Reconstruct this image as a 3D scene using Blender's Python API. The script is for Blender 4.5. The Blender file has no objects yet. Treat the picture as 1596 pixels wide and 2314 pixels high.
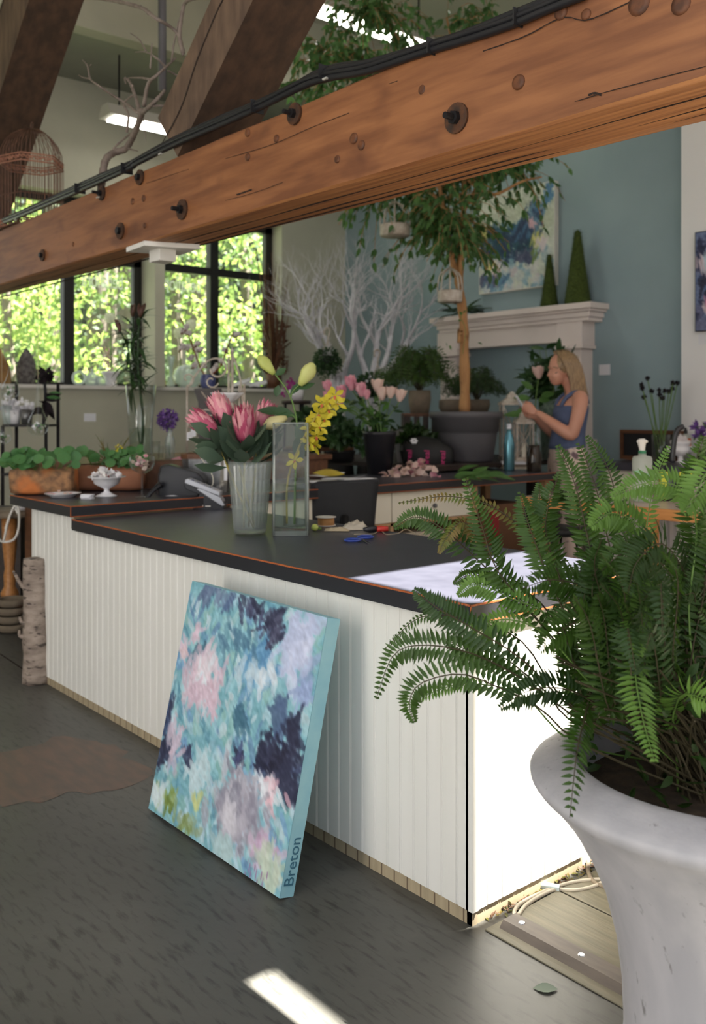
import bpy, bmesh, math, random
import numpy as np
from mathutils import Vector, Matrix, noise
random.seed(7); np.random.seed(7)
SC = bpy.context.scene
COL = SC.collection
# ------------------------------------------------------------------ camera
F = 2098.0; CX = 798.0; HZ = 928.0; EYE = 1.2
YAW = math.radians(40.2)
RT = Vector((math.sin(YAW), math.cos(YAW), 0)); FW = Vector((-math.cos(YAW), math.sin(YAW), 0)); UP = Vector((0, 0, 1))
CAM = Vector((0, 0, EYE))
cd = bpy.data.cameras.new('camera'); cam = bpy.data.objects.new('camera', cd); COL.objects.link(cam)
cam.location = CAM; cam.rotation_euler = FW.to_track_quat('-Z', 'Y').to_euler()
cd.sensor_fit = 'VERTICAL'; cd.sensor_height = 36.0; cd.sensor_width = 24.8; cd.lens = F / 2314 * 36.0
cd.shift_y = -(1157 - HZ) / 2314; cd.clip_start = 0.05; cd.clip_end = 200
cd.dof.use_dof = True; cd.dof.focus_distance = 2.1; cd.dof.aperture_fstop = 4.5
SC.camera = cam
# ------------------------------------------------------------------ light
w = bpy.data.worlds.new('sky'); SC.world = w; w.use_nodes = True
bg = w.node_tree.nodes['Background']; bg.inputs[0].default_value = (0.94, 0.96, 1.0, 1); bg.inputs[1].default_value = 0.95
sl = bpy.data.lights.new('sun', 'SUN'); sl.energy = 50.0; sl.angle = 0.007; sl.color = (1.0, 0.95, 0.86)
SUNDIR = Vector((0.30, 0.54, 1.0))
so = bpy.data.objects.new('sun', sl); COL.objects.link(so); so.location = (3, 3, 9); so.rotation_euler = SUNDIR.to_track_quat('Z', 'Y').to_euler()
SC.view_settings.view_transform = 'Standard'; SC.view_settings.look = 'None'; SC.view_settings.gamma = 1.0
SC.view_settings.use_curve_mapping = False; SC.view_settings.exposure = 0.42
cy = SC.cycles
cy.max_bounces = 10; cy.transparent_max_bounces = 24; cy.diffuse_bounces = 4; cy.glossy_bounces = 4; cy.transmission_bounces = 10
cy.caustics_reflective = False; cy.caustics_refractive = False; cy.sample_clamp_indirect = 6.0; cy.use_denoising = True
# ------------------------------------------------------------------ picture point -> place
def ray(px, py): return FW + RT * ((px - CX) / F) + UP * ((HZ - py) / F)
def P(px, py, d): return CAM + ray(px, py) * d
def onZ(px, py, z): r = ray(px, py); return CAM + r * ((z - EYE) / r.z)
def onX(px, py, x): r = ray(px, py); return CAM + r * (x / r.x)
def onY(px, py, y): r = ray(px, py); return CAM + r * (y / r.y)
def V(*a): return Vector(a)
# ------------------------------------------------------------------ objects
def tag(o, label=None, cat=None, group=None, kind=None):
    if label: o['label'] = label
    if cat: o['category'] = cat
    if group: o['group'] = group
    if kind: o['kind'] = kind
    return o
def thing(name, label, cat, loc=(0, 0, 0), group=None):
    o = bpy.data.objects.new(name, None); COL.objects.link(o); o.empty_display_size = 0.05
    o.location = loc; return tag(o, label, cat, group)
def wloc(o):
    v = Vector((0, 0, 0))
    while o: v += o.location; o = o.parent
    return v
def copy_tree(o, parent=None):
    c = o.copy(); COL.objects.link(c); c.parent = parent
    for ch in list(o.children): copy_tree(ch, c)
    return c
class MB:
    def __init__(s): s.v = []; s.f = []; s.mi = []; s.m = 0
    def quad(s, a, b, c, d): n = len(s.v); s.v += [a, b, c, d]; s.f.append((n, n + 1, n + 2, n + 3)); return s
    def tri(s, a, b, c): n = len(s.v); s.v += [a, b, c]; s.f.append((n, n + 1, n + 2)); return s
    def hexa(s, p):
        n = len(s.v); s.v += [Vector(q) for q in p]
        for q in ((0, 3, 2, 1), (4, 5, 6, 7), (0, 1, 5, 4), (1, 2, 6, 5), (2, 3, 7, 6), (3, 0, 4, 7)): s.f.append(tuple(n + i for i in q))
        return s
    def box(s, x0, x1, y0, y1, z0, z1):
        return s.hexa([(x0, y0, z0), (x1, y0, z0), (x1, y1, z0), (x0, y1, z0), (x0, y0, z1), (x1, y0, z1), (x1, y1, z1), (x0, y1, z1)])
    def obox(s, c, u, v, w_):
        c = Vector(c); u = Vector(u); v = Vector(v); w_ = Vector(w_)
        return s.hexa([c - u - v - w_, c + u - v - w_, c + u + v - w_, c - u + v - w_, c - u - v + w_, c + u - v + w_, c + u + v + w_, c - u + v + w_])
    def rbox(s, c, sx, sy, sz, rz=0, r=0.0):
        c = Vector(c); u = V(math.cos(rz), math.sin(rz), 0); v = V(-math.sin(rz), math.cos(rz), 0)
        return s.obox(c, u * sx / 2, v * sy / 2, UP * sz / 2)
    def tube(s, pts, rad, n=8, caps=True, closed=False):
        pts = [Vector(p) for p in pts]
        if not hasattr(rad, '__len__'): rad = [rad] * len(pts)
        b = len(s.v); N = len(pts); up = None
        for i, p in enumerate(pts):
            if closed: t = pts[(i + 1) % N] - pts[i - 1]
            else: t = pts[min(i + 1, N - 1)] - pts[max(i - 1, 0)]
            if t.length < 1e-9: t = V(0, 0, 1)
            t.normalize()
            if up is None: up = V(0, 0, 1) if abs(t.z) < 0.9 else V(1, 0, 0)
            x = t.cross(up)
            if x.length < 1e-4: x = t.orthogonal()
            x.normalize(); y = x.cross(t); up = y
            for k in range(n):
                a = 2 * math.pi * k / n; s.v.append(p + (x * math.cos(a) + y * math.sin(a)) * rad[i])
        for i in range(N if closed else N - 1):
            for k in range(n):
                j = (i + 1) % N; s.f.append((b + i * n + k, b + i * n + (k + 1) % n, b + j * n + (k + 1) % n, b + j * n + k))
        if caps and not closed:
            s.f.append(tuple(b + k for k in range(n))[::-1]); s.f.append(tuple(b + (N - 1) * n + k for k in range(n)))
        return s
    def lathe(s, prof, n=32, c=(0, 0, 0), axis=None, ripple=0, rn=0, capb=False, capt=False):
        c = Vector(c); b = len(s.v)
        if axis is None: X, Y, Z = V(1, 0, 0), V(0, 1, 0), V(0, 0, 1)
        else: Z = Vector(axis).normalized(); X = Z.orthogonal().normalized(); Y = Z.cross(X)
        for r, z in prof:
            for k in range(n):
                a = 2 * math.pi * k / n; rr = r * (1 + ripple * math.cos(rn * a)) if ripple else r
                s.v.append(c + X * (rr * math.cos(a)) + Y * (rr * math.sin(a)) + Z * z)
        for i in range(len(prof) - 1):
            for k in range(n):
                s.f.append((b + i * n + k, b + i * n + (k + 1) % n, b + (i + 1) * n + (k + 1) % n, b + (i + 1) * n + k))
        if capb: s.f.append(tuple(b + k for k in range(n))[::-1])
        if capt: s.f.append(tuple(b + (len(prof) - 1) * n + k for k in range(n)))
        return s
    def ball(s, c, rx, ry=None, rz=None, n=12, m=8, rot=None):
        ry = rx if ry is None else ry; rz = rx if rz is None else rz; c = Vector(c); b = len(s.v)
        for i in range(m + 1):
            t = math.pi * i / m
            for k in range(n):
                a = 2 * math.pi * k / n
                q = V(rx * math.sin(t) * math.cos(a), ry * math.sin(t) * math.sin(a), -rz * math.cos(t))
                s.v.append(c + (rot @ q if rot else q))
        for i in range(m):
            for k in range(n): s.f.append((b + i * n + k, b + i * n + (k + 1) % n, b + (i + 1) * n + (k + 1) % n, b + (i + 1) * n + k))
        return s
    def rings(s, rings, caps=True):
        b = len(s.v); n = len(rings[0])
        for r in rings: s.v += [Vector(p) for p in r]
        for i in range(len(rings) - 1):
            for k in range(n): s.f.append((b + i * n + k, b + i * n + (k + 1) % n, b + (i + 1) * n + (k + 1) % n, b + (i + 1) * n + k))
        if caps: s.f.append(tuple(b + k for k in range(n))[::-1]); s.f.append(tuple(b + (len(rings) - 1) * n + k for k in range(n)))
        return s
    def leaf(s, base, d, nrm, L, W, bend=0.2, fold=0.15, seg=3, wide=0.45):
        base = Vector(base); d = Vector(d).normalized(); nrm = Vector(nrm); nrm = nrm - d * nrm.dot(d)
        if nrm.length < 1e-4: nrm = d.orthogonal()
        nrm.normalize(); sd = d.cross(nrm); b = len(s.v); p = base.copy(); 
        for i in range(seg + 1):
            t = i / seg; q = base + d * (L * t) - nrm * (bend * L * t * t)
            if i == 0 or i == seg: s.v.append(q)
            else:
                ww = W / 2 * (math.sin(math.pi * t ** (math.log(0.5) / math.log(wide)))) 
                s.v += [q + sd * ww + nrm * fold * ww, q, q - sd * ww + nrm * fold * ww]
        def idx(i, j): return b if i == 0 else (b + 1 + (seg - 1) * 3 if i == seg else b + 1 + (i - 1) * 3 + j)
        s.f += [(b, idx(1, 0), idx(1, 1)), (b, idx(1, 1), idx(1, 2))]
        for i in range(1, seg - 1):
            s.f += [(idx(i, 0), idx(i + 1, 0), idx(i + 1, 1), idx(i, 1)), (idx(i, 1), idx(i + 1, 1), idx(i + 1, 2), idx(i, 2))]
        e = idx(seg, 0); s.f += [(idx(seg - 1, 0), e, idx(seg - 1, 1)), (idx(seg - 1, 1), e, idx(seg - 1, 2))]
        return s
    def mark(s, m):  # faces added from now on use material slot m
        s.mi += [s.m] * (len(s.f) - len(s.mi)); s.m = m; return s
    def build(s, name, mats, parent=None, smooth=False, bevel=0, loc=None):
        s.mark(s.m)
        me = bpy.data.meshes.new(name); off = wloc(parent) if parent else Vector(loc or (0, 0, 0))
        me.from_pydata([tuple(Vector(v) - off) for v in s.v], [], s.f); me.update()
        for m in (mats if isinstance(mats, (list, tuple)) else [mats]): me.materials.append(m)
        if any(s.mi): me.polygons.foreach_set('material_index', s.mi)
        if smooth: me.polygons.foreach_set('use_smooth', [True] * len(me.polygons))
        o = bpy.data.objects.new(name, me); COL.objects.link(o)
        if parent: o.parent = parent
        elif loc: o.location = loc
        if bevel:
            b = o.modifiers.new('bevel', 'BEVEL'); b.width = bevel; b.segments = 2; b.limit_method = 'ANGLE'
        return o
def spline(pts, n):
    pts = [Vector(p) for p in pts]; q = [pts[0] * 2 - pts[1]] + pts + [pts[-1] * 2 - pts[-2]]; out = []
    m = len(pts) - 1
    for i in range(n + 1):
        t = i / n * m; k = min(int(t), m - 1); u = t - k; a, b, c, d = q[k:k + 4]
        out.append(0.5 * ((2 * b) + (c - a) * u + (2 * a - 5 * b + 4 * c - d) * u * u + (3 * b - a - 3 * c + d) * u ** 3))
    return out
def rnd(a, b): return random.uniform(a, b)
def rvec(): 
    while True:
        v = V(rnd(-1, 1), rnd(-1, 1), rnd(-1, 1))
        if 0.05 < v.length < 1: return v.normalized()
# ------------------------------------------------------------------ materials
def srgb(c):
    return tuple(((x / 255) / 12.92 if x / 255 <= 0.04045 else ((x / 255 + 0.055) / 1.055) ** 2.4) for x in c) + (1,)
MATS = {}
def mat(name, col, col2=None, scale=8, stretch=(1, 1, 1), rough=0.5, metal=0, bump=0, bscale=None, lo=0.35, hi=0.65, spec=0.5, detail=4, coat=0, emit=0, trans=0, col3=None, s3=30, lo3=0.6, hi3=0.7, st3=(1, 1, 1)):
    m = bpy.data.materials.new(name); m.use_nodes = True; nt = m.node_tree; N = nt.nodes; L = nt.links; p = N['Principled BSDF']
    p.inputs['Base Color'].default_value = srgb(col); p.inputs['Roughness'].default_value = rough; p.inputs['Metallic'].default_value = metal
    p.inputs['Specular IOR Level'].default_value = spec; p.inputs['Coat Weight'].default_value = coat
    if emit: p.inputs['Emission Color'].default_value = srgb(col); p.inputs['Emission Strength'].default_value = emit
    tc = None
    def noise_(sc, st, det):
        nonlocal tc
        if tc is None: tc = N.new('ShaderNodeTexCoord')
        mp = N.new('ShaderNodeMapping'); mp.inputs['Scale'].default_value = st; L.new(tc.outputs['Object'], mp.inputs[0])
        nz = N.new('ShaderNodeTexNoise'); nz.inputs['Scale'].default_value = sc; nz.inputs['Detail'].default_value = det; L.new(mp.outputs[0], nz.inputs['Vector']); return nz
    out = None
    if col2:
        nz = noise_(scale, stretch, detail); r = N.new('ShaderNodeValToRGB'); r.color_ramp.elements[0].position = lo; r.color_ramp.elements[1].position = hi
        r.color_ramp.elements[0].color = srgb(col); r.color_ramp.elements[1].color = srgb(col2); L.new(nz.outputs['Fac'], r.inputs[0]); out = r.outputs[0]
        if col3:
            n3 = noise_(s3, st3, 3); r3 = N.new('ShaderNodeValToRGB'); r3.color_ramp.elements[0].position = lo3; r3.color_ramp.elements[1].position = hi3
            L.new(n3.outputs['Fac'], r3.inputs[0]); mx = N.new('ShaderNodeMix'); mx.data_type = 'RGBA'; L.new(r3.outputs[0], mx.inputs[0]); L.new(out, mx.inputs[6]); mx.inputs[7].default_value = srgb(col3); out = mx.outputs[2]
        L.new(out, p.inputs['Base Color'])
    if bump:
        nb = noise_(bscale or scale, stretch, 5); b = N.new('ShaderNodeBump'); b.inputs['Strength'].default_value = bump; b.inputs['Distance'].default_value = 0.01
        L.new(nb.outputs['Fac'], b.inputs['Height']); L.new(b.outputs[0], p.inputs['Normal'])
    if trans:
        t = N.new('ShaderNodeBsdfTranslucent'); mx = N.new('ShaderNodeMixShader'); mx.inputs[0].default_value = trans
        if out: L.new(out, t.inputs[0])
        else: t.inputs[0].default_value = srgb(col)
        L.new(p.outputs[0], mx.inputs[1]); L.new(t.outputs[0], mx.inputs[2]); L.new(mx.outputs[0], N['Material Output'].inputs[0])
    return m
def thin_glass(name, tint=(1, 1, 1), frost=0.0, refl=1.0, fcol=(215, 225, 222), rough=0.02):
    m = bpy.data.materials.new(name); m.use_nodes = True; nt = m.node_tree; N = nt.nodes; L = nt.links; N.remove(N['Principled BSDF'])
    t = N.new('ShaderNodeBsdfTransparent'); t.inputs[0].default_value = tint + (1,)
    g = N.new('ShaderNodeBsdfGlossy'); g.inputs['Roughness'].default_value = rough
    fr = N.new('ShaderNodeLayerWeight'); fr.inputs[0].default_value = 0.5
    pw = N.new('ShaderNodeMath'); pw.operation = 'POWER'; pw.inputs[1].default_value = 4.0; L.new(fr.outputs['Facing'], pw.inputs[0])
    ml = N.new('ShaderNodeMath'); ml.operation = 'MULTIPLY_ADD'; ml.inputs[1].default_value = 0.55 * refl; ml.inputs[2].default_value = 0.035 * refl; ml.use_clamp = True; L.new(pw.outputs[0], ml.inputs[0])
    mx = N.new('ShaderNodeMixShader'); L.new(ml.outputs[0], mx.inputs[0]); L.new(g.outputs[0], mx.inputs[2])
    if frost:
        d = N.new('ShaderNodeBsdfTranslucent'); d.inputs[0].default_value = srgb(fcol); d2 = N.new('ShaderNodeBsdfDiffuse'); d2.inputs[0].default_value = srgb(fcol)
        dm = N.new('ShaderNodeMixShader'); dm.inputs[0].default_value = 0.5; L.new(d.outputs[0], dm.inputs[1]); L.new(d2.outputs[0], dm.inputs[2])
        fm = N.new('ShaderNodeMixShader'); fm.inputs[0].default_value = frost; L.new(t.outputs[0], fm.inputs[1]); L.new(dm.outputs[0], fm.inputs[2]); L.new(fm.outputs[0], mx.inputs[1])
    else: L.new(t.outputs[0], mx.inputs[1])
    L.new(mx.outputs[0], N['Material Output'].inputs[0]); return m
def real_glass(name, col=(1, 1, 1), rough=0.0, ior=1.45):
    m = bpy.data.materials.new(name); m.use_nodes = True; N = m.node_tree.nodes; L = m.node_tree.links; N.remove(N['Principled BSDF'])
    g = N.new('ShaderNodeBsdfGlass'); g.inputs[0].default_value = col + (1,); g.inputs['Roughness'].default_value = rough; g.inputs['IOR'].default_value = ior
    L.new(g.outputs[0], N['Material Output'].inputs[0]); return m
def attr_mat(name, rough=0.6, bump=0.15):
    m = bpy.data.materials.new(name); m.use_nodes = True; N = m.node_tree.nodes; L = m.node_tree.links; p = N['Principled BSDF']
    a = N.new('ShaderNodeVertexColor'); a.layer_name = 'paint'; L.new(a.outputs[0], p.inputs['Base Color']); p.inputs['Roughness'].default_value = rough
    return m
M = {}
M['cream'] = mat('cream_wall_paint', (190, 188, 170), (182, 180, 163), scale=3, rough=0.8)
M['teal'] = mat('teal_wall_paint', (148, 168, 174), (140, 160, 167), scale=2, rough=0.75)
M['white_wall'] = mat('white_wall_paint', (242, 241, 242), rough=0.8)
M['ceil'] = mat('ceiling_paint', (150, 152, 138), (140, 142, 130), scale=2, rough=0.85)
M['ceil2'] = mat('roof_lining', (196, 192, 176), rough=0.85)
M['black_frame'] = mat('black_window_metal', (26, 25, 25), rough=0.4)
M['pane'] = thin_glass('window_pane_glass', (0.97, 0.98, 0.97), refl=0.6, frost=0.05, fcol=(240, 244, 240))  # faint white frost puts a glare haze over the panes
M['floor'] = mat('painted_floor', (76, 75, 71), (88, 87, 82), scale=1.6, stretch=(1, 1, 1), rough=0.42, bump=0.06, bscale=30, col3=(54, 53, 50), s3=14, st3=(1.0, 4.5, 1), lo3=0.52, hi3=0.72)
M['plank'] = mat('old_floor_planks', (102, 97, 80), (122, 115, 96), scale=4, stretch=(1.5, 14, 1), rough=0.55, bump=0.15, bscale=8, col3=(98, 92, 72), s3=3, lo3=0.5, hi3=0.6)
M['stain'] = mat('worn_brown_floor', (112, 92, 80), (96, 84, 76), scale=9, stretch=(1, 3, 1), rough=0.5)
M['bead'] = mat('cream_beadboard', (233, 232, 227), (227, 226, 220), scale=3, stretch=(4, 1, 0.4), rough=0.4)
M['kick'] = mat('unpainted_kickboard', (178, 162, 134), (160, 146, 120), scale=6, stretch=(6, 1, 1), rough=0.7)
def stripe(m, axis_scale, dark=(104, 88, 70)):
    N = m.node_tree.nodes; L = m.node_tree.links; p = N['Principled BSDF']; src = p.inputs['Base Color'].links[0].from_socket
    tc = N.new('ShaderNodeTexCoord'); mp = N.new('ShaderNodeMapping'); mp.inputs['Scale'].default_value = axis_scale; wv = N.new('ShaderNodeTexWave'); wv.wave_profile = 'SAW'; wv.inputs['Scale'].default_value = 1.0
    L.new(tc.outputs['Object'], mp.inputs[0]); L.new(mp.outputs[0], wv.inputs[0]); r = N.new('ShaderNodeValToRGB'); r.color_ramp.interpolation = 'CONSTANT'; r.color_ramp.elements[1].position = .9
    L.new(wv.outputs['Fac'], r.inputs[0]); mx = N.new('ShaderNodeMix'); mx.data_type = 'RGBA'; L.new(r.outputs[0], mx.inputs[0]); L.new(src, mx.inputs[6]); mx.inputs[7].default_value = srgb(dark); L.new(mx.outputs[2], p.inputs['Base Color'])
K_ = 2 * math.pi / (20 * .048); stripe(M['kick'], (K_, K_, 0))
M['kick'].node_tree.nodes['Mapping.001' if 'Mapping.001' in M['kick'].node_tree.nodes else 'Mapping'].inputs['Location'].default_value = (1.2, 0, 0)
M['stalk'] = mat('dry_stalk', (62, 54, 32), rough=.7)
M['pink2'] = mat('dark_pink_bract', (186, 70, 106), (206, 104, 130), scale=20, rough=.5, trans=.15); M['pink3'] = mat('pale_pink_bract', (240, 184, 184), (232, 160, 168), scale=20, rough=.5, trans=.2)
M['top'] = mat('black_laminate', (54, 55, 66), (62, 63, 74), scale=14, rough=0.34, bump=0.012, bscale=60, detail=6, spec=0.6)
M['topedge'] = mat('black_laminate_edge', (40, 40, 45), rough=0.4)
M['orange'] = mat('orange_ply_edge', (178, 98, 52), (150, 76, 40), scale=30, stretch=(6, 6, 1), rough=0.5)
M['timber'] = mat('old_fir_timber', (152, 99, 61), (118, 72, 43), scale=2.2, stretch=(1.3, 12, 12), rough=0.55, bump=0.12, bscale=4, col3=(104, 62, 38), s3=2.4, st3=(1.6, 3, 3), lo3=0.56, hi3=0.74, detail=8)
M['timber_edge'] = mat('bounce_lit_timber_underside', (178, 122, 76), (132, 82, 48), scale=2.0, stretch=(0.8, 30, 10), rough=0.55, bump=0.25, bscale=2.5, detail=6)  # paler than the front face: bounced light put into the colour
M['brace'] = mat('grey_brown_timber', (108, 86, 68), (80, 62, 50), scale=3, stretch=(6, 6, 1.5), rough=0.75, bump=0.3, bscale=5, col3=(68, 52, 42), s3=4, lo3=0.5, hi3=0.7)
M['brace_shaded'] = mat('shaded_timber_underside', (82, 60, 44), (60, 44, 32), scale=3, stretch=(6, 6, 1.5), rough=0.8, bump=0.3, bscale=5)  # darker copy of the brace timber, shade put into the colour
M['crack'] = mat('dark_wood_crack', (38, 24, 16), rough=0.9)
M['knot'] = mat('wood_knot', (112, 66, 36), (74, 42, 24), scale=40, rough=0.6)
M['rust'] = mat('rusty_iron', (58, 44, 36), (92, 58, 36), scale=40, rough=0.7, metal=0.3, bump=0.4)
M['dark_iron'] = mat('dark_iron', (42, 40, 42), rough=0.5, metal=0.6)
M['cable'] = mat('black_cable_rubber', (32, 32, 35), rough=0.38)
M['tie'] = mat('grey_cable_clip', (170, 168, 160), rough=0.5)
M['white'] = mat('white_paint', (232, 228, 222), (222, 218, 210), scale=6, rough=0.5)
M['mantel'] = mat('stone_mantel_paint', (232, 219, 213), (224, 211, 205), scale=3, rough=0.6)
M['urn'] = mat('urn_stoneware', (180, 178, 182), (163, 162, 167), scale=5, stretch=(3, 3, 0.6), rough=0.6, bump=0.08, bscale=30, col3=(128, 126, 126), s3=60, st3=(1, 1, 0.35), lo3=0.66, hi3=0.74)
M['soil'] = mat('potting_soil', (46, 36, 26), (66, 52, 38), scale=40, rough=0.95, bump=0.6)
def leafm(n, c, c2, tr=0.3, rough=0.42, sc=6): return mat(n, c, c2, scale=sc, rough=rough, trans=tr, spec=0.4)
M['fern'] = leafm('fern_green', (46, 74, 22), (68, 98, 34), 0.34, 0.4, 9)
M['fern_light'] = leafm('pale_fern_green', (88, 126, 50), (114, 150, 68), 0.38)  # paler green carries the brightness of the sunlit fronds
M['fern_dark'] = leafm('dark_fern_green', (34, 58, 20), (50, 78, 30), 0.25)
M['fern_brown'] = leafm('browning_fern', (84, 100, 40), (120, 96, 50), 0.3, .5, 30)
M['stem_brown'] = mat('brown_stem', (84, 56, 34), rough=0.6)
M['stem_green'] = mat('green_stem', (96, 128, 58), rough=0.5)
M['ficus'] = leafm('ficus_leaf_green', (70, 104, 58), (100, 140, 80), 0.35, 0.35)
M['ficus_bark'] = mat('tan_ficus_bark', (186, 140, 92), (162, 116, 74), scale=6, stretch=(3, 3, 1), rough=0.75, bump=0.25, col3=(120, 84, 54), s3=10, lo3=0.6, hi3=0.72)
M['dleaf'] = leafm('deep_leaf_green', (44, 72, 40), (62, 94, 52), 0.2, 0.4)
M['mleaf'] = leafm('mid_leaf_green', (76, 116, 56), (98, 140, 72), 0.25, 0.4)
M['pilea'] = leafm('round_leaf_green', (78, 126, 74), (102, 148, 92), 0.22, 0.35)
M['protea_leaf'] = leafm('grey_green_leaf', (78, 98, 80), (92, 112, 90), 0.15, 0.5)
M['moss'] = mat('moss_topiary', (76, 92, 34), (58, 72, 26), scale=60, rough=0.95, bump=1.0, bscale=90)
M['branch_white'] = mat('whitewashed_branch', (224, 222, 228), (200, 198, 206), scale=20, rough=0.7)
M['branch'] = mat('grey_branch_bark', (138, 124, 114), (112, 98, 90), scale=25, rough=0.8, bump=0.3)
M['darkwood'] = mat('dark_stained_wood', (58, 44, 38), (44, 34, 30), scale=6, stretch=(1, 8, 8), rough=0.55)
M['brownwood'] = mat('reddish_brown_wood', (112, 72, 46), (92, 58, 38), scale=5, stretch=(1, 8, 8), rough=0.55, bump=0.1)
M['oak'] = mat('orange_bench_wood', (196, 138, 82), (176, 118, 66), scale=4, stretch=(1.5, 14, 14), rough=0.45)
M['benchtop'] = mat('pale_bench_top', (190, 172, 158), (176, 158, 144), scale=3, stretch=(1, 6, 1), rough=0.35)
M['ply'] = mat('pale_ply_edge', (196, 156, 116), (180, 140, 100), scale=10, stretch=(8, 8, 1), rough=0.6)
M['drawer'] = mat('cream_drawer', (238, 230, 214), rough=0.45)
M['dark'] = mat('matt_black', (26, 25, 27), rough=0.6)
M['black_plastic'] = mat('black_plastic', (38, 38, 43), rough=0.35)
M['black_fabric'] = mat('black_mesh_fabric', (32, 33, 38), rough=0.7, bump=0.2, bscale=300)
M['silver'] = mat('silver_plastic', (196, 198, 206), rough=0.3, metal=0.2)
M['chrome'] = mat('chrome_metal', (190, 190, 195), rough=0.18, metal=1)
M['greypot'] = mat('grey_plastic_pot', (98, 96, 100), (92, 90, 94), scale=4, rough=0.55)
M['stonepot'] = mat('weathered_stone_pot', (140, 126, 108), (116, 104, 88), scale=12, rough=0.85, bump=0.3)
M['terracotta'] = mat('terracotta_block', (166, 112, 84), (146, 94, 68), scale=8, rough=0.8, bump=0.15)
M['log'] = mat('weathered_log', (166, 122, 84), (112, 84, 62), scale=4, stretch=(2, 8, 8), rough=0.85, bump=0.5, col3=(196, 116, 62), s3=5, lo3=0.5, hi3=0.62)
M['galv'] = mat('galvanised_metal', (150, 150, 150), (112, 112, 114), scale=14, rough=0.4, metal=0.7, col3=(200, 200, 200), s3=20, lo3=0.6, hi3=0.7)
M['china'] = mat('white_china', (238, 236, 240), rough=0.2)
M['paper'] = mat('white_paper', (236, 236, 242), rough=0.8)
M['paper_cream'] = mat('cream_paper', (214, 204, 186), (186, 176, 160), scale=20, rough=0.8)
M['glass'] = thin_glass('clear_thin_glass', (0.95, 0.97, 0.96), refl=1.6)
M['glass_jar'] = thin_glass('backlit_white_glassware', (0.9, 0.95, 0.95), frost=0.65, refl=2.4, fcol=(240, 250, 250))  # white frost stands in for backlight glowing in clear glass
M['frost'] = thin_glass('frosted_ribbed_glass', (0.93, 0.96, 0.95), frost=0.27, refl=1.8, fcol=(232, 238, 238), rough=0.15)
M['water'] = thin_glass('vase_water', (0.86, 0.9, 0.88), refl=0.7)
M['thick_glass'] = thin_glass('thick_clear_glass', (0.96, 0.98, 0.97), frost=0.04, refl=1.6)
M['glass_highlight'] = thin_glass('painted_glass_highlight', (0.93, 0.96, 0.95), frost=0.30, refl=2.5, fcol=(232, 240, 238))  # whitened glass, edge highlights put into the colour
M['amber_glass'] = thin_glass('brown_glass', (0.5, 0.42, 0.34), frost=0.25, refl=1.4, fcol=(96, 84, 72))
M['skin'] = mat('skin', (214, 158, 134), (206, 146, 122), scale=6, rough=0.5)
M['hair'] = mat('blonde_hair', (176, 146, 108), (122, 98, 74), scale=30, stretch=(6, 6, 0.8), rough=0.45)
M['tanktop'] = mat('blue_tank_top', (92, 104, 138), (84, 96, 128), scale=30, rough=0.85)
M['trousers'] = mat('floral_trousers', (222, 202, 190), (216, 196, 184), scale=6, rough=0.8, col3=(112, 88, 96), s3=13, lo3=0.54, hi3=0.60)
M['teal_bottle'] = mat('teal_steel', (96, 146, 160), rough=0.25, metal=0.7)
M['pink'] = mat('pink_petal', (222, 122, 146), (236, 168, 178), scale=14, rough=0.5, trans=0.2)
M['rose'] = mat('pink_rose_petal', (228, 148, 172), (240, 184, 194), scale=12, rough=0.5, trans=0.25)
M['rose_pale'] = mat('pale_rose_petal', (238, 206, 196), (244, 220, 208), scale=12, rough=0.5, trans=0.25)
M['petal'] = mat('mixed_rose_petal', (240, 190, 196), (246, 222, 200), scale=18, rough=0.5, trans=0.2)
M['lily'] = mat('lily_bud_green', (216, 216, 140), (190, 200, 104), scale=9, rough=0.45, trans=0.15)
M['lily_pale'] = mat('lily_bud_pale', (238, 230, 176), (222, 212, 150), scale=9, rough=0.45, trans=0.15)
M['orchid'] = mat('yellow_orchid', (222, 206, 66), (204, 190, 52), scale=20, rough=0.5, trans=0.25)
M['orchid_lip'] = mat('orchid_lip_red', (190, 92, 50), rough=0.5)
M['yellow_leaf'] = mat('yellow_leaf', (204, 184, 72), (186, 160, 58), scale=12, rough=0.5, trans=0.2)
M['purple'] = mat('purple_bloom', (130, 92, 168), (96, 62, 138), scale=30, rough=0.6, trans=0.15)
M['magenta'] = mat('magenta_orchid', (168, 60, 140), rough=0.5, trans=0.2)
M['hotpink'] = mat('hot_pink_print', (214, 52, 128), rough=0.6)
M['red'] = mat('red_plastic', (196, 52, 44), rough=0.4)
M['blue'] = mat('blue_plastic', (46, 70, 158), rough=0.35)
M['kraft'] = mat('tan_ribbon', (178, 128, 76), (160, 112, 62), scale=40, rough=0.7)
M['twine'] = mat('pale_twine', (196, 180, 152), rough=0.9)
M['greenball'] = mat('pale_green_pod', (206, 214, 118), (180, 192, 92), scale=60, rough=0.7)
M['wire_white'] = mat('aged_white_wire', (206, 198, 188), (178, 164, 150), scale=30, rough=0.6)
M['copper'] = mat('coppery_cage_wire', (120, 84, 66), (92, 66, 54), scale=30, rough=0.6, metal=0.2)
M['copper_light'] = mat('copper_fretwork', (176, 122, 98), (150, 98, 78), scale=30, rough=0.6)
M['tube_light'] = mat('lit_fluorescent_tube', (255, 252, 240), emit=11.0)
M['lamp_case'] = mat('lamp_casing', (196, 190, 184), rough=0.5)
M['bark'] = mat('garden_tree_bark', (112, 100, 94), (90, 80, 76), scale=8, rough=0.9)
M['g1'] = leafm('sunny_foliage', (152, 178, 84), (178, 198, 108), 0.5, 0.6, 2)  # sunlit copy of the leaf green, light put into the colour
M['g2'] = leafm('garden_foliage', (98, 128, 68), (124, 150, 82), 0.45, 0.6, 2)
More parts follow.
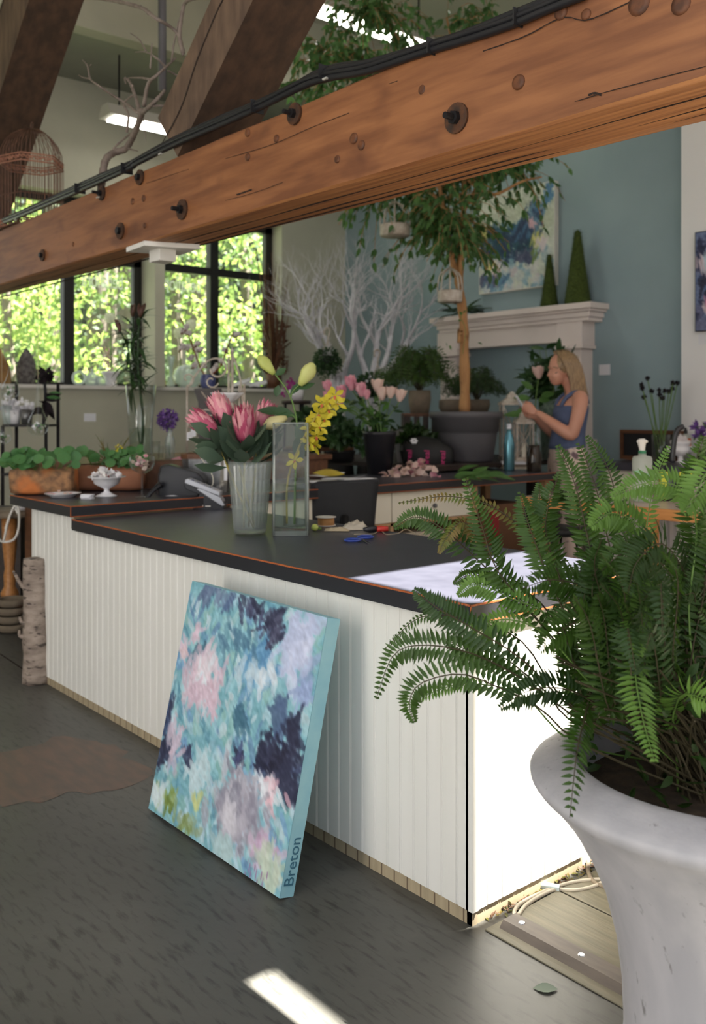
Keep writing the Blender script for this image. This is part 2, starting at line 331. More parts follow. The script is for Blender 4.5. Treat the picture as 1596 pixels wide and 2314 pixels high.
M['g3'] = leafm('shady_foliage', (72, 92, 68), (90, 110, 80), 0.35, 0.6, 2)  # shaded copy of the leaf green, shade put into the colour
M['ground'] = mat('garden_ground', (110, 118, 92), (96, 104, 84), scale=0.6, rough=0.95)
M['etched'] = mat('etched_lettering', (250, 252, 250), rough=0.7, trans=0.6)
M['birch'] = mat('birch_bark', (168, 152, 140), (128, 114, 104), scale=14, stretch=(1, 1, 2.5), rough=0.85, bump=0.5, col3=(78, 68, 62), s3=24, st3=(1, 1, 3), lo3=0.58, hi3=0.66)
M['cotton'] = mat('cotton_boll', (226, 220, 218), (206, 198, 200), scale=40, rough=0.95, bump=0.5)
M['cotton_husk'] = mat('cotton_husk', (128, 72, 52), rough=0.8)
M['cobalt'] = mat('blue_and_white_pot', (62, 72, 124), (96, 104, 150), scale=20, rough=0.3)
M['gold'] = mat('golden_driftwood', (168, 124, 62), (112, 78, 40), scale=6, rough=0.5)
M['goldglass'] = mat('gold_glass', (214, 180, 104), rough=0.25, metal=0.2)
M['cone'] = mat('grey_woven_cone', (128, 124, 122), (78, 74, 74), scale=30, rough=0.9, bump=1.0)
M['clearplastic'] = thin_glass('crinkled_cellophane', (0.95, 0.95, 0.95), frost=0.45, refl=2.0, fcol=(206, 200, 200), rough=0.1)
M['milky'] = thin_glass('milky_bottle_plastic', (0.92, 0.95, 0.92), frost=0.6, refl=1.0, fcol=(232, 238, 230), rough=0.3)
M['greenplastic'] = mat('green_plastic', (48, 122, 84), rough=0.4)
M['palegreen'] = mat('pale_green_print', (138, 196, 150), rough=0.6)
M['yellowplastic'] = mat('lime_yellow_plastic', (206, 206, 66), rough=0.45)
M['scab'] = mat('near_black_flower', (34, 24, 30), rough=0.9)
M['rainbow'] = mat('label_orange', (226, 160, 60), (200, 66, 50), scale=16, rough=0.5)
M['clothgrey'] = mat('pleated_grey_cloth', (196, 190, 192), (172, 166, 170), scale=2, stretch=(20, 20, 0.3), rough=0.8)
M['terra_dark'] = mat('rusty_red_card', (150, 40, 44), rough=0.7)
M['cardboard'] = mat('brown_cardboard', (112, 76, 52), rough=0.8)

M['bloom_white'] = mat('white_bloom', (246, 246, 236), rough=.8, trans=.55)
M['hedge'] = leafm('deep_shade_foliage', (54, 70, 54), (70, 88, 64), .3, .7, 2)  # darkest leaf copy, deep shade put into the colour
# ================================================================== the room
XW = -7.28; YT = 6.05; XG = -7.47
def struct(name, mb, m, smooth=False, bevel=0): return tag(mb.build(name, m, smooth=smooth, bevel=bevel), kind='structure')
struct('floor', MB().box(-7.5, 3.0, -3.0, 6.3, -0.12, 0.0), M['floor'])
struct('ground', MB().box(-40, -7.5, -20, 40, -0.4, -0.15), M['ground'])
# boarded floor beyond the counter's end, with its joints
fl = MB()
y = 1.612
for k, wd in enumerate([0.075, 0.20, 0.17, 0.18, 0.16, 0.19, 0.17, 0.18, 0.17, 0.18, 0.18, 0.18, 0.18]):
    fl.box(-1.44 if k < 5 else -3.4, 0.8, y + 0.003, y + wd - 0.003, 0.0, 0.004); y += wd
struct('floor_boards', fl, M['plank'], bevel=0.002)
fs = MB()
for a, b in (((0, 1827), (140, 1792)), ((140, 1792), (300, 1748))):
    p, q = onZ(*a, 0), onZ(*b, 0); n = V(0, 0.004, 0); fs.quad(p - n + UP * .0012, q - n + UP * .0012, q + n + UP * .0012, p + n + UP * .0012)
p, q = onZ(0, 1478, 0), onZ(60, 1518, 0); fs.quad(p - n, q - n, q + n, p + n); 
for i in range(-4, 0): fs.v[i] = fs.v[i] + UP * .0012
struct('floor_joint', fs, M['crack'])
def blob(cx, cy, rx, ry, z, seed, n=40):
    mb = MB(); mb.v.append(V(cx, cy, z)); 
    for k in range(n):
        a = 2 * math.pi * k / n; r = 1 + 0.35 * noise.noise(V(math.cos(a) * 1.6 + seed, math.sin(a) * 1.6, seed)) + 0.2 * noise.noise(V(math.cos(a) * 5, math.sin(a) * 5, seed + 4))
        mb.v.append(V(cx + rx * r * math.cos(a), cy + ry * r * math.sin(a), z))
    for k in range(n): mb.f.append((0, 1 + k, 1 + (k + 1) % n))
    return mb
p = onZ(150, 1735, 0); struct('floor_worn_patch', blob(p.x, p.y, 0.30, 0.24, 0.0008, 3.3), M['stain'])
# window wall with two window bays
def yx(px, x=XW): return onX(px, 900, x).y
ysill = 1.405; zhead = 2.98; zc = 3.91
ypA0, ypA1 = yx(340), yx(359); ypL = ypA0 - 0.02; yR0 = ypA1; yR1 = yx(637)
wl = MB(); wl.box(-7.6, XW, -3, YT + .2, 0, ysill); wl.box(-7.6, XW, -3, YT + .2, zhead, 4.6); wl.box(-7.6, XW, ypA0, ypA1, ysill, zhead); wl.box(-7.6, XW, yR1, YT + .2, ysill, zhead); wl.box(-7.6, XW, -3, -0.2, ysill, zhead)
struct('wall_left', wl, M['cream'])
struct('trim_1', MB().box(XW - 0.01, XW + 0.10, yx(338) , yx(360), ysill, zhead + .3), M['cream'])
struct('trim_2', MB().box(XW - 0.32, XW + 0.03, -0.5, yR1 + 0.02, ysill - 0.025, ysill + 0.004), M['white'])
def window(n, y0, y1, mull, tr):
    r = thing('window_%d' % n, None, None, (XG, (y0 + y1) / 2, ysill)); r['kind'] = 'structure'
    f = MB(); t = .03
    f.box(XG - t, XG + t, y0, y0 + .075, ysill, zhead); f.box(XG - t, XG + t, y1 - .075, y1, ysill, zhead)
    f.box(XG - t, XG + t, y0, y1, ysill, ysill + .03); f.box(XG - t, XG + t, y0, y1, zhead - .06, zhead)
    for m in mull: f.box(XG - t - .01, XG + t + .01, m - .045, m + .045, ysill, zhead)
    if tr: f.box(XG - t, XG + t, y0, y1, tr - .035, tr + .035)
    f.build('window_frame', M['black_frame'], r)
    MB().box(XG - .004, XG, y0 + .05, y1 - .05, ysill + .02, zhead - .04).build('window_pane', M['pane'], r)
    return r
wA = window(1, -0.2, ypA0, [yx(-20, XG), yx(152, XG)], 2.49)
wB = window(2, ypA1 - .05, yR1, [yx(480, XG)], 2.49)
def lettering(txt, p, size, name, m, parent, rot, ext=0.002, align='LEFT'):
    cu = bpy.data.curves.new(name, 'FONT'); cu.body = txt; cu.size = size; cu.extrude = ext; cu.align_x = align
    o = bpy.data.objects.new(name, cu); COL.objects.link(o); o.location = p; o.rotation_euler = rot
    bpy.context.view_layer.update(); dg = bpy.context.evaluated_depsgraph_get(); me = bpy.data.meshes.new_from_object(o.evaluated_get(dg)); me.materials.clear(); me.materials.append(m)
    mo = bpy.data.objects.new(name, me); COL.objects.link(mo); mo.location = o.location; mo.rotation_euler = rot; bpy.data.objects.remove(o)
    if parent: mo.location = Vector(p) - wloc(parent); mo.parent = parent
    return mo
# shop name on the panes, read from the street (so mirrored from inside)
for wn, px0, px1, py in ((wA, 185, 279, 655), (wB, 362, 455, 662)):
    a, b = onX(px0, py, XG - .006), onX(px1, py, XG - .006); L = b.y - a.y
    o = lettering('bellaflora', (XG - .008, b.y, b.z), 0.19, 'window_lettering', M['etched'], wn, (math.pi / 2, 0, -math.pi / 2))
    o.scale = (L / 0.86 * 1.0, 1, 1); ww = max(v.co.x for v in o.data.vertices); o.scale.x = L / ww
# teal wall, white wall, roof
struct('wall_back', MB().box(-7.6, -2.9, YT, YT + .2, 0, 4.6), M['teal'])
xw = onY(1540, 700, YT - .12).x
struct('wall_right', MB().box(xw, 3.0, YT - .12, YT + .2, 0, 4.6), M['white_wall'])
struct('wall_east_bounce', MB().box(2.6, 2.75, 0.5, 6.3, 0, 4.6), M['white_wall'])  # unseen white wall added to stop low sky and bounce light
struct('ceiling', MB().box(-7.6, -6.2, -3, 6.3, zc, zc + .12), M['ceil'])
cf = MB(); cf.box(-6.26, -6.12, -3, 6.3, zc - .05, zc + .06); cf.box(-6.22, -6.14, -3, 6.3, zc + .06, zc + .55); struct('trim_3', cf, M['cream'])
RZ = 4.45; SX, SY = SUNDIR.x * RZ, SUNDIR.y * RZ
SK = dict(x0=-1.90 - .753 * SUNDIR.x + SX, x1=-1.445 + SX, xb=-1.63 + SX, y0=0.9 + SY, yb=1.194 + SY, y1=2.36 + SY)
XO = -.72 + SX   # roof left open beyond this line so sunlight can bounce in
rf = MB(); rf.box(-6.2, SK['x0'], 1.0, 6.3, RZ, RZ + .1); rf.box(SK['x0'], SK['x1'], 1.0, SK['y0'], RZ, RZ + .1); rf.box(SK['x0'], SK['x1'], SK['y1'], 6.3, RZ, RZ + .1)
rf.box(SK['x1'], XO, 1.0, SK['y0'], RZ, RZ + .1); rf.box(-1.27 + SX, XO, SK['y0'], 1.205 + SY, RZ, RZ + .1); rf.box(SK['x1'], XO, 1.205 + SY, 2.25 + SY, RZ, RZ + .1); rf.box(SK['x1'], -1.25 + SX, 2.25 + SY, 6.3, RZ, RZ + .1); rf.box(-1.25 + SX, XO, 6.0, 6.3, RZ, RZ + .1)
rf.box(SK['x0'], SK['xb'], SK['y0'], SK['yb'], RZ, RZ + .1)  # roof strip added to trim the sun patch on the floor
for z_ in (RZ, RZ + .1): rf.tri(V(SK['x1'], 1.205 + SY, z_), V(SK['x1'], 1.665 + SY, z_), V(-1.70 + SX, 1.205 + SY, z_))  # triangle added to keep sun off the floor by the counter corner
rf.box(-6.2, -1.6, -3.0, 1.0, RZ, RZ + .1)  # unseen roof piece extended to darken the left side
struct('wall_front_blocker', MB().box(-7.6, -1.5, -3.15, -3.0, 0, 4.6), M['white_wall'])  # unseen wall added to keep daylight off the counter's left end
struct('roof', rf, M['ceil2'])
# ================================================================== garden outside
def tree(name, label, x, y, h, crown, mats, n, trunk=.12, cz=None, ls=.1, grp='trees outside the windows'):
    r = thing(name, label, 'tree', (x, y, -.15), grp)
    t = MB(); t.tube(spline([(x, y, -.2), (x + rnd(-.1, .1), y + rnd(-.1, .1), h * .4), (x + rnd(-.2, .2), y + rnd(-.2, .2), h * .8)], 8), [trunk * (1 - i * .08) for i in range(9)], 8)
    t.build('trunk', M['bark'], r, smooth=True)
    f = MB(); cz = cz or h * .6
    cl = [V(x + random.gauss(0, crown * .5), y + random.gauss(0, crown * .55), cz + random.gauss(0, h * .22)) for _ in range(int(n / 130))]
    for i in range(n):
        c = random.choice(cl); p = c + V(random.gauss(0, .30), random.gauss(0, .30), random.gauss(0, .2))
        if p.z < 0 : continue
        f.m = random.randrange(len(mats)); f.leaf(p, rvec() + V(0.2, 0, -.3), rvec() + V(.6, 0, .8), ls * rnd(.7, 1.3), ls * .6, seg=2); f.mark(f.m)
    f.build('foliage', mats, r); r.children[-1]['kind'] = 'stuff'
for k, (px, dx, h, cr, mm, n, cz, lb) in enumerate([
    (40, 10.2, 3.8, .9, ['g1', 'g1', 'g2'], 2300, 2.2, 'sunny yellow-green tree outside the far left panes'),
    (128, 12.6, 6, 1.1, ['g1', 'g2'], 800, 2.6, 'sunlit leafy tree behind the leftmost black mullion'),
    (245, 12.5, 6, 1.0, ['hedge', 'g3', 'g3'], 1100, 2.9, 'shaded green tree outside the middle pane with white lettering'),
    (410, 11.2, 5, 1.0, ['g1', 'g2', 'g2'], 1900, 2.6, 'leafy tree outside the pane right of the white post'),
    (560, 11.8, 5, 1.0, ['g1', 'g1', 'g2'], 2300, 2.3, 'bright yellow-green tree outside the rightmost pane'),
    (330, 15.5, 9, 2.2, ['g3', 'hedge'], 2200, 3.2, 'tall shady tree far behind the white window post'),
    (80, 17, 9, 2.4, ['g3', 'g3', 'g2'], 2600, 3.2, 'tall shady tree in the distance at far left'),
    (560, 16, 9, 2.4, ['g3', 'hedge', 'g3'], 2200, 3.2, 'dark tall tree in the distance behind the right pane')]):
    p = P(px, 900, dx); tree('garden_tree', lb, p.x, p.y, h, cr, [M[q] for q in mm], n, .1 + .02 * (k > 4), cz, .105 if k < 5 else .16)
for k, (px, d, r_) in enumerate([(110, 13.4, .14), (215, 13.0, .17), (285, 14.2, .2), (440, 14.5, .2)]):
    p = P(px, 900, d); mb = MB().tube([(p.x, p.y, -.2), (p.x + .1, p.y, 3), (p.x, p.y + .15, 7)], [r_, r_ * .85, r_ * .7], 10)
    tag(mb.build('tree_trunk', M['bark'], None, True, loc=(p.x, p.y, -.15)), ['dark straight trunk outside left of the first mullion', 'broad dark trunk outside below the left lettering', 'thick dark trunk outside just left of the white post', 'dark trunk outside left of the right mullion'][k], 'tree trunk', 'bare trunks outside')
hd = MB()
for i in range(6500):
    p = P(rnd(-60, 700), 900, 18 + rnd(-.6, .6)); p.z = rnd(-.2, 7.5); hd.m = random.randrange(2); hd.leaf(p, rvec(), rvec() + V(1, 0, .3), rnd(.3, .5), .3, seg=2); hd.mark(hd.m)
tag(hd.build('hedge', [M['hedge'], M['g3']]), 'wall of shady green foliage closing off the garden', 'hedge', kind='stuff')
# ================================================================== timber truss
ZB = 1.90; YB = onZ(870, 389, ZB).y
a0, a1 = onZ(0, 640, ZB), onZ(870, 389, ZB)
yf = YB; b1 = onZ(791, 481, ZB).y; b0 = onZ(0, 668, ZB).y; b2 = onZ(1596, 285, ZB).y
ybk = (b1 + b2) / 2
ztL = onY(0, 507, yf).z; ztR = onY(1250, 5, yf).z
bm = thing('timber_beam', 'huge orange-brown squared timber beam spanning above the counter', 'beam', (-2.5, yf + .13, ZB))
xs = [-6.6 + i * (8.2 / 40) for i in range(41)]; rr = []
for x in xs:
    j = lambda k: 0.006 * noise.noise(V(x * 2.5, k * 7.1, 0)); zt = ZB + .305; u = min(1, max(0, (x + 5.2) / 5.6)); yb_ = yf + (b0 - yf) * (1 - u) + (ybk + .03 - yf) * u
    rr.append([(x, yf + j(1), ZB + .006 + j(2)), (x, yf + .012, ZB + j(2)), (x, yb_ - .06, ZB + j(3)), (x, yb_, ZB + .004 + j(4)), (x, yb_ + j(5), zt), (x, yf + .012, zt + j(6)), (x, yf + j(1), zt - .008)])
mb = MB().rings(rr)
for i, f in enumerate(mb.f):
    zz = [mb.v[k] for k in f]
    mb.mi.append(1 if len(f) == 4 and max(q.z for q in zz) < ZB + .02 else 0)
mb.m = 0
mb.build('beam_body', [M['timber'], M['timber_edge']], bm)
cr = MB()  # lamination lines of the underside
for yy, x0, x1 in ((yf + .10, -6, 1), (yf + .175, -3.4, 1), (yf + .215, -6, 1)):
    cr.box(x0, x1, yy - .0011, yy + .0011, ZB - .002, ZB + .005)
cr.build('underside_joint', M['crack'], bm)
def on_beam(px, py): return onY(px, py, yf)
for px, py, s, kind in ((1035, 268, 1.15, 'n'), (668, 258, 1, 'n'), (414, 474, 1.1, 'n'), (274, 522, 1.0, 's'), (318, 401, .9, 's'), (232, 437, .9, 'n'), (98, 577, .8, 's')):
    p = on_beam(px, py); wsh = MB().lathe([(.0, .0), (.036 * s, 0), (.036 * s, .008), (.0, .008)], 20, p + V(0, -.001, 0), (0, -1, 0)); wo = wsh.build('washer', M['rust'], bm)
    bo = MB(); bo.lathe([(0, 0), (.016 * s, 0), (.016 * s, .016), (.0, .016)], 6, p + V(0, -.007, 0), (0, -1, 0))
    if kind == 'n': bo.lathe([(.008 * s, 0), (.008 * s, .03), (0, .03)], 10, p + V(0, -.02, 0), (0, -1, 0))
    bo.build('bolt', M['dark_iron'], wo)
for px, py, r in ((1172, 186, .019), (800, 313, .017), (817, 328, .015), (1268, 28, .018), (1325, 33, .013), (1445, 8, .027), (1540, 10, .023), (625, 313, .013), (560, 300, .014), (560, 355, .013), (955, 203, .014), (763, 360, .012), (300, 455, .014), (325, 448, .014), (166, 552, .011), (327, 510, .012)):
    p = on_beam(px, py)
    MB().lathe([(0, .004), (r * .6, .005), (r, .003), (r * 1.05, -.002)], 14, p, (0, -1, 0)).build('knot', M['knot'], bm, True)
ck = MB()
def crack(pts, w_=.0022):
    q = [on_beam(*p) + V(0, -.0015, 0) for p in pts]; q = spline(q, 3 * len(q)); 
    for i in range(len(q) - 1): ck.quad(q[i] - UP * w_ * (.4 + .6 * (i % 3 > 0)), q[i + 1] - UP * w_, q[i + 1] + UP * w_ * .5, q[i] + UP * w_ * .5)
crack([(880, 190), (1050, 130), (1180, 85), (1270, 40), (1330, 45), (1430, 2)]); crack([(330, 415), (420, 385), (540, 350), (620, 325), (700, 290), (790, 255)], .0015)
crack([(1300, 230), (1400, 200), (1596, 150)], .0015); crack([(1330, 215), (1345, 210), (1360, 214)], .004); crack([(535, 440), (550, 435), (570, 428)], .004); crack([(315, 402), (313, 470), (313, 540)], .001) ; crack([(960, 330), (966, 328)], .004); crack([(405, 480), (560, 440), (640, 412)], .0013)
ck.build('surface_crack', M['crack'], bm)
# braces rising from the beam
def brace(name, label, f_lo, f_hi, k_lo, k_hi, wpx_lo, crackpts):
    A, B = onY(*f_lo, yf), onY(*f_hi, yf); d = (B - A); d.normalize(); L = 3.6
    nrm = V(-d.z, 0, d.x)  # towards -x, up
    wd = (onY(*wpx_lo, yf) - A).dot(nrm); bk = ybk - yf - .02
    A2 = A + d * ((ZB + .30 - A.z) / d.z)
    o = thing(name, label, 'brace', A2)
    mb = MB(); r = []
    for i in range(13):
        c = A2 + d * (L * i / 12); j = lambda k: V(.006 * noise.noise(V(i * .9, k * 3, 2)), .004 * noise.noise(V(i * .8, k * 5, 1)), 0)
        r.append([c + j(1), c + nrm * wd + j(2), c + nrm * wd + V(0, bk, 0), c + V(0, bk, 0) + j(3)])
    mb.rings(r)
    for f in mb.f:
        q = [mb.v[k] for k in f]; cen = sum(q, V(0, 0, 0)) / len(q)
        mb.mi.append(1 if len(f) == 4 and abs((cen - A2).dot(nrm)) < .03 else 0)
    mb.m = 0; mb.build('brace_body', [M['brace'], M['brace_shaded']], o)
    c = MB(); q = [onY(*p, yf) + V(0, -.003, 0) for p in crackpts]; q = spline(q, 14)
    for i in range(14): c.quad(q[i] + nrm * .004, q[i + 1] + nrm * .004, q[i + 1] - nrm * .003, q[i] - nrm * .003)
    c.build('surface_crack', M['crack'], o)
    return o, A, d
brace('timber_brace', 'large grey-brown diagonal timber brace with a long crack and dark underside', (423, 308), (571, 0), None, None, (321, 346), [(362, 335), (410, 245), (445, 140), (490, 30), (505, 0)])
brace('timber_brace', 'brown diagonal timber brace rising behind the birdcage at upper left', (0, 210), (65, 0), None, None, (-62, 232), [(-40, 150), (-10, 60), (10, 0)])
# cable bundle along the beam's top edge
cb = thing('cable_bundle', 'bundle of black cables clipped along the top edge of the timber beam', 'cable', (-2.5, yf, ZB + .3))
cpx = [(-40, 518), (0, 505), (100, 462), (200, 418), (300, 375), (313, 366), (400, 320), (500, 277), (600, 235), (700, 185), (760, 165), (840, 152), (960, 115), (1060, 82), (1160, 46), (1250, 12), (1330, -18)]
for k, (dy, dz, r) in enumerate(((-.012, -.012, .012), (-.010, .010, .010), (.010, .016, .008), (-.02, .0, .007))):
    pts = spline([onY(a, b - (6 if k in (2,) and 600 < a < 1000 else 0), yf) + V(0, dy, dz + .003 * math.sin(i * 1.7 + k * 2)) for i, (a, b) in enumerate(cpx)], 90)
    MB().tube(pts, r, 7).build('cable', M['cable'], cb, True)
for a, b in ((740, 162), (985, 105), (290, 380), (184, 425), (585, 240), (1180, 40)):
    p = onY(a, b, yf); MB().box(p.x - .002, p.x + .002, yf - .034, yf + .02, p.z - .026, p.z + .018).build('cable_clip', M['dark'], cb)
for a, b in ((735, 178), (362, 348), (35, 497), (221, 446)):
    p = onY(a, b, yf - .026); MB().rbox(p, .02, .008, .006, 0).build('cable_clip', M['tie'], cb)
# white mounting plate under the beam
pp = onZ(372, 560, ZB - .012); wp = thing('mounting_plate', 'square white plate with a small block fixed under the timber beam', 'plate', (pp.x, pp.y, ZB))
c4 = [onZ(285, 570, ZB - .022), onZ(326, 555, ZB - .022), onZ(452, 563, ZB - .022), onZ(425, 578, ZB - .022)]
c4 = [c4[0], c4[1], c4[2], c4[0] + (c4[2] - c4[1])]
MB().hexa([q for q in c4] + [q + UP * .021 for q in c4]).build('plate', M['white'], wp, bevel=.002)
q = sum(c4, V(0, 0, 0)) / 4; MB().rbox(q + V(0, 0, -.024), .09, .08, .05).build('block', M['white'], wp, bevel=.003)
# hanging fluorescent fittings
def fluor(p0, length, label):
    r = thing('fluorescent_light', label, 'light', p0, 'fluorescent lights')
    x, y, z = p0
    c = MB(); pr = [(-.10, 0), (-.05, .09), (.05, .09), (.10, 0)]
    c.rings([[(x + a, y + e * length, z + b) for a, b in pr] for e in (0, 1)]); c.build('casing', M['lamp_case'], r)
    MB().rings([[(x + a, y + e, z + b) for a, b in ((-.085, -.012), (-.085, -.002), (.085, -.002), (.085, -.012))] for e in (.06, length - .03)]).build('tube', M['tube_light'], r)
    for e in (.12, length - .12):
        zt = zc if x < -6.2 else RZ
        MB().tube([(x, y + e, z + .09), (x, y + e, zt)], .008, 6).build('chain', M['dark_iron'], r)
p = P(236, 262, 7.0); fluor((p.x, p.y, p.z), .9, 'hanging fluorescent light glowing behind the bare branch at upper left')
p = P(700, 15, 6.6); fluor((p.x, p.y - .1, p.z), 1.3, 'hanging fluorescent light glowing behind the tree leaves at top centre')
p0 = P(367, 205, 5.6); pt = P(367, 0, 5.6); mb = MB().tube([p0, (p0.x, p0.y, RZ)], .025, 10); o = mb.build('hanging_pipe', M['greypot'], None, True, loc=(p0.x, p0.y, RZ)); tag(o, 'grey vertical pipe hanging down behind the bare branch', 'pipe')
# ================================================================== counter
XC0, XC1, XR, YC0, YC1, YP = -4.15, -1.467, -3.667, 1.602, 2.32, 2.03
ZT = .753; ZR = .807
ct = thing('shop_counter', 'long cream beadboard shop counter with its sunlit end', 'counter', (-2.8, 1.95, 0))
def bead(p0, p1, z0, z1, out, pitch=.048, z1b=None):
    mb = MB(); p0 = Vector(p0); p1 = Vector(p1); L = (p1 - p0).length; d = (p1 - p0) / L; out = Vector(out); n = int(L / pitch); prof = [(0, 0)]
    for i in range(1, n + 1):
        s = i * L / n
        if i < n: prof += [(s - .0045, 0), (s - .003, -.003), (s - .0015, -.0005), (s, .0005), (s + .0015, -.0005), (s + .003, -.003), (s + .0045, 0)]
    prof.append((L, 0)); b = len(mb.v)
    for s, o in prof: q = p0 + d * s + out * o; mb.v += [V(q.x, q.y, z0), V(q.x, q.y, z1)]
    for i in range(len(prof) - 1): mb.f.append((b + 2 * i, b + 2 * i + 2, b + 2 * i + 3, b + 2 * i + 1))
    return mb
mb = bead((XC0, YC0, 0), (XC1, YC0, 0), .034, ZT - .045, (0, -1, 0)); mb2 = bead((XC0, YC0, 0), (XR - .05, YC0, 0), ZT - .045, ZR - .0455, (0, -1, 0))
mb.box(XC0, XC1, YC0 + .004, YC0 + .02, .034, ZT - .045)
mb.build('front_panel', M['bead'], ct)
mb2.box(XC0, XR - .05, YC0 + .004, YC0 + .02, ZT - .045, ZR - .0455); mb2.build('raised_front_panel', M['bead'], ct)
mb = bead((XC1, YC0, 0), (XC1, YP, 0), .034, ZT - .045, (1, 0, 0)); mb.box(XC1 - .02, XC1 - .004, YC0, YP, .034, ZT - .045)
mb.box(XC1 - .012, XC1 + .003, YC0 - .001, YC0 + .02, .034, ZT - .045)
mb.build('end_panel', M['bead'], ct)
kb = MB().box(XC0 + .05, XC1 - .003, YC0 + .004, YC0 + .02, 0, .034); kb.box(XC1 - .02, XC1 - .004, YC0 + .004, YP, 0, .034)
k = kb.build('kickboard', M['kick'], ct)
bk = MB().box(XR, XC1 - .02, YP - .02, YP, .02, ZT - .045); bk.build('back_panel', M['bead'], ct)
def slab(root, name, x0, x1, y0, y1, zt, th, edges):
    o = MB().box(x0, x1, y0, y1, zt - th + .001, zt - .0005).build(name, M['top'], root)
    e = MB()
    if 'f' in edges: e.box(x0 - .001, x1 + .001, y0 - .0015, y0, zt - th, zt - .004)
    if 'r' in edges: e.box(x1, x1 + .0015, y0 - .001, y1, zt - th, zt - .004)
    if 'l' in edges: e.box(x0 - .0015, x0, y0, y1, zt - th, zt - .004)
    if 'b' in edges: e.box(x0, x1, y1, y1 + .0015, zt - th, zt - .004)
    e.build('edge_band', M['topedge'], o)
    s = MB()
    if 'f' in edges: s.box(x0 - .001, x1 + .001, y0 - .002, y0 + .001, zt - .004, zt + .0004)
    if 'r' in edges: s.box(x1 - .001, x1 + .002, y0, y1, zt - .004, zt + .0004); s.box(x1 - .001, x1 + .002, y0 - .002, y0 + .001, zt - th, zt); s.box(x1 - .001, x1 + .002, y0, y1, zt - th - .001, zt - th + .003)
    s.build('edge_line', M['orange'], o); return o
wt = thing('worktop', 'lower black laminate worktop with orange edge line and sun patch', 'worktop', (-2.5, 1.95, ZT - .045))
slab(wt, 'slab', XR, XC1 + .012, 1.585, YC1 + .01, ZT, .045, 'frb')
rt = thing('worktop', 'raised black laminate worktop running back from the counter left end', 'worktop', (-3.95, 3.2, ZR - .045))
slab(rt, 'slab', -4.35, XR, 1.578, 4.81, ZR, .045, 'frl')
MB().box(XR - .06, XR - .03, 1.61, 2.3, ZT - .044, ZR - .045).build('support_strip', M['kick'], rt)
# cabinets under the raised worktop
dc = thing('drawer_unit', 'cream drawer unit with pale ply edges under the raised worktop', 'drawers', (-3.9, 3.0, 0))
xf = XR - .03
def yb(px, py=1120): return onX(px, py, xf).y
yd0, yd1, yd2, ydm = 2.35, yb(886), yb(1080), yb(1068)
zdt, zdb = ZR - .048, ZR - .048 - .165
cbm = MB(); cbm.box(-4.2, xf - .02, yd0, yd0 + .02, 0, zdt); cbm.box(-4.2, xf, ydm, yd2, 0, zdt); cbm.box(-4.2, xf, yd1 - .012, yd1 + .012, .3, zdb); cbm.box(-4.2, xf, yd0, yd2, zdb - .018, zdb - .002); cbm.box(-4.2, xf, yd0, yd2, .40, .42); cbm.box(-4.2, -4.18, yd0, yd2, 0, zdt)
cbm.build('carcass', M['ply'], dc)
for a, b in ((yd0 + .02, yd1 - .004), (yd1 + .004, ydm - .004)):
    d = MB().box(xf - .02, xf, a, b, zdb, zdt - .004).build('drawer_front', M['drawer'], dc, bevel=.003)
    c = V(xf + .012, (a + b) / 2, (zdb + zdt) / 2 - .01); MB().ball(c, .013, n=10, m=6).build('knob', M['greypot'], d, True)
# beam end wall support at the far end
MB().box(-4.25, -4.2, 4.72, 4.77, 0, ZR - .046).build('end_leg', M['ply'], rt)
MB().box(-3.75, -3.7, 4.72, 4.77, 0, ZR - .046).build('end_leg', M['ply'], rt)
MB().box(-4.25, -4.2, 3.60, 3.64, 0, ZR - .046).build('end_leg', M['darkwood'], rt)
bx = thing('cardboard_box', 'dark brown cardboard box with red stripe under the raised worktop', 'box', (-4.0, 3.95, 0))
p = onX(1115, 1120, -3.8); MB().box(-4.15, -3.8, p.y - .12, p.y + .30, 0.0, .62).build('box_body', M['cardboard'], bx, bevel=.004)
q0, q1 = onX(1108, 1120, -3.798), onX(1128, 1120, -3.798); MB().box(-3.8, -3.797, q0.y, q1.y, .3, .60).build('red_stripe', M['terra_dark'], bx)
hp = MB(); 
for k in range(5): hp.box(-3.98 + .02 * (k % 2), -3.75, yd1 + .08 + k * .01, ydm - .1 - .02 * k, .42 + k * .02, .438 + k * .02)
tag(hp.build('paper_stack', M['paper_cream'], None, loc=(-3.85, yd1 + .3, .42)), 'stack of pale papers on the open shelf below the drawers', 'papers')
# ================================================================== potted fern in the foreground
UC = P(1632, 1765, 1.6); UX, UY, UZ = UC.x, UC.y, UC.z; UR = 425 / F * 1.6
pf = thing('potted_fern', 'large fern in a tall flared white-grey stone urn in the right foreground', 'plant', (UX, UY, 0))
prof = [(.0, .0), (.185, 0), (.195, .012), (.195, .03), (.17, .05), (.163, .12), (.166, .2), (.176, .28), (.196, .36), (.222, .42), (.246, .462), (.266, .492), (.292, .522), (.312, .542), (.316, .545), (UR, .556), (UR + .001, .566), (UR - .003, .571), (.306, .580), (.286, .590), (.268, .596), (.254, .598), (.246, .594), (.240, .580), (.232, .54), (.215, .48), (0, .47)]
us = UZ / .562
MB().lathe([(r, z * us) for r, z in prof], 72, (UX, UY, 0)).build('urn', M['urn'], pf, True)
MB().lathe([(0, UZ - .02), (.12, UZ - .015), (.234, UZ - .022)], 32, (UX, UY, 0)).build('soil', M['soil'], pf, True)
cr = V(RT.x, RT.y, 0)
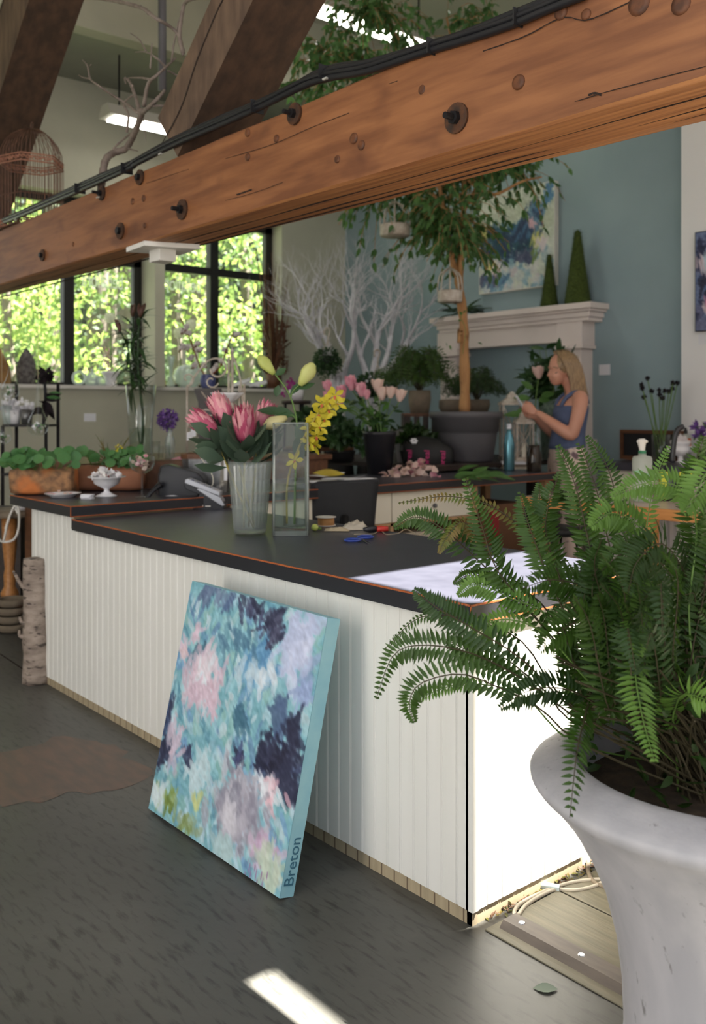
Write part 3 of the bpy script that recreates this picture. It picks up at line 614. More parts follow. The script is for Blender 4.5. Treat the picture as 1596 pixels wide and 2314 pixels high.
def frond(pts, width=.036, bare=.25, m='fern', nrm=None, n=None, drop=.18, stemr=.0022, tw=0.0, parent=pf):
    S = spline(pts, 40); L = sum((S[i + 1] - S[i]).length for i in range(40)); n = n or max(14, int(L * (1 - bare) / .0118))
    st = MB(); st.m = 0; st.tube(S[::2], [stemr * (1 - .75 * i / 20) for i in range(21)], 4, caps=False); st.mark(1)
    nv = Vector(nrm) if nrm else (UP * rnd(.4, 1) - FW * rnd(.2, 1.0) + cr * rnd(-.3, .3))
    for i in range(n):
        t = bare + (1 - bare) * (i + .5) / n; u = (i + .5) / n; k = t * 40; a = min(int(k), 39); p = S[a].lerp(S[a + 1], k - a); tg = (S[min(a + 2, 40)] - S[max(a - 1, 0)]).normalized()
        nn = nv - tg * nv.dot(tg)
        if nn.length < .05: nn = tg.orthogonal()
        nn.normalize(); sd = tg.cross(nn)
        ln = width * (min(1, .45 + u * 3.0) if u < .2 else 1) * (1 - max(0, (u - .45) / .55) ** 1.7 * .82) * rnd(.85, 1.08)
        for s in (-1, 1):
            if random.random() < .03: continue
            dd = sd * s + tg * (.22 + .25 * u) - nn * rnd(-.05, drop) ; q = rnd(-.25, .25)
            st.leaf(p, dd, nn + sd * q + tg * rnd(-.25, .25), ln, .0086 * (.7 + .5 * (1 - u)) * (width / .036) ** .5, bend=rnd(.05, .35), fold=.25, seg=3, wide=.35)
    st.mark(0)
    return st.build('frond', [M['stalk'] if m != 'fern_light' else M['stem_green'], M[m]], parent)
def base_pt():
    a = rnd(0, 6.28); r = .10 * math.sqrt(random.random()); return V(UX - .03 + r * math.cos(a), UY + .02 + r * math.sin(a), UZ - .02)
def fpx(pp, d1, m='fern', width=.036, bare=.3, base=None, nrm=None, drop=.18, dm=None):
    B = base or base_pt(); n = len(pp); pts = [B]
    d0 = (B - CAM).dot(FW)
    for i, (x, y) in enumerate(pp):
        t = (i + 1) / n; pts.append(P(x, y, d0 + (d1 - d0) * t))
    return frond(pts, width, bare, m, nrm, drop=drop)
TO = tuple(-FW + UP * .25)
fr = [ # photo fronds, base outward
 ([(1330, 1560), (1215, 1400), (1125, 1290), (1090, 1190), (1052, 1080)], 1.62, 'fern', .036, .35, TO),
 ([(1370, 1500), (1250, 1270), (1130, 1155), (1020, 1122), (900, 1137)], 1.75, 'fern_brown', .02, .35, None),
 ([(1360, 1560), (1200, 1385), (1090, 1275), (1000, 1195), (940, 1168), (892, 1192)], 1.72, 'fern', .032, .4, TO),
 ([(1320, 1620), (1180, 1490), (1060, 1415), (985, 1372), (936, 1332)], 1.6, 'fern_dark', .034, .4, TO),
 ([(1300, 1600), (1180, 1450), (1060, 1400), (950, 1395), (868, 1468)], 1.75, 'fern', .02, .4, None),
 ([(1330, 1640), (1190, 1540), (1070, 1478), (960, 1458), (890, 1480), (850, 1580)], 1.62, 'fern', .034, .35, TO),
 ([(1330, 1690), (1220, 1600), (1130, 1555), (1040, 1523), (950, 1545), (925, 1590), (937, 1632)], 1.58, 'fern', .033, .35, TO),
 ([(1300, 1680), (1180, 1570), (1060, 1545), (990, 1560), (922, 1592)], 1.7, 'fern_light', .018, .45, None),
 ([(1480, 1520), (1440, 1330), (1405, 1180), (1375, 1060), (1326, 985)], 1.72, 'fern', .03, .35, TO),
 ([(1470, 1540), (1410, 1360), (1370, 1200), (1345, 1095), (1308, 1000)], 1.66, 'fern', .033, .35, TO),
 ([(1440, 1560), (1370, 1380), (1330, 1220), (1300, 1095), (1261, 1006)], 1.62, 'fern', .034, .38, TO),
 ([(1410, 1560), (1290, 1360), (1237, 1220), (1240, 1140), (1264, 1070)], 1.68, 'fern', .034, .38, TO),
 ([(1500, 1500), (1470, 1330), (1462, 1200), (1480, 1090), (1512, 1008)], 1.7, 'fern_light', .024, .4, TO),
 ([(1560, 1450), (1575, 1200), (1540, 1105), (1460, 1092), (1382, 1122)], 1.45, 'fern_light', .032, .5, TO),
 ([(1590, 1500), (1580, 1250), (1565, 1090), (1592, 985)], 1.45, 'fern', .036, .3, TO),
 ([(1640, 1450), (1660, 1200), (1620, 1050), (1570, 1120), (1545, 1160)], 1.4, 'fern_light', .034, .5, TO),
 ([(1520, 1480), (1480, 1270), (1440, 1185), (1380, 1160), (1335, 1190)], 1.5, 'fern_light', .036, .55, TO),
 ([(1380, 1560), (1260, 1350), (1215, 1240), (1190, 1170), (1176, 1112)], 1.68, 'fern', .032, .4, TO),
 ([(1390, 1560), (1270, 1350), (1232, 1240), (1222, 1150), (1218, 1092)], 1.74, 'fern', .03, .4, TO),
 ([(1420, 1560), (1340, 1330), (1310, 1190), (1280, 1110), (1250, 1130)], 1.7, 'fern', .03, .4, None),
 ([(1420, 1640), (1340, 1590), (1318, 1640), (1303, 1710), (1288, 1848)], 1.38, 'fern', .03, .45, TO),
 ([(1540, 1560), (1470, 1440), (1437, 1500), (1450, 1610), (1480, 1722)], 1.3, 'fern_light', .034, .42, TO),
 ([(1540, 1660), (1530, 1590), (1560, 1570), (1640, 1600)], 1.35, 'fern_light', .04, .3, TO),
 ([(1540, 1500), (1510, 1330), (1460, 1350), (1440, 1410), (1445, 1482)], 1.4, 'fern_light', .036, .45, TO),
 ([(1380, 1560), (1250, 1400), (1150, 1350), (1080, 1320), (1035, 1345)], 1.65, 'fern_light', .03, .45, TO),
 ([(1360, 1540), (1220, 1360), (1120, 1310), (1060, 1300), (1025, 1318)], 1.72, 'fern', .024, .5, None),
 ([(1350, 1560), (1230, 1430), (1130, 1400), (1080, 1440), (1078, 1490)], 1.6, 'fern_light', .03, .45, None),
 ([(1350, 1540), (1200, 1350), (1110, 1260), (1050, 1180), (1010, 1215), (992, 1250)], 1.66, 'fern_brown', .02, .5, None),
 ([(1330, 1650), (1230, 1560), (1130, 1480), (1060, 1470), (1000, 1440)], 1.66, 'fern', .034, .4, TO),
 ([(1400, 1620), (1290, 1560), (1200, 1560), (1130, 1600)], 1.5, 'fern_dark', .036, .4, TO),
 ([(1560, 1540), (1590, 1350), (1610, 1220), (1600, 1120)], 1.5, 'fern', .04, .35, TO),
 ([(1500, 1560), (1400, 1440), (1330, 1400), (1260, 1430), (1220, 1470)], 1.42, 'fern', .042, .4, TO),
 ([(1500, 1540), (1420, 1380), (1330, 1330), (1250, 1310), (1180, 1330)], 1.46, 'fern', .040, .4, TO),
 ([(1560, 1520), (1540, 1350), (1480, 1260), (1410, 1250), (1360, 1290)], 1.42, 'fern', .042, .42, TO),
 ([(1580, 1520), (1560, 1330), (1500, 1230), (1440, 1270), (1420, 1340)], 1.36, 'fern_dark', .042, .42, TO)]
for f in fr: fpx(f[0], f[1], f[2], f[3], f[4], nrm=f[5])
random.seed(21)
for k in range(64):
    x1 = random.triangular(1180, 1760, 1480); y1 = rnd(1160 if x1 > 1560 else 1260, 1440) + max(0, 1330 - x1) * .5 + max(0, x1 - 1600) * .3; d1 = rnd(1.32, 2.0)
    mid = (1500 + (x1 - 1500) * .45 + rnd(-25, 25), 1560 + rnd(-60, 30)); m2 = (1500 + (x1 - 1500) * .8 + rnd(-15, 15), y1 + rnd(120, 200)); tip = (x1 + rnd(-50, 30), y1 + (rnd(0, 130) if random.random() < .45 else -60))
    fpx([mid, m2, (x1, y1 + 10), tip], d1, random.choice(['fern', 'fern', 'fern_dark', 'fern_dark', 'fern']), rnd(.028, .037), rnd(.3, .45), nrm=TO if random.random() < .6 else None)
mass = None
class _Acc(MB):
    def build(s, *a, **k): return s
_MB = MB
acc = [MB(), MB()]
def _fr(pts, w_, bare, which):
    global MB
    MB = _Acc; s = frond(pts, w_, bare, 'fern', TO if random.random() < .6 else None); MB = _MB
    s.mark(0); A = acc[which]; n = len(A.v); A.v += s.v; A.f += [tuple(i + n for i in f) for f in s.f]; A.mi += s.mi
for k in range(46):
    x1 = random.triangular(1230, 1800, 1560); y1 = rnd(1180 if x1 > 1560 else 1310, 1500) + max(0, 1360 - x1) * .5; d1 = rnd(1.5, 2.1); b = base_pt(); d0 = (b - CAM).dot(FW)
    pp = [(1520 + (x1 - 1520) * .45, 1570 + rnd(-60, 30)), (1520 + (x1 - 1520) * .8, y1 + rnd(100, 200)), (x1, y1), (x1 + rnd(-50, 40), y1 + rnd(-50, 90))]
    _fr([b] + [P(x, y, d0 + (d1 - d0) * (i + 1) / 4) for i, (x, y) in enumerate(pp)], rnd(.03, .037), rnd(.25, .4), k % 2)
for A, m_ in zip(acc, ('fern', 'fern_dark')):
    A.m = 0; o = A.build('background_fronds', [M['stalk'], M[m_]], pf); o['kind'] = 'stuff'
dry = MB()
for k in range(55):
    b = base_pt(); x1 = rnd(1250, 1650); p2 = P(x1, rnd(1480, 1640), rnd(1.4, 1.75)); dry.tube(spline([b, b.lerp(p2, .5) + V(rnd(-.01, .01), rnd(-.01, .01), .04), p2], 6), .0016, 4)
dry.build('bare_stalks', M['stalk'], pf)['kind'] = 'stuff'
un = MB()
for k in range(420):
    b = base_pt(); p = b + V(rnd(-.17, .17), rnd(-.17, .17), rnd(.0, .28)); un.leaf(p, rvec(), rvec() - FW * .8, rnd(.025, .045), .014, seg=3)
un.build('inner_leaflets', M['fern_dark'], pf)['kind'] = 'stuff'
# ================================================================== large painting leaning on the counter
def paint(nu, nv, base, strokes, seed=1, jitter=10):
    rs = np.random.RandomState(seed); U, W_ = np.meshgrid((np.arange(nu) + .5) / nu, (np.arange(nv) + .5) / nv); asp = nv / nu
    img = np.zeros((nv, nu, 3)) + np.array(base, float)
    n1 = rs.rand(nv, nu); 
    for _ in range(2): n1 = (n1 + np.roll(n1, 1, 0) + np.roll(n1, -1, 0) + np.roll(n1, 1, 1)) / 4
    streak = rs.rand(nv, nu)
    for _ in range(5): streak = (streak + np.roll(streak, 1, 0) + np.roll(np.roll(streak, 1, 0), 1, 1)) / 3
    streak = (streak - streak.mean()) / streak.std()
    for (u, v, ru, rv, ang, col, al) in strokes:
        a = math.radians(ang); du = (U - u); dv = (W_ - v) * asp; x = du * math.cos(a) + dv * math.sin(a); y = -du * math.sin(a) + dv * math.cos(a)
        r = (np.abs(x) / ru) ** 2.2 + (np.abs(y) / (rv * asp)) ** 2.2 + .22 * streak + .5 * (n1 - .5)
        k = np.clip((1.15 - r) * 1.5, 0, 1)[..., None] * al
        img = img * (1 - k) + np.array(col, float) * k
    return np.clip(img + streak[..., None] * jitter * .45 + (n1[..., None] - .5) * jitter, 0, 255)
def canvas_face(name, img, c00, c10, c01, m, parent):
    """c00 top-left, c10 top-right, c01 bottom-left (seen from the front)"""
    nv, nu = img.shape[:2]; c00, c10, c01 = Vector(c00), Vector(c10), Vector(c01); off = wloc(parent)
    vs = [tuple(c00 + (c10 - c00) * (i / nu) + (c01 - c00) * (j / nv) - off) for j in range(nv + 1) for i in range(nu + 1)]
    fs = [(j * (nu + 1) + i, (j + 1) * (nu + 1) + i, (j + 1) * (nu + 1) + i + 1, j * (nu + 1) + i + 1) for j in range(nv) for i in range(nu)]
    me = bpy.data.meshes.new(name); me.from_pydata(vs, [], fs); me.materials.append(m)
    g = np.pad(img, ((0, 1), (0, 1), (0, 0)), 'edge') / 255.0; lin = np.where(g <= .04045, g / 12.92, ((g + .055) / 1.055) ** 2.4)
    at = me.color_attributes.new('paint', 'FLOAT_COLOR', 'POINT'); at.data.foreach_set('color', np.concatenate([lin, np.ones(lin.shape[:2] + (1,))], 2).reshape(-1).astype(np.float32))
    o = bpy.data.objects.new(name, me); COL.objects.link(o); o.parent = parent; return o
M['paint'] = attr_mat('painted_canvas', .55)
rs = np.random.RandomState(5); st = []
pal = [(118, 172, 184), (96, 150, 174), (150, 196, 206), (132, 182, 178), (92, 142, 164), (164, 202, 204), (128, 178, 196), (146, 190, 186), (176, 208, 222), (198, 218, 226), (118, 158, 200), (104, 138, 178), (158, 204, 214), (188, 206, 214)]
for i in range(560): st.append((rs.rand(), rs.rand(), rs.uniform(.03, .09), rs.uniform(.008, .022), rs.uniform(40, 120), pal[rs.randint(len(pal))], .7))
NAV, SLA, PNK, LIL, GRY, WHT = (44, 48, 74), (82, 104, 140), (214, 192, 208), (182, 192, 222), (152, 150, 166), (222, 230, 238)
def multi(u, v, ru, rv, cols, n, sz=.05):
    a0 = rs.uniform(60, 125)
    for i in range(int(n * 1.3)): st.append((u + rs.normal() * ru * .48, v + rs.normal() * rv * .48, sz * rs.uniform(.7, 1.7), sz * .30 * rs.uniform(.5, 1.2), a0 + rs.normal() * 22, cols[rs.randint(len(cols))], .72))
multi(.60, .27, .13, .10, [(96, 150, 190), (118, 168, 202), (88, 138, 180)], 26, .07); multi(.45, .15, .15, .08, [(104, 150, 168), (84, 124, 150)], 12, .06)
multi(.88, .13, .11, .10, [LIL, (196, 204, 232), (206, 212, 236)], 26, .09); multi(.93, .27, .05, .10, [LIL, (150, 168, 208)], 12, .06)
multi(.22, .04, .16, .03, [(92, 108, 140), SLA, (120, 140, 168)], 12, .06); multi(.50, .05, .08, .03, [NAV, (70, 74, 104)], 12, .05); multi(.68, .09, .10, .05, [NAV, (60, 62, 88), (84, 86, 112)], 18, .055)
multi(.12, .22, .03, .04, [PNK], 5, .05); multi(.03, .30, .04, .04, [PNK, (224, 200, 206)], 6, .05); multi(.18, .30, .08, .03, [(70, 110, 130)], 8, .05)
multi(.24, .40, .14, .10, [PNK, (204, 180, 198), (222, 204, 216)], 40, .07); multi(.24, .35, .06, .05, [WHT, (226, 214, 224)], 10, .05); multi(.34, .47, .05, .07, [PNK, (212, 184, 200)], 12, .05)
multi(.62, .30, .16, .03, [(196, 216, 228), WHT], 10, .06); multi(.82, .42, .04, .08, [SLA, (84, 108, 138)], 16, .06); multi(.92, .44, .04, .06, [NAV], 12, .06)
multi(.86, .57, .14, .06, [NAV, (38, 40, 64), (58, 66, 100)], 40, .075); multi(.96, .62, .05, .05, [NAV], 10, .06); multi(.57, .46, .05, .05, [(74, 118, 140), (64, 104, 130)], 10, .05)
multi(.60, .62, .02, .04, [(70, 76, 116), NAV], 7, .045); multi(.03, .60, .03, .06, [(64, 84, 120), NAV], 9, .055); multi(.05, .74, .06, .06, [NAV, (50, 58, 84)], 18, .06); multi(.24, .71, .03, .04, [(58, 66, 96)], 7, .05)
multi(.13, .68, .05, .09, [PNK, (198, 188, 206)], 14, .055); multi(.34, .75, .08, .07, [(190, 214, 222), (204, 222, 230)], 14, .06); multi(.84, .68, .08, .04, [(226, 184, 196), (232, 206, 216), WHT], 22, .05)
multi(.66, .80, .17, .10, [GRY, (140, 140, 156), (170, 166, 180), (186, 184, 196)], 60, .085); multi(.60, .84, .06, .04, [(206, 204, 214)], 10, .05); multi(.36, .86, .04, .02, [(196, 204, 140)], 4, .05)
multi(.15, .92, .10, .04, [(130, 150, 70), (112, 132, 66), (150, 172, 120)], 14, .045); multi(.33, .96, .10, .03, [(128, 146, 88), (150, 170, 140)], 12, .045); multi(.05, .93, .05, .05, [(206, 222, 226)], 10, .06)
multi(.88, .89, .08, .04, [(208, 186, 208), (196, 168, 196)], 14, .055); multi(.93, .95, .07, .06, [(182, 202, 186), (196, 208, 192)], 20, .06); multi(.62, .97, .10, .03, [(176, 202, 206)], 10, .06)
for i in range(9): st.append((.78 + i * .016, .975, .002, .035, 4, (150, 112, 156), .9))
lp = thing('leaning_painting', 'large blue abstract flower canvas signed on its edge leaning on the counter front', 'painting', tuple((onZ(342, 1832, 0) + onZ(637, 2032, 0)) / 2))
BL, BR = onZ(342, 1832, .008), onZ(637, 2032, .008); yb_ = (BL.y + BR.y) / 2; BL.y = BR.y = yb_
TYP = 1.478; tl, tr = onY(428, 1318, TYP), onY(738, 1392, TYP); hz = (tl.z + tr.z) / 2 + .003
BL.x = (BL.x + tl.x) / 2; BR.x = (BR.x + tr.x) / 2
TL, TR = V(BL.x, TYP, hz), V(BR.x, TYP, hz)
dv = (BL - TL).normalized(); nr = (TR - TL).normalized().cross(dv); nr = -nr if nr.y < 0 else nr; TH = .042
MB().hexa([BL, BR, BR + nr * TH, BL + nr * TH, TL, TR, TR + nr * TH, TL + nr * TH]).build('canvas_edge', mat('pale_blue_canvas_edge', (150, 204, 220), (166, 214, 224), scale=12, rough=.6), lp)
img = paint(150, 196, (122, 174, 188), st, 3, 14); fo = -nr * .0012
canvas_face('canvas_face', img, TL + fo, TR + fo, BL + fo, M['paint'], lp)
e0 = BR + nr * TH * .22 - dv * .02
so_ = lettering('Breton', (0, 0, 0), .042, 'signature', mat('signature_ink', (66, 116, 138), rough=.6), None, (0, 0, 0), .0006)
X_ = -dv; Z_ = (TR - TL).normalized(); Y_ = Z_.cross(X_)
mw = Matrix((X_, Y_, Z_)).transposed().to_4x4(); mw.translation = BR + nr * (TH * .80) + Z_ * .001 - dv * .025 if Y_.dot(nr) < 0 else BR + nr * (TH * .2) + Z_ * .001 - dv * .025
so_.parent = lp; so_.matrix_world = Matrix.Translation(-lp.location) @ mw; so_.matrix_basis = so_.matrix_world
# ================================================================== floor bits
p = onZ(1228, 2232, .002); lf = MB().leaf(p - RT * .022 - UP * .001, RT * 1.0 - FW * .12, UP, .052, .034, -.04, .18, 5, .5); tag(lf.build('fallen_leaf', M['protea_leaf'], None, True, loc=tuple(p)), 'single green leaf lying on the dark floor before the urn', 'leaf')
a, b = onZ(1158, 2085, 0), onZ(1386, 2206, 0); yy = (a.y + b.y) / 2 - .012
ts = thing('threshold_strip', 'worn grey wooden threshold strip screwed to the floor beside the urn', 'threshold', (a.x + .3, yy, 0))
mb = MB().rings([[(x, yy - .035, .004), (x, yy - .022, .019), (x, yy + .022, .019), (x, yy + .035, .004)] for x in (a.x, -.45)]); mb.build('strip', mat('grey_threshold_wood', (108, 98, 90), (92, 84, 78), scale=4, stretch=(2, 14, 1), rough=.6), ts)
for px, py in ((1180, 2090), (1316, 2162)):
    q = onZ(px, py, .014); s = MB().lathe([(0, .002), (.007, .002), (.009, 0)], 14, (q.x, yy, .0185)); s.build('screw', M['chrome'], ts)
def cord(name, label, pxs, r, m, z=None, cat='cord'):
    q = [onZ(x, y, (z or r)) for x, y in pxs]; q = spline(q, 10 * len(q)); o = MB().tube(q, r, 8).build(name, m, None, True, loc=tuple(q[0])); return tag(o, label, cat)
ivory = mat('ivory_cable', (206, 196, 178), rough=.5)
cord('power_cord', 'ivory cable looping on the floor boards nearest the counter end', [(1168, 2075), (1163, 2060), (1180, 2040), (1235, 2013), (1290, 1995), (1345, 1988), (1420, 1985)], .005, ivory)
cord('power_cord', 'second ivory cable crossing the first on the floor by the urn', [(1172, 2068), (1190, 2045), (1230, 2020), (1260, 2010), (1300, 2012), (1340, 2004), (1370, 1990), (1420, 1960)], .005, ivory)
cord('power_cord', 'grey-brown cable rising along the far end of the counter panel', [(1330, 1945), (1330, 1970), (1350, 1998), (1420, 2020)], .0055, M['stonepot'])
q = onZ(1240, 2003, .008); t = MB().rbox(q, .055, .018, .012, .55); tag(t.build('paper_scrap', mat('pale_blue_plastic_tag', (206, 220, 222), rough=.4), None, loc=tuple(q), bevel=.002), 'small pale blue scrap lying by the counter end on the floor', 'scrap')
lt = MB()
for k in range(150):
    t = random.random(); q = onZ(1100 + 235 * t + rnd(-18, 26), 2068 - 120 * t + rnd(-6, 12), .003); lt.m = random.randrange(2); lt.leaf(q, V(rnd(-1, 1), rnd(-1, 1), rnd(-.1, .3)), UP, rnd(.01, .03), rnd(.004, .01), seg=2); lt.mark(lt.m)
tag(lt.build('leaf_litter', [M['stem_brown'], M['fern_brown']], None, loc=tuple(onZ(1200, 2030, 0))), 'dry brown leaf crumbs along the counter end on the floor', 'leaf litter', kind='stuff')
# ================================================================== things on the lower worktop
random.seed(31)
def vlath(root, name, m, prof, c, n=32, **k): return MB().lathe(prof, n, c, **k).build(name, m, root, True)
vc = onZ(565, 1207, ZT); vs = (vc - CAM).dot(FW) / F   # metres per pixel there
fv = thing('frosted_vase', 'ribbed frosted glass vase of pink proteas on the lower worktop', 'vase', vc)
H = 165 * vs; r0, r1 = 35 * vs, 49 * vs
pr = [(0, .004), (r0 - .004, .004), (r0, .01)] + [(r0 + (r1 - r0) * t ** .9, .01 + (H - .01) * t) for t in [i / 12 for i in range(1, 13)]] + [(r1 - .004, H), (r1 - .006, H - .01), (r0 - .004, .02), (0, .02)]
MB().lathe([(a, b) for a, b in pr], 120, vc, ripple=.03, rn=26).build('vase_body', M['frost'], fv, True)
vlath(fv, 'water', M['water'], [(0, .021), (r0 - .005, .022), (r0 + (r1 - r0) * .42 - .004, H * .44), (0, H * .44)], vc, 40)
sq = onZ(656, 1206, ZT); ss = (sq - CAM).dot(FW) / F
gv = thing('square_vase', 'tall square clear thick glass vase of lilies on the lower worktop', 'vase', sq)
ang = math.atan2(RT.y, RT.x) + .10; hw = 41 * ss; Hs = 250 * ss
def sqring(h, z, rr=.012):
    o = []; 
    for k in range(4):
        a0 = ang + k * math.pi / 2; cx_, cy_ = (h - rr), (h - rr)
        for j in range(4):
            t = j / 3 * math.pi / 2; q = V(cx_ + rr * math.cos(t), cy_ + rr * math.sin(t), 0); q.rotate(Matrix.Rotation(a0, 3, 'Z')); o.append(sq + q + UP * z)
    return o
MB().rings([sqring(hw - .004, 0.0005), sqring(hw, .006), sqring(hw, Hs - .003), sqring(hw - .002, Hs), sqring(hw - .009, Hs), sqring(hw - .009, .028), sqring(hw - .012, .022)]).build('vase_body', M['thick_glass'], gv, True)
MB().rings([sqring(hw - .0095, .0285, .008), sqring(hw - .0095, Hs * .44, .008)]).build('water', M['water'], gv, True)
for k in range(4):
    a_ = ang + k * math.pi / 2 + math.pi / 4; q_ = sq + V(math.cos(a_), math.sin(a_), 0) * (hw * 1.414 - .008); MB().tube([q_ + UP * .004, q_ + UP * Hs], .0048, 8).build('corner_highlight', M['glass_highlight'], gv, True)  # whitened rods added as highlights along the glass corners
MB().rings([sqring(hw - .002, .001), sqring(hw - .001, .018)]).build('thick_base', M['glass_highlight'], gv); MB().tube(sqring(hw - .004, Hs), .003, 6, closed=True).build('rim', M['glass_highlight'], gv, True)
# proteas
def protea(head, axis, root_pt, label, s=1.0, nl=14):
    head = Vector(head); ax = Vector(axis).normalized(); r = thing('protea', label, 'flower', root_pt, 'proteas in the frosted vase')
    st = spline([root_pt, Vector(root_pt).lerp(head, .5) + V(0, 0, .01), head - ax * .03 * s], 12)
    MB().tube(st, .0042, 8).build('stem', mat('yellow_green_stem', (170, 150, 60), rough=.5) if 'ygs' not in MATS else MATS['ygs'], r, True)
    X = ax.orthogonal().normalized(); Y = ax.cross(X); f = MB()
    for ring, (n, rad, L, tilt, z, wd) in enumerate([(12, .024, .034, .62, -.012, .018), (13, .029, .048, .42, -.006, .018), (14, .031, .064, .26, .0, .017), (14, .030, .078, .12, .004, .016), (12, .025, .084, .04, .006, .015), (9, .017, .080, .0, .010, .014)]):
        for k in range(n):
            a = 2 * math.pi * (k + .5 * (ring % 2)) / n; o = X * math.cos(a) + Y * math.sin(a)
            f.m = random.choice((0, 0, 1, 2) if ring > 1 else (1, 1, 0)); f.leaf(head + o * rad * .62 * s + ax * z * s - ax * .02 * s, ax + o * (tilt + .18) + rvec() * .06, o, L * s * rnd(.92, 1.06), wd * s * .85, bend=.38 - .06 * ring, fold=-.5, seg=5, wide=.6); f.mark(f.m)
    f.build('petals', [M['pink'], M['pink2'], M['pink3']], r, True)
    f = MB(); f.lathe([(0, -.03), (.014, -.026), (.024, -.012), (.027, .0), (.022, .03), (.010, .052), (0, .058)], 16, head, ax); 
    f.build('flower_heart', mat('pale_protea_heart', (232, 170, 168), (206, 110, 130), scale=30, rough=.7), r, True)
    g = MB()
    for k in range(nl):
        t = .62 + .4 * k / nl; p = st[min(12, int(t * 12))] + ax * .0; a = k * 2.4; o = X * math.cos(a) + Y * math.sin(a)
        g.leaf(p, ax * .75 + o * .8, ax * -.4 + o * .4 + V(0, 0, .3), rnd(.075, .11) * s, .042 * s, bend=rnd(0, .3), fold=.12, seg=4, wide=.6)
    g.build('leaves', M['protea_leaf'], r, True)
MATS['ygs'] = mat('yellow_green_stem', (172, 152, 62), (150, 138, 60), scale=30, rough=.5)
vd = (vc - CAM).dot(FW)
for px, py, dd, ax, lb, s in ((470, 965, -.01, (-.75, .1, .55), 'pink protea leaning furthest left in the frosted vase', 1.25), (508, 940, .03, (-.45, .3, .8), 'pink protea above and behind the leftmost one in the frosted vase', 1.35), (553, 972, -.06, (0, -.35, .95), 'open pink protea at the front of the frosted vase', 1.4), (592, 953, .05, (.35, .1, .9), 'pink protea behind at the right of the frosted vase', 1.2)):
    hp_ = P(px, py, vd + dd); axv = RT * ax[0] + FW * ax[1] + UP * ax[2]
    a = rnd(0, 6.28); protea(hp_, axv, tuple(vc + V(.022 * math.cos(a), .022 * math.sin(a), .024)), lb, s)
# lily stem with three buds
sd_ = (sq - CAM).dot(FW)
def pd(px, py, o=0.0, d=None): return P(px, py, (d or sd_) + o)
b0 = sq + V(.012, .01, .035)
lr = thing('lily_stem', 'tall lily stem with three closed pale buds in the square vase', 'flower', b0)
main = spline([b0, pd(668, 1060), pd(672, 965), pd(655, 893), pd(620, 843)], 24)
MB().tube(main, [.0042 - .0018 * i / 24 for i in range(25)], 8).build('stem', M['stem_green'], lr, True)
def bud(a, b, m, r, j=None, nm='bud'):
    ax = (b - a); L = ax.length; ax.normalize(); o = MB().lathe([(0, 0), (r * .35, L * .02), (r * .62, L * .2), (r, L * .55), (r * .9, L * .75), (r * .45, L * .95), (0, L)], 18, a, ax, ripple=.08, rn=3).build(nm, m, lr, True); return o
def twig(a, b, c, r=.0025): MB().tube(spline([a, b, c], 8), r, 6).build('stalk', M['stem_green'], lr, True)
bud(pd(620, 846), pd(583, 804), M['lily'], 14 * ss, nm='bud'); twig(pd(657, 898), pd(664, 882), pd(678, 869)); bud(pd(677, 871), pd(709, 820), M['lily'], 17 * ss)
twig(pd(668, 946), pd(660, 938), pd(648, 944)); bud(pd(649, 943), pd(595, 966, -.03), M['lily_pale'], 15 * ss)
lf = MB()
for a, d_, L, W in (((655, 893), (.5, 0, .6), 42, 18), ((675, 880), (.9, .1, .35), 40, 16), ((668, 940), (-.9, 0, .25), 62, 26), ((650, 930), (-1, 0, .05), 70, 22), ((668, 960), (.35, -.3, -.7), 60, 26), ((670, 985), (.2, -.2, -.9), 60, 30), ((630, 870), (-.2, 0, -.8), 28, 18), ((622, 848), (.8, 0, .5), 30, 18), ((670, 1000), (.4, .2, -.5), 45, 22)):
    lf.leaf(pd(*a), RT * d_[0] + FW * d_[1] + UP * d_[2], UP * .5 - FW, L * ss, W * ss, rnd(0, .3), .15, 5, .5)
lf.build('leaves', M['dleaf'], lr, True)
# orchid spray
orr = thing('orchid_spray', 'arching spray of yellow orchid flowers leaning out of the square vase', 'flower', sq + V(-.02, 0, .035))
osp = spline([sq + V(-.02, 0, .035), pd(650, 1090), pd(672, 1020, -.02), pd(700, 965, -.03), pd(735, 910, -.02), pd(757, 880)], 30)
MB().tube(osp, .0038, 8).build('stem', MATS['ygs'], orr, True)
for k, (px, py) in enumerate([(757, 893), (745, 905), (762, 912), (728, 912), (742, 925), (720, 935), (735, 948), (712, 950), (722, 965), (702, 968), (715, 985), (700, 998), (712, 1005), (668, 1040)]):
    c = pd(px, py, -.03 + rnd(-.02, .02)); ax = (-FW * rnd(.4, 1) + RT * rnd(-.7, .7) + UP * rnd(-.4, .5)).normalized(); X = (RT - ax * RT.dot(ax)).normalized(); Y = ax.cross(X); f = MB(); a0 = rnd(0, 1.2)
    for j in range(5):
        a = a0 + j * 2 * math.pi / 5; f.leaf(c, X * math.cos(a) + Y * math.sin(a) + ax * .35, ax, 25 * ss, 12.5 * ss, .15, .15, 4, .6)
    o = f.build('blossom', M['orchid'], orr, True); l = MB().leaf(c + ax * .002, ax * .8 - Y * .5, Y, 10 * ss, 7 * ss, .4, -.3, 3).build('lip', M['orchid_lip'], o, True)
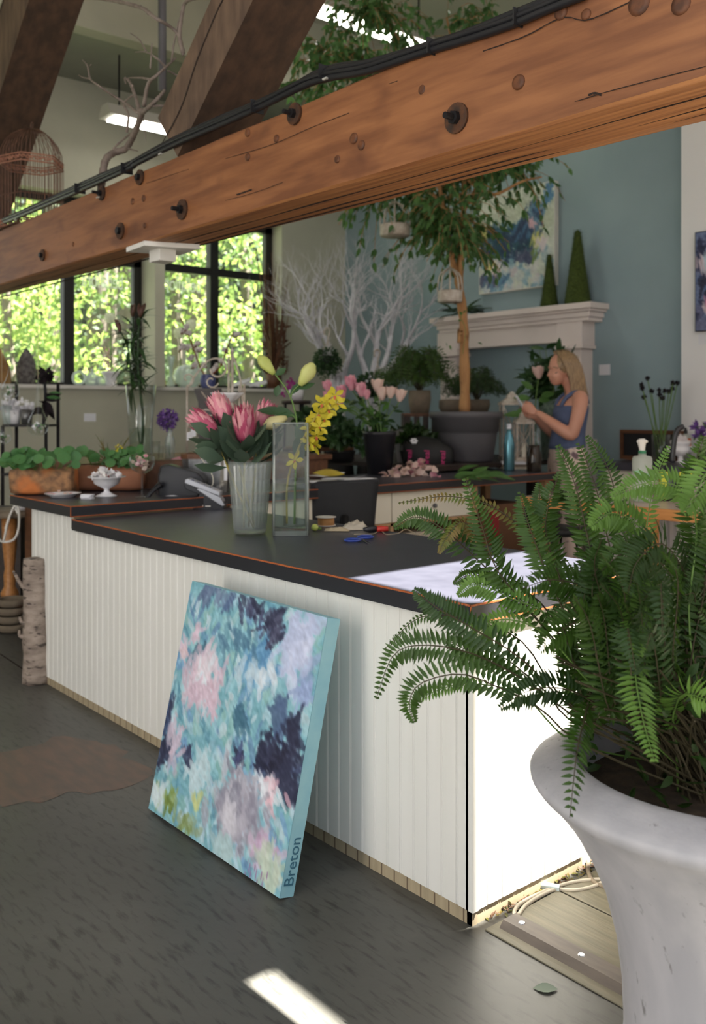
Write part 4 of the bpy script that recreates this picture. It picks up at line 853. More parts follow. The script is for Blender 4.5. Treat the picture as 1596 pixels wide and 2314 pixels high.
# small things on the worktop
def zat(px, py, z=ZT): p = onZ(px, py, z); return p, (p - CAM).dot(FW) / F
p, s = zat(737, 1187); rs_ = thing('ribbon_spool', 'tan ribbon spool with white flanges on the lower worktop', 'spool', p)
R_ = 22 * s; MB().lathe([(0, 0), (R_, 0), (R_, .002), (0, .002)], 28, p).build('flange', M['white'], rs_); MB().lathe([(R_ * .86, .002), (R_ * .86, .032), (0, .032)], 28, p).build('ribbon', M['kraft'], rs_, True); MB().lathe([(0, .032), (R_ * 1.05, .032), (R_ * 1.05, .034), (R_ * .3, .034), (R_ * .28, .03), (0, .03)], 28, p).build('flange', M['white'], rs_)
p, s = zat(712, 1200); gb = thing('seed_pod', 'pale green bumpy pod lying beside the square vase', 'seed pod', p)
g = MB(); g.ball(p + UP * .013, .014, .013, .013, 14, 10)
for i in range(len(g.v)): g.v[i] = g.v[i] + (g.v[i] - p - UP * .013) * .18 * noise.noise(g.v[i] * 180)
g.build('pod', M['greenball'], gb, True); MB().tube([p + RT * .012 + UP * .01, p + RT * .024 + UP * .008], .005, 8).build('stalk', M['stem_green'], gb, True)
def crumple(c, sx, sy, h, seed, n=14, sharp=9):
    mb = MB(); b = 0
    for j in range(n + 1):
        for i in range(n + 1):
            u, v = i / n * 2 - 1, j / n * 2 - 1; e = max(0, 1 - max(abs(u), abs(v)) ** 2.2); z = h * e * (.55 + .8 * abs(noise.noise(V(u * 2.3 + seed, v * 2.3, seed)))) + .002
            q = c + RT * (u * sx * (1 + .15 * noise.noise(V(v * 2, seed, 0)))) + FW * (v * sy * (1 + .2 * noise.noise(V(u * 2, seed, 4)))); mb.v.append(q + UP * (z + .3 * h * e * noise.noise(V(u * sharp, v * sharp, seed))))
    for j in range(n):
        for i in range(n): mb.f.append((j * (n + 1) + i, j * (n + 1) + i + 1, (j + 1) * (n + 1) + i + 1, (j + 1) * (n + 1) + i))
    return mb
p, s = zat(803, 1195); o = crumple(p, 30 * s, .045, .035, 3.1).build('cloth_rag', M['paper_cream'], None, True, loc=tuple(p)); tag(o, 'crumpled off-white rag on the worktop above the blue scissors', 'rag')
p, s = zat(762, 1199); o = crumple(p, 28 * s, .03, .012, 8.4).build('ribbon_scraps', M['twine'], None, True, loc=tuple(p)); tag(o, 'flat heap of pale ribbon ends in front of the spool', 'ribbon scraps')
p, s = zat(808, 1217); sc_ = thing('scissors', 'small scissors with blue handles lying open on the worktop', 'scissors', p)
for a, b in (((797, 1220), 1), ((826, 1213), -1)):
    q = onZ(*a, ZT + .006); pts = [q + RT * (17 * s * math.cos(t)) + FW * (.028 * math.sin(t)) for t in [i * 2 * math.pi / 16 for i in range(16)]]; MB().tube(pts, .0042, 8, closed=True).build('handle', M['blue'], sc_, True)
for a, b in (((812, 1216), (838, 1228)), ((814, 1214), (833, 1231))):
    u, v = onZ(*a, ZT + .004), onZ(*b, ZT + .003); n = (v - u).cross(UP).normalized() * .004; MB().hexa([u - n, u + n, v + n * .2, v - n * .2, u - n + UP * .002, u + n + UP * .002, v + n * .2 + UP * .002, v - n * .2 + UP * .002]).build('blade', M['chrome'], sc_)
p, s = zat(850, 1194); tl_ = thing('pruning_shears', 'red and black handled tool lying at the worktop back edge', 'tool', p)
u, v = onZ(833, 1196, ZT + .012), onZ(850, 1195, ZT + .012); MB().tube([u - RT * .02, u, v], [.006, .012, .011], 10).build('tool_body', M['black_plastic'], tl_, True); MB().tube([v, v + RT * .02, v + RT * .045], [.010, .012, .009], 10).build('handle', M['red'], tl_, True)
q = [onZ(x, y, ZT + .002) for x, y in ((800, 1207), (845, 1206), (858, 1195), (872, 1207), (900, 1205), (918, 1196), (945, 1208), (962, 1203), (985, 1213))]; o = MB().tube(spline(q, 60), .0013, 5).build('twine', M['twine'], None, True, loc=tuple(q[0])); tag(o, 'thin pale twine wandering across the worktop from the rag to the fern', 'twine')
# card terminal and phone
p, s = zat(462, 1150); tm = thing('card_terminal', 'black card terminal with silver keypad on the lower worktop', 'card terminal', p)
dT = (p - CAM).dot(FW)
def T(px, py, dep=0): return P(px, py, dT + dep)
def wedge(poly, dep, m, name, root, d0=None, bev=.003):
    d0 = d0 or dT; mb = MB(); n = len(poly); a = [P(x, y, d0) for x, y in poly]; b = [q + FW * dep for q in a]; mb.v += a + b
    mb.f.append(tuple(range(n))); mb.f.append(tuple(range(n, 2 * n))[::-1])
    for i in range(n): mb.f.append((i, i + n, (i + 1) % n + n, (i + 1) % n)) 
    o = mb.build(name, m, root, bevel=bev); return o
wedge([(408, 1152), (506, 1154), (508, 1136), (470, 1118), (455, 1112), (440, 1132), (412, 1144)], .10, M['black_plastic'], 'terminal_body', tm)
wedge([(418, 1084), (424, 1082), (497, 1112), (497, 1122), (418, 1092)], .085, M['silver'], 'upper_shell', tm, dT - .005)
wedge([(414, 1093), (418, 1090), (496, 1121), (480, 1128), (420, 1106)], .08, M['black_plastic'], 'hinge', tm)
wedge([(444, 1106), (452, 1104), (498, 1124), (508, 1142), (502, 1144), (480, 1130)], .09, M['silver'], 'lower_shell', tm, dT - .004)
lo = MB()
for i in range(5): lo.box(0, 0, 0, 0, 0, 0); 
kp = MB()
for r_ in range(4):
    for c_ in range(3):
        q = T(436 + r_ * 13, 1085.5 + r_ * 5.4, .015 + c_ * .022); kp.obox(q, RT * .005 - UP * .002, FW * .007, UP * .002 + RT * .001)
kp.build('keypad', mat('blue_grey_keys', (92, 100, 140), rough=.4), tm)
q = T(470, 1144, -.0025); MB().obox(q, RT * .012, UP * .0022, FW * .001).build('logo', M['white'], tm); MB().ball(T(458, 1143, -.002), .0045, .0015, .004).build('logo', M['white'], tm)
ph = onZ(400, 1118, ZR); dP = (ph - CAM).dot(FW); pn = thing('desk_phone', 'black desk phone with a slanted handset at the left of the terminal', 'telephone', ph)
wedge([(357, 1124), (444, 1130), (458, 1110), (462, 1085), (446, 1068), (380, 1050), (362, 1052), (356, 1075)], .10, M['black_plastic'], 'phone_body', pn, dP - .03, .01)
hs = spline([P(362, 1096, dP - .06), P(345, 1110, dP - .1), P(322, 1138, dP - .13), P(305, 1158, dP - .16)], 12)
MB().tube(hs, [.016, .015, .012, .0105, .010, .010, .010, .0105, .0115, .013, .0155, .017, .012], 10).build('handset', M['black_plastic'], pn, True)
MB().tube(spline([P(352, 1112, dP - .08), P(362, 1130, dP - .10), P(385, 1140, dP - .10), P(415, 1141, dT)], 14), .003, 6).build('phone_cord', M['black_plastic'], pn, True)
def cable3(name, label, pts, r, m): q = spline(pts, 8 * len(pts)); o = MB().tube(q, r, 7).build(name, m, None, True, loc=tuple(q[0])); return tag(o, label, 'cable')
cable3('white_cable', 'white cable lying from behind the handset to the card terminal', [P(360, 1124, dP - .07), P(395, 1121, dT + .06), P(425, 1130, dT + .03), P(438, 1136, dT - .005), P(412, 1148, dT - .01), P(406, 1152, dT)], .0032, M['paper'])
cable3('white_cable', 'thin white cable curving down in front of the galvanised planter', [P(448, 988, 4.9), P(444, 1010, 4.6), P(455, 1035, 4.36), P(478, 1070, 4.3), P(482, 1090, 4.22), P(476, 1102, dT + .03)], .003, mat('off_white_cable', (206, 202, 190), rough=.5))
# ================================================================== raised worktop, left
p, s = zat(241, 1122, ZR); bw = thing('footed_bowl', 'white footed china bowl heaped with crumpled wrappers on the raised worktop', 'bowl', p); h = 44 * s
vlath(bw, 'bowl_body', M['china'], [(0, 0), (.046, 0), (.05, .004), (.03, .012), (.012, .024), (.011, .034), (.03, .044), (.056, .060), (.064, h - .004), (.086, h), (.086, h + .003), (.062, h - .001), (.05, .062), (0, .05)], p, 48)
for k in range(44):
    a = rnd(0, 6.28); r_ = .058 * math.sqrt(random.random()); q = p + V(r_ * math.cos(a), r_ * math.sin(a), h + .004 + rnd(0, .062) * (1 - r_ / .07)); m_ = MB(); n_ = rvec(); t = n_.orthogonal().normalized(); u = n_.cross(t); ww = rnd(.014, .024)
    pts = [q + (t * math.cos(j * 1.05) + u * math.sin(j * 1.05)) * ww * rnd(.6, 1.2) + n_ * rnd(-.008, .008) for j in range(6)]; b = len(m_.v); m_.v += [q + n_ * .006] + pts; m_.f += [(0, 1 + j, 1 + (j + 1) % 6) for j in range(6)]
    if k == 0: mw_ = m_
    else: n0 = len(mw_.v); mw_.v += m_.v; mw_.f += [tuple(i + n0 for i in f) for f in m_.f]
o = mw_.build('candy_wrappers', mat('printed_paper_wrappers', (240, 238, 242), (232, 228, 226), scale=30, rough=.6, col3=(196, 92, 104), s3=34, lo3=.66, hi3=.7), None, loc=tuple(p + UP * h)); tag(o, 'heap of crumpled white printed wrappers in the footed bowl', 'wrappers', kind='stuff')
p, s = zat(142, 1124, ZR); ds = thing('small_dish', 'shallow white china dish near the raised worktop front left corner', 'dish', p)
vlath(ds, 'dish_body', M['china'], [(0, 0), (.05, 0), (.056, .006), (.078, .020), (.082, .020), (.054, .01), (0, .008)], p, 40)
for k in range(12):
    q = p + V(rnd(-.05, .05), rnd(-.05, .05), .019); o = MB().leaf(q, V(rnd(-1, 1), rnd(-1, 1), .1), UP, .03, .018, .3, .3, 3).build('rose_petal', M['rose'] if k % 3 == 0 else M['rose_pale'], None, loc=tuple(q)); tag(o, 'pink or cream rose petal lying in the shallow white dish', 'petal', 'petals in the dish')
p, s = zat(197, 1128, ZR); cs = MB()
for k in range(6): cs.rbox(p + V(rnd(-.003, .003), rnd(-.003, .003), .002 + k * .0036), .052, .03, .0034, .5 + rnd(-.2, .2))
tag(cs.build('business_cards', M['paper'], None, loc=tuple(p)), 'small stack of white cards between the dish and the footed bowl', 'cards')
p, s = zat(321, 1124, ZR); cg = thing('coupe_glass', 'stemmed glass full of pale pink petals on the raised worktop', 'glass', p); h = 92 * s
vlath(cg, 'glass_body', M['glass'], [(0, 0), (.03, .0), (.031, .002), (.006, .008), (.0042, .02), (.0042, h * .55), (.012, h * .58), (.045, h * .68), (.058, h * .82), (.056, h), (.054, h), (.056, h * .82), (.043, h * .69), (0, h * .59)], p, 40)
for k in range(26):
    a = rnd(0, 6.28); r_ = .044 * math.sqrt(random.random()); q = p + V(r_ * math.cos(a), r_ * math.sin(a), h * rnd(.72, 1.02)); o = MB().leaf(q - V(0, 0, .005), rvec() * .8 + V(-.2 * math.cos(a), -.2 * math.sin(a), .2), rvec(), rnd(.018, .026), .022, .5, .4, 4, .6).build('rose_petal', M['rose_pale'] if k % 3 else M['rose'], None, True, loc=tuple(q)); tag(o, 'pale pink rose petal in the stemmed glass', 'petal', 'petals in the stemmed glass')
# planters
def obx(c, hx, hy, h): return [[c + RT * a * hx + FW * b * hy + UP * z for a, b in ((-1, -1), (1, -1), (1, 1), (-1, 1))] for z in (0, h)]
def rough_log(name, c, hx, hy, h, m, root, amp=.02, seed=0, taper=1.0):
    mb = MB(); n = 28; rr = []
    for i in range(19):
        u = -1 + 2 * i / 18; r_ = []
        for k in range(n):
            a = 2 * math.pi * k / n; cy_, cz_ = math.cos(a), math.sin(a); sgn = lambda v: math.copysign(abs(v) ** .55, v); e = 1 - .12 * abs(u) ** 6
            q = c + RT * (u * hx) + FW * (sgn(cy_) * hy * e) + UP * (h / 2 + sgn(cz_) * h / 2 * e); nn = noise.noise(q * 14 + V(seed, 0, 0)) * amp + noise.noise(q * 40) * amp * .4
            if q.z < c.z + .012: nn = 0
            r_.append(q + (FW * cy_ + UP * cz_) * nn)
        rr.append(r_)
    return mb.rings(rr).build(name, m, root, True)
def pilea(root, c, hx, hy, n, hmin, hmax, spread=1.25, R=(.018, .032)):
    L = MB(); S_ = MB()
    for k in range(n):
        a, b = rnd(-1, 1), rnd(-1, 1); q = c + RT * a * hx * .8 + FW * b * hy * .8; t = c + RT * a * hx * spread + FW * (b * hy * spread - .02) + UP * rnd(hmin, hmax); S_.tube([q, q.lerp(t, .6) + UP * .015, t], .0014, 4)
        nn = (UP * rnd(.2, .9) - FW * rnd(.3, 1) + RT * rnd(-.5, .5)).normalized(); x = nn.orthogonal().normalized(); y_ = nn.cross(x); r_ = rnd(*R); b0 = len(L.v); L.v.append(t - nn * .003)
        for j in range(12): L.v.append(t + (x * math.cos(j * math.pi / 6) + y_ * math.sin(j * math.pi / 6)) * r_ + nn * rnd(-.001, .002))
        for j in range(12): L.f.append((b0, b0 + 1 + j, b0 + 1 + (j + 1) % 12))
    S_.build('stalks', M['stem_green'], root); L.build('leaves', M['pilea'], root, True)
c = P(100, 0, 4.36); c.z = ZR; lg = thing('log_planter', 'weathered log planter of round green leaves at the raised worktop left end', 'planter', c)
rough_log('log_body', c, .145, .07, .125, M['log'], lg, .018, 1); pilea(lg, c + UP * .115, .14, .06, 46, .02, .095)
c = P(248, 0, 4.56); c.z = ZR; tp = thing('terracotta_planter', 'terracotta block planter of round leaves behind the footed bowl', 'planter', c)
rough_log('planter_body', c, .165, .055, .125, M['terracotta'], tp, .004, 3); pilea(tp, c + UP * .12, .15, .05, 40, .01, .085)
gs = MB()
for k in range(34):
    q = c + RT * rnd(-.03, .03) + UP * .12 + FW * .03; a = rnd(-1.25, 1.25); gs.leaf(q, RT * math.sin(a) + UP * math.cos(a) * .75 + FW * rnd(-.3, .4), UP - FW, rnd(.12, .2), .006, .5, .1, 5)
tpg = gs.build('grassy_blades', M['fern_brown'], tp, True)
yl = MB()
for k in range(9): q = P(266 + rnd(-6, 8), 1008 + k * 2.2, 4.56); yl.leaf(q, rvec() + UP, -FW, .016, .01, .2, .2, 3)
yl.build('yellow_florets', M['orchid'], tp)
c = P(381, 0, 4.74); c.z = ZR; o = thing('wooden_box', 'reddish brown wooden box on the raised worktop behind the desk phone', 'box', c)
bb = MB(); hx, hy, hh = .115, .06, .135
for a in (-1, 1): bb.obox(c + RT * a * (hx - .006) + UP * hh / 2, RT * .006, FW * hy, UP * hh / 2); bb.obox(c + FW * a * (hy - .006) + UP * hh / 2, RT * (hx - .012), FW * .006, UP * hh / 2)
bb.obox(c + UP * .006, RT * (hx - .012), FW * (hy - .012), UP * .006); bb.build('box_sides', M['brownwood'], o)
c = P(468, 0, 4.52); c.z = ZR; o = thing('metal_planter', 'galvanised metal planter with brown rim behind the card terminal', 'planter', c); hh = .185
rr = lambda a, z: [c + RT * a * x + FW * .075 * a / .115 * y_ + UP * z for x, y_ in ((-1, -.7), (-.7, -1), (.7, -1), (1, -.7), (1, .7), (.7, 1), (-.7, 1), (-1, .7))]
MB().rings([rr(.10, 0), rr(.112, hh - .02), rr(.108, hh - .02), rr(.097, .01)]).build('planter_body', M['galv'], o); MB().rings([rr(.118, hh - .024), rr(.118, hh), rr(.104, hh), rr(.104, hh - .024)], caps=False).build('rim', M['brownwood'], o)
pt_ = MB().obox(P(510, 1062, 4.40), RT * .008, FW * .0006, UP * .05).build('price_tag', M['paper'], o)
# rose bucket
p, s = zat(858, 1072, ZR); rb = thing('flower_bucket', 'tall black tapered bucket holding the pink roses', 'bucket', p); h = 97 * s; r0, r1 = 27 * s, 38 * s
vlath(rb, 'bucket_body', M['black_plastic'], [(0, 0), (r0, 0), (r0 + (r1 - r0) * .93, h - .02), (r1 * 1.0, h - .018), (r1 * 1.02, h), (r1 * .96, h), (r0 * .95, .01), (0, .01)], p, 40)
dr = (p - CAM).dot(FW)
def rose(root, c, ax, R, m, open_=1.0):
    ax = Vector(ax).normalized(); X = ax.orthogonal().normalized(); Y = ax.cross(X); f = MB()
    for ring, (n, rr_, L, t_) in enumerate([(5, .30, 2.1, .34), (5, .26, 2.0, .22), (4, .18, 1.9, .1), (4, .10, 1.75, .0), (3, .04, 1.6, -.05)]):
        for k in range(n):
            a = 2 * math.pi * (k + .5 * ring) / n + ring * .4; o = X * math.cos(a) + Y * math.sin(a)
            f.leaf(c - ax * R + o * R * rr_, ax + o * (t_ * open_ + .28), o, L * R, 1.5 * R, .42 - .25 * open_ * (ring < 2), -.45, 5, .62)
    return f.build('bloom', m, root, True)
for k, (px, py, R, m_, lb) in enumerate([(741, 874, 14, 'rose', 'pink rose furthest left and highest in the bucket row'), (742, 895, 13, 'rose', 'pink rose low at the far left over the yellow orchid'), (773, 886, 15, 'rose', 'pink rose just left of the topmost rose'), (770, 900, 13, 'rose', 'pink rose low beneath its left neighbours in the bucket'), (793, 866, 17, 'rose', 'large pink rose standing topmost in the bucket'), (816, 881, 16, 'rose', 'pink rose right of the topmost rose'), (829, 892, 11, 'rose', 'smallest pink rose peeping out in the middle of the bunch'), (853, 872, 16, 'rose_pale', 'cream pink rose topmost of the right hand group'), (863, 890, 16, 'rose_pale', 'cream pink rose front centre of the right hand group'), (883, 887, 14, 'rose_pale', 'cream pink rose second from the right in the bucket'), (905, 894, 15, 'rose_pale', 'cream pink rose at the far right of the bucket')]):
    c = P(px, py, dr + rnd(-.05, .06)); b = p + V(rnd(-.03, .03), rnd(-.03, .03), .02); r_ = thing('rose', lb, 'flower', b, 'roses in the black bucket'); ax = (c - p - UP * .05).normalized() * .7 + UP * .6
    rose(r_, c, ax, R * s, M[m_], .6 if m_ == 'rose' else .9); mid = p + V(rnd(-.04, .04), rnd(-.04, .04), h); stp = spline([b, mid, c - ax.normalized() * R * s * .9], 12); MB().tube(stp, .0032, 6).build('stem', M['stem_green'], r_, True)
    g = MB()
    for j in range(9):
        q = stp[rnd_ if (rnd_ := random.randint(6, 11)) else 6]; g.leaf(q, RT * rnd(-1, 1) + FW * rnd(-1, 1) + UP * rnd(-.4, .6), UP - FW * .6, rnd(.05, .085), rnd(.03, .045), rnd(0, .4), .15, 4)
    g.build('leaves', M['mleaf'] if k % 2 else M['dleaf'], r_, True)
# papers with a yellow leaf
p, s = zat(770, 1084, ZR)
for k, (px, py, a, L, W, lb) in enumerate([(745, 1088, .2, .24, .17, 'lower sheet of loose paper left of the black bucket'), (775, 1084, -.3, .22, .15, 'middle sheet of loose paper left of the black bucket'), (805, 1086, .5, .2, .13, 'sheet of loose paper nearest the black bucket'), (735, 1080, .9, .2, .14, 'sheet of loose paper under the yellow leaf')]):
    q = onZ(px, py, ZR + .004); mb = MB(); n = 8
    for i in range(n + 1):
        for j in (0, 1):
            u = i / n - .5; x = math.cos(a) * u * L - math.sin(a) * (j - .5) * W; y_ = math.sin(a) * u * L + math.cos(a) * (j - .5) * W; mb.v.append(q + RT * x + FW * y_ + UP * (.003 + k * .0045 + .014 * max(0, u) ** 2 * (k % 2) * 4))
    for i in range(n): mb.f.append((2 * i, 2 * i + 2, 2 * i + 3, 2 * i + 1))
    o = mb.build('paper_sheet', M['paper'], None, True, loc=tuple(q)); so2 = o.modifiers.new('thick', 'SOLIDIFY'); so2.thickness = .0012; tag(o, lb, 'paper', 'papers on the raised worktop')
q = onZ(706, 1076, ZR + .03); o = MB().leaf(P(706, 1069, 5.3), RT - UP * .01, UP * .8 - FW, 74 * 5.3 / F, .05, .05, .35, 7, .5).build('yellow_leaf', M['yellow_leaf'], None, True, loc=tuple(P(706, 1069, 5.3))); tag(o, 'long yellow leaf lying on the loose papers', 'leaf')
# petals, bag, cut leaves
p, s = zat(932, 1076, ZR)
for k in range(60):
    t = random.random(); u, v = rnd(-1, 1), rnd(-1, 1); hgt = max(0, 1 - abs(u) ** 1.5) * max(0, 1 - v * v) * .075; q = p + RT * (u * 56 * s) + FW * (v * .10) + UP * (.006 + hgt * random.random())
    o = MB().leaf(q, rvec() + V(0, 0, .1), rvec() + UP * .8, rnd(.045, .065), rnd(.04, .055), rnd(.3, .7), .45, 4, .6).build('rose_petal', [M['petal'], M['rose_pale'], M['rose']][k % 5 % 3], None, True, loc=tuple(q)); tag(o, 'loose pink or cream petal in the pile beside the black bag', 'petal', 'pile of rose petals on the raised worktop')
p, s = zat(968, 1062, ZR); db = (p - CAM).dot(FW); bg_ = thing('flower_bag', 'black cushion-like bag with white daisies and pink lettering lying on the counter', 'bag', p)
mb = MB(); rr = []
for i in range(13):
    u = i / 12; c = P(912 + 112 * u, 1028 + 6 * u, db) ; wv = (.35 + .65 * math.sin(math.pi * min(1, max(.08, u * .9 + .08))) ** .5); hh = 44 * s * wv * (1.05 - .15 * u); r_ = []
    for k in range(20):
        a = 2 * math.pi * k / 20; q = c + FW * (.085 * wv * math.cos(a)) + UP * (hh * math.sin(a) * (1 + .08 * noise.noise(V(u * 5, a, 1)))); q.z = max(q.z, ZR + .002); r_.append(q)
    rr.append(r_)
mb.rings(rr).build('bag_body', M['dark'], bg_, True)
for k, (px, py) in enumerate([(924, 1062), (964, 1063), (1000, 1064)]):
    o = lettering('floreal', tuple(P(px + 5, py, db - .097)), .052, 'bag_lettering', M['hotpink'], bg_, (0, 0, 0), .0006); X_ = (UP * 1 + RT * .05).normalized(); Z_ = -FW; Y_ = Z_.cross(X_).normalized()
    mw = Matrix((X_, Y_, Z_)).transposed().to_4x4(); mw.translation = P(px + 5, py, db - .096) - bg_.location; o.matrix_basis = mw
for px, py in ((936, 996), (974, 1001)):
    q = P(px, py, db - .05); f = MB(); nn = (-FW * .8 + UP * .6).normalized(); x = RT; y_ = nn.cross(x)
    for j in range(6): f.leaf(q, x * math.cos(j * 1.047) + y_ * math.sin(j * 1.047), nn, .026, .02, .1, 0, 4, .6)
    o = f.build('daisy_print', M['paper'], bg_); MB().ball(q + nn * .002, .004).build('daisy_centre', M['dark'], o)
p, s = zat(1090, 1066, ZR); 
for k in range(16):
    px = rnd(1022, 1105); q = onZ(px, rnd(1064, 1082), ZR + rnd(.006, .03)); o = MB().leaf(q, RT * rnd(.2, 1) + FW * rnd(-.5, .5) + UP * rnd(-.05, .2), UP - FW * .3, rnd(.09, .15), rnd(.05, .07), .15, .2, 5).build('cut_leaf', M['mleaf'], None, True, loc=tuple(q)); tag(o, 'cut green leaf in the heap right of the black bag', 'leaf', 'cut leaves on the raised worktop')
for k in range(7):
    a = onZ(1050 + k * 4, 1068 + k * 1.6, ZR + .008 + .003 * k); b = onZ(1140 + k * 4, 1078 + (k - 3) * 2.2, ZR + .005); q = spline([a, a.lerp(b, .5) + UP * .01, b], 8); o = MB().tube(q, .004, 6).build('flower_trimming', M['mleaf'], None, True, loc=tuple(a)); tag(o, 'cut green stem trailing right from the leaf heap', 'stem', 'cut stems on the raised worktop')
cl = MB(); c = P(905, 1010, db + .12); rr = []
for i in range(6):
    t = i / 5; rr.append([c + RT * ((.02 + .055 * t) * math.cos(a) * (1 + .2 * noise.noise(V(a, t * 3, 2))) + .01 * t) + FW * ((.015 + .04 * t) * math.sin(a)) + UP * (ZR + .001 - c.z + .26 * t + .01 * math.sin(3 * a)) for a in [j * 2 * math.pi / 14 for j in range(14)]])
o = cl.rings(rr, caps=False).build('cellophane_sleeve', M['clearplastic'], None, loc=(c.x, c.y, ZR)); tag(o, 'crinkled grey cellophane sleeve standing right of the black bucket', 'sleeve')
# books, bottle, jar
for k in range(3):
    q = onZ(1160, 1059, ZR); ang2 = math.atan2(RT.y, RT.x) + .15 - .12 * k; o = MB().rbox(q + UP * (.008 + .0165 * k), .19 - .015 * k, .15, .016, ang2).build('book', [M['paper_cream'], M['stonepot'], M['paper']][k], None, bevel=.002, loc=(q.x, q.y, ZR + .0165 * k)); tag(o, ['bottom book of the small stack before the teal bottle', 'middle grey book of the small stack before the teal bottle', 'top white booklet of the small stack before the teal bottle'][k], 'book', 'small book stack')
p = P(1151, 0, 6.08); p.z = ZR; s = 6.08 / F; tb = thing('water_bottle', 'teal metal water bottle with silver cap on the raised worktop', 'bottle', p); h = 106 * s
vlath(tb, 'bottle_body', M['teal_bottle'], [(0, 0), (.034, 0), (.036, .006), (.036, h * .58), (.03, h * .70), (.017, h * .82), (.0145, h * .89), (0, h * .89)], p, 28); vlath(tb, 'cap', M['silver'], [(.0165, h * .89), (.017, h * .98), (.013, h), (0, h)], p, 20)
p = P(1207, 0, 5.98); p.z = ZR; s = 5.98 / F; jr = thing('brown_jar', 'smoky brown glass jar at the far end of the raised worktop', 'jar', p); h = 60 * s
vlath(jr, 'jar_body', M['amber_glass'], [(0, 0), (.045, 0), (.047, .006), (.047, h * .72), (.036, h * .86), (.036, h), (.033, h), (.034, h * .85), (.044, h * .7), (.043, .01), (0, .01)], p, 28)
# office chair behind the counter
cp = onY(779, 1140, 2.95); oc = thing('office_chair', 'black office chair with curved mesh backrest behind the lower worktop', 'chair', (cp.x, cp.y, 0)); dC = (cp - CAM).dot(FW)
rows = [(1089, 704, 857), (1096, 702, 857), (1120, 701, 853), (1150, 702, 850), (1175, 704, 848), (1205, 708, 846)]; mb = MB(); rr = []
for py, x0, x1 in rows:
    r_ = [P(x0 + (x1 - x0) * i / 10, py - (6 * (i / 10) - (5 if i == 0 else 0)) * (py < 1100), dC + .05 - .05 * math.sin(math.pi * i / 10) * 1 + .0) for i in range(11)]; r_ += [q + FW * .035 for q in r_[::-1]]; rr.append(r_)
mb.rings(rr).build('backrest', M['black_fabric'], oc, True, bevel=0)
zs = cp.z; fd = (-RT * .1 + FW).normalized()
MB().lathe([(0, -.04), (.22, -.04), (.24, -.02), (.24, .02), (.2, .04), (0, .045)], 28, cp - FW * .20 + UP * (.46 - cp.z)).build('seat', M['black_fabric'], oc, True)
b_ = cp - FW * .20; MB().tube([(b_.x, b_.y, .43), (b_.x, b_.y, .08)], .028, 12).build('gas_post', M['dark_iron'], oc, True); MB().tube([cp - FW * .0 - UP * .06, V(b_.x, b_.y, .42)], .02, 8).build('back_bracket', M['dark'], oc, True)
for k in range(5):
    a = k * 1.2566 + .3; e = V(b_.x + .27 * math.cos(a), b_.y + .27 * math.sin(a), .065); MB().tube([(b_.x, b_.y, .10), e], [.024, .016], 8).build('base_arm', M['dark'], oc, True); MB().ball(e - UP * .035, .03, .02, .03).build('caster', M['dark'], oc, True)
# ================================================================== back of the shop
random.seed(77)
# fireplace surround
fx0, fx1 = onY(988, 760, 5.88).x, onY(1315, 760, 5.88).x
ZM = 2.015
fp = thing('fireplace_mantel', 'pale stone coloured fireplace mantel on the teal wall', 'mantelpiece', ((fx0 + fx1) / 2, 5.95, 0))
sx0, sx1 = onY(970, 720, 5.81).x, onY(1335, 683, 5.81).x
mb = MB()
for y0, e, z0, z1 in ((5.81, 0, ZM - .045, ZM), (5.835, .02, ZM - .065, ZM - .045), (5.855, .045, ZM - .105, ZM - .065), (5.87, .06, ZM - .135, ZM - .105)): mb.box(sx0 + e, sx1 - e, y0, YT, z0, z1)
mb.build('mantel_shelf', M['mantel'], fp, bevel=.004)
zfr = 1.2 + (928 - 779) / F * ((fx0 * -.7638 + 5.88 * .6455)); zfr = onY(1200, 777, 5.88).z
pw = onY(1315, 800, 5.88).x - onY(1258, 800, 5.88).x
MB().box(fx0 + .05, fx1 - .05, 5.90, YT, zfr, ZM - .13).build('frieze', M['mantel'], fp, bevel=.003)
for x0 in (fx0, fx1 - pw):
    p_ = MB(); p_.box(x0, x0 + pw, 5.88, YT, zfr - .03, ZM - .13); p_.box(x0 - .012, x0 + pw + .012, 5.87, YT, zfr - .06, zfr - .03); p_.box(x0 + .02, x0 + pw - .02, 5.90, YT, .25, zfr - .06); p_.box(x0 - .02, x0 + pw + .02, 5.85, YT, 0, .98 if x0 > -5 else .98); p_.build('pilaster', M['mantel'], fp, bevel=.004)
# topiary cones
def topiary(px0, px1, pyt, pyb, y, label):
    a, b = onY(px0, pyb, y), onY(px1, pyb, y); c = (a + b) / 2; c.z = ZM; d = (c - CAM).dot(FW); r = (px1 - px0) / 2 * d / F; h = (pyb - pyt) * d / F
    o = thing('moss_topiary', label, 'topiary', c, 'moss cones on the mantel'); mb = MB(); N = 40; rr = []
    for i in range(31):
        t = i / 30; R_ = r * (1 - t * .80) * (1 if t < .97 else .5); rr.append([c + V(math.cos(k * 2 * math.pi / N), math.sin(k * 2 * math.pi / N) * .9, 0) * R_ * (1 + .07 * noise.noise(V(k * .9, t * 30, px0))) + UP * h * t for k in range(N)])
    mb.rings(rr).build('moss_body', M['moss'], o, True)
    f = MB()
    for k in range(1500):
        t = random.random() ** 1.3; a = rnd(0, 6.283); R_ = r * (1 - t * .8); q = c + V(math.cos(a), math.sin(a) * .9, 0) * R_ + UP * h * t; f.leaf(q, V(math.cos(a), math.sin(a), rnd(.2, 1.2)), UP, rnd(.008, .018), .006, .2, 0, 2)
    f.build('moss_tufts', M['moss'], o)['kind'] = 'stuff'
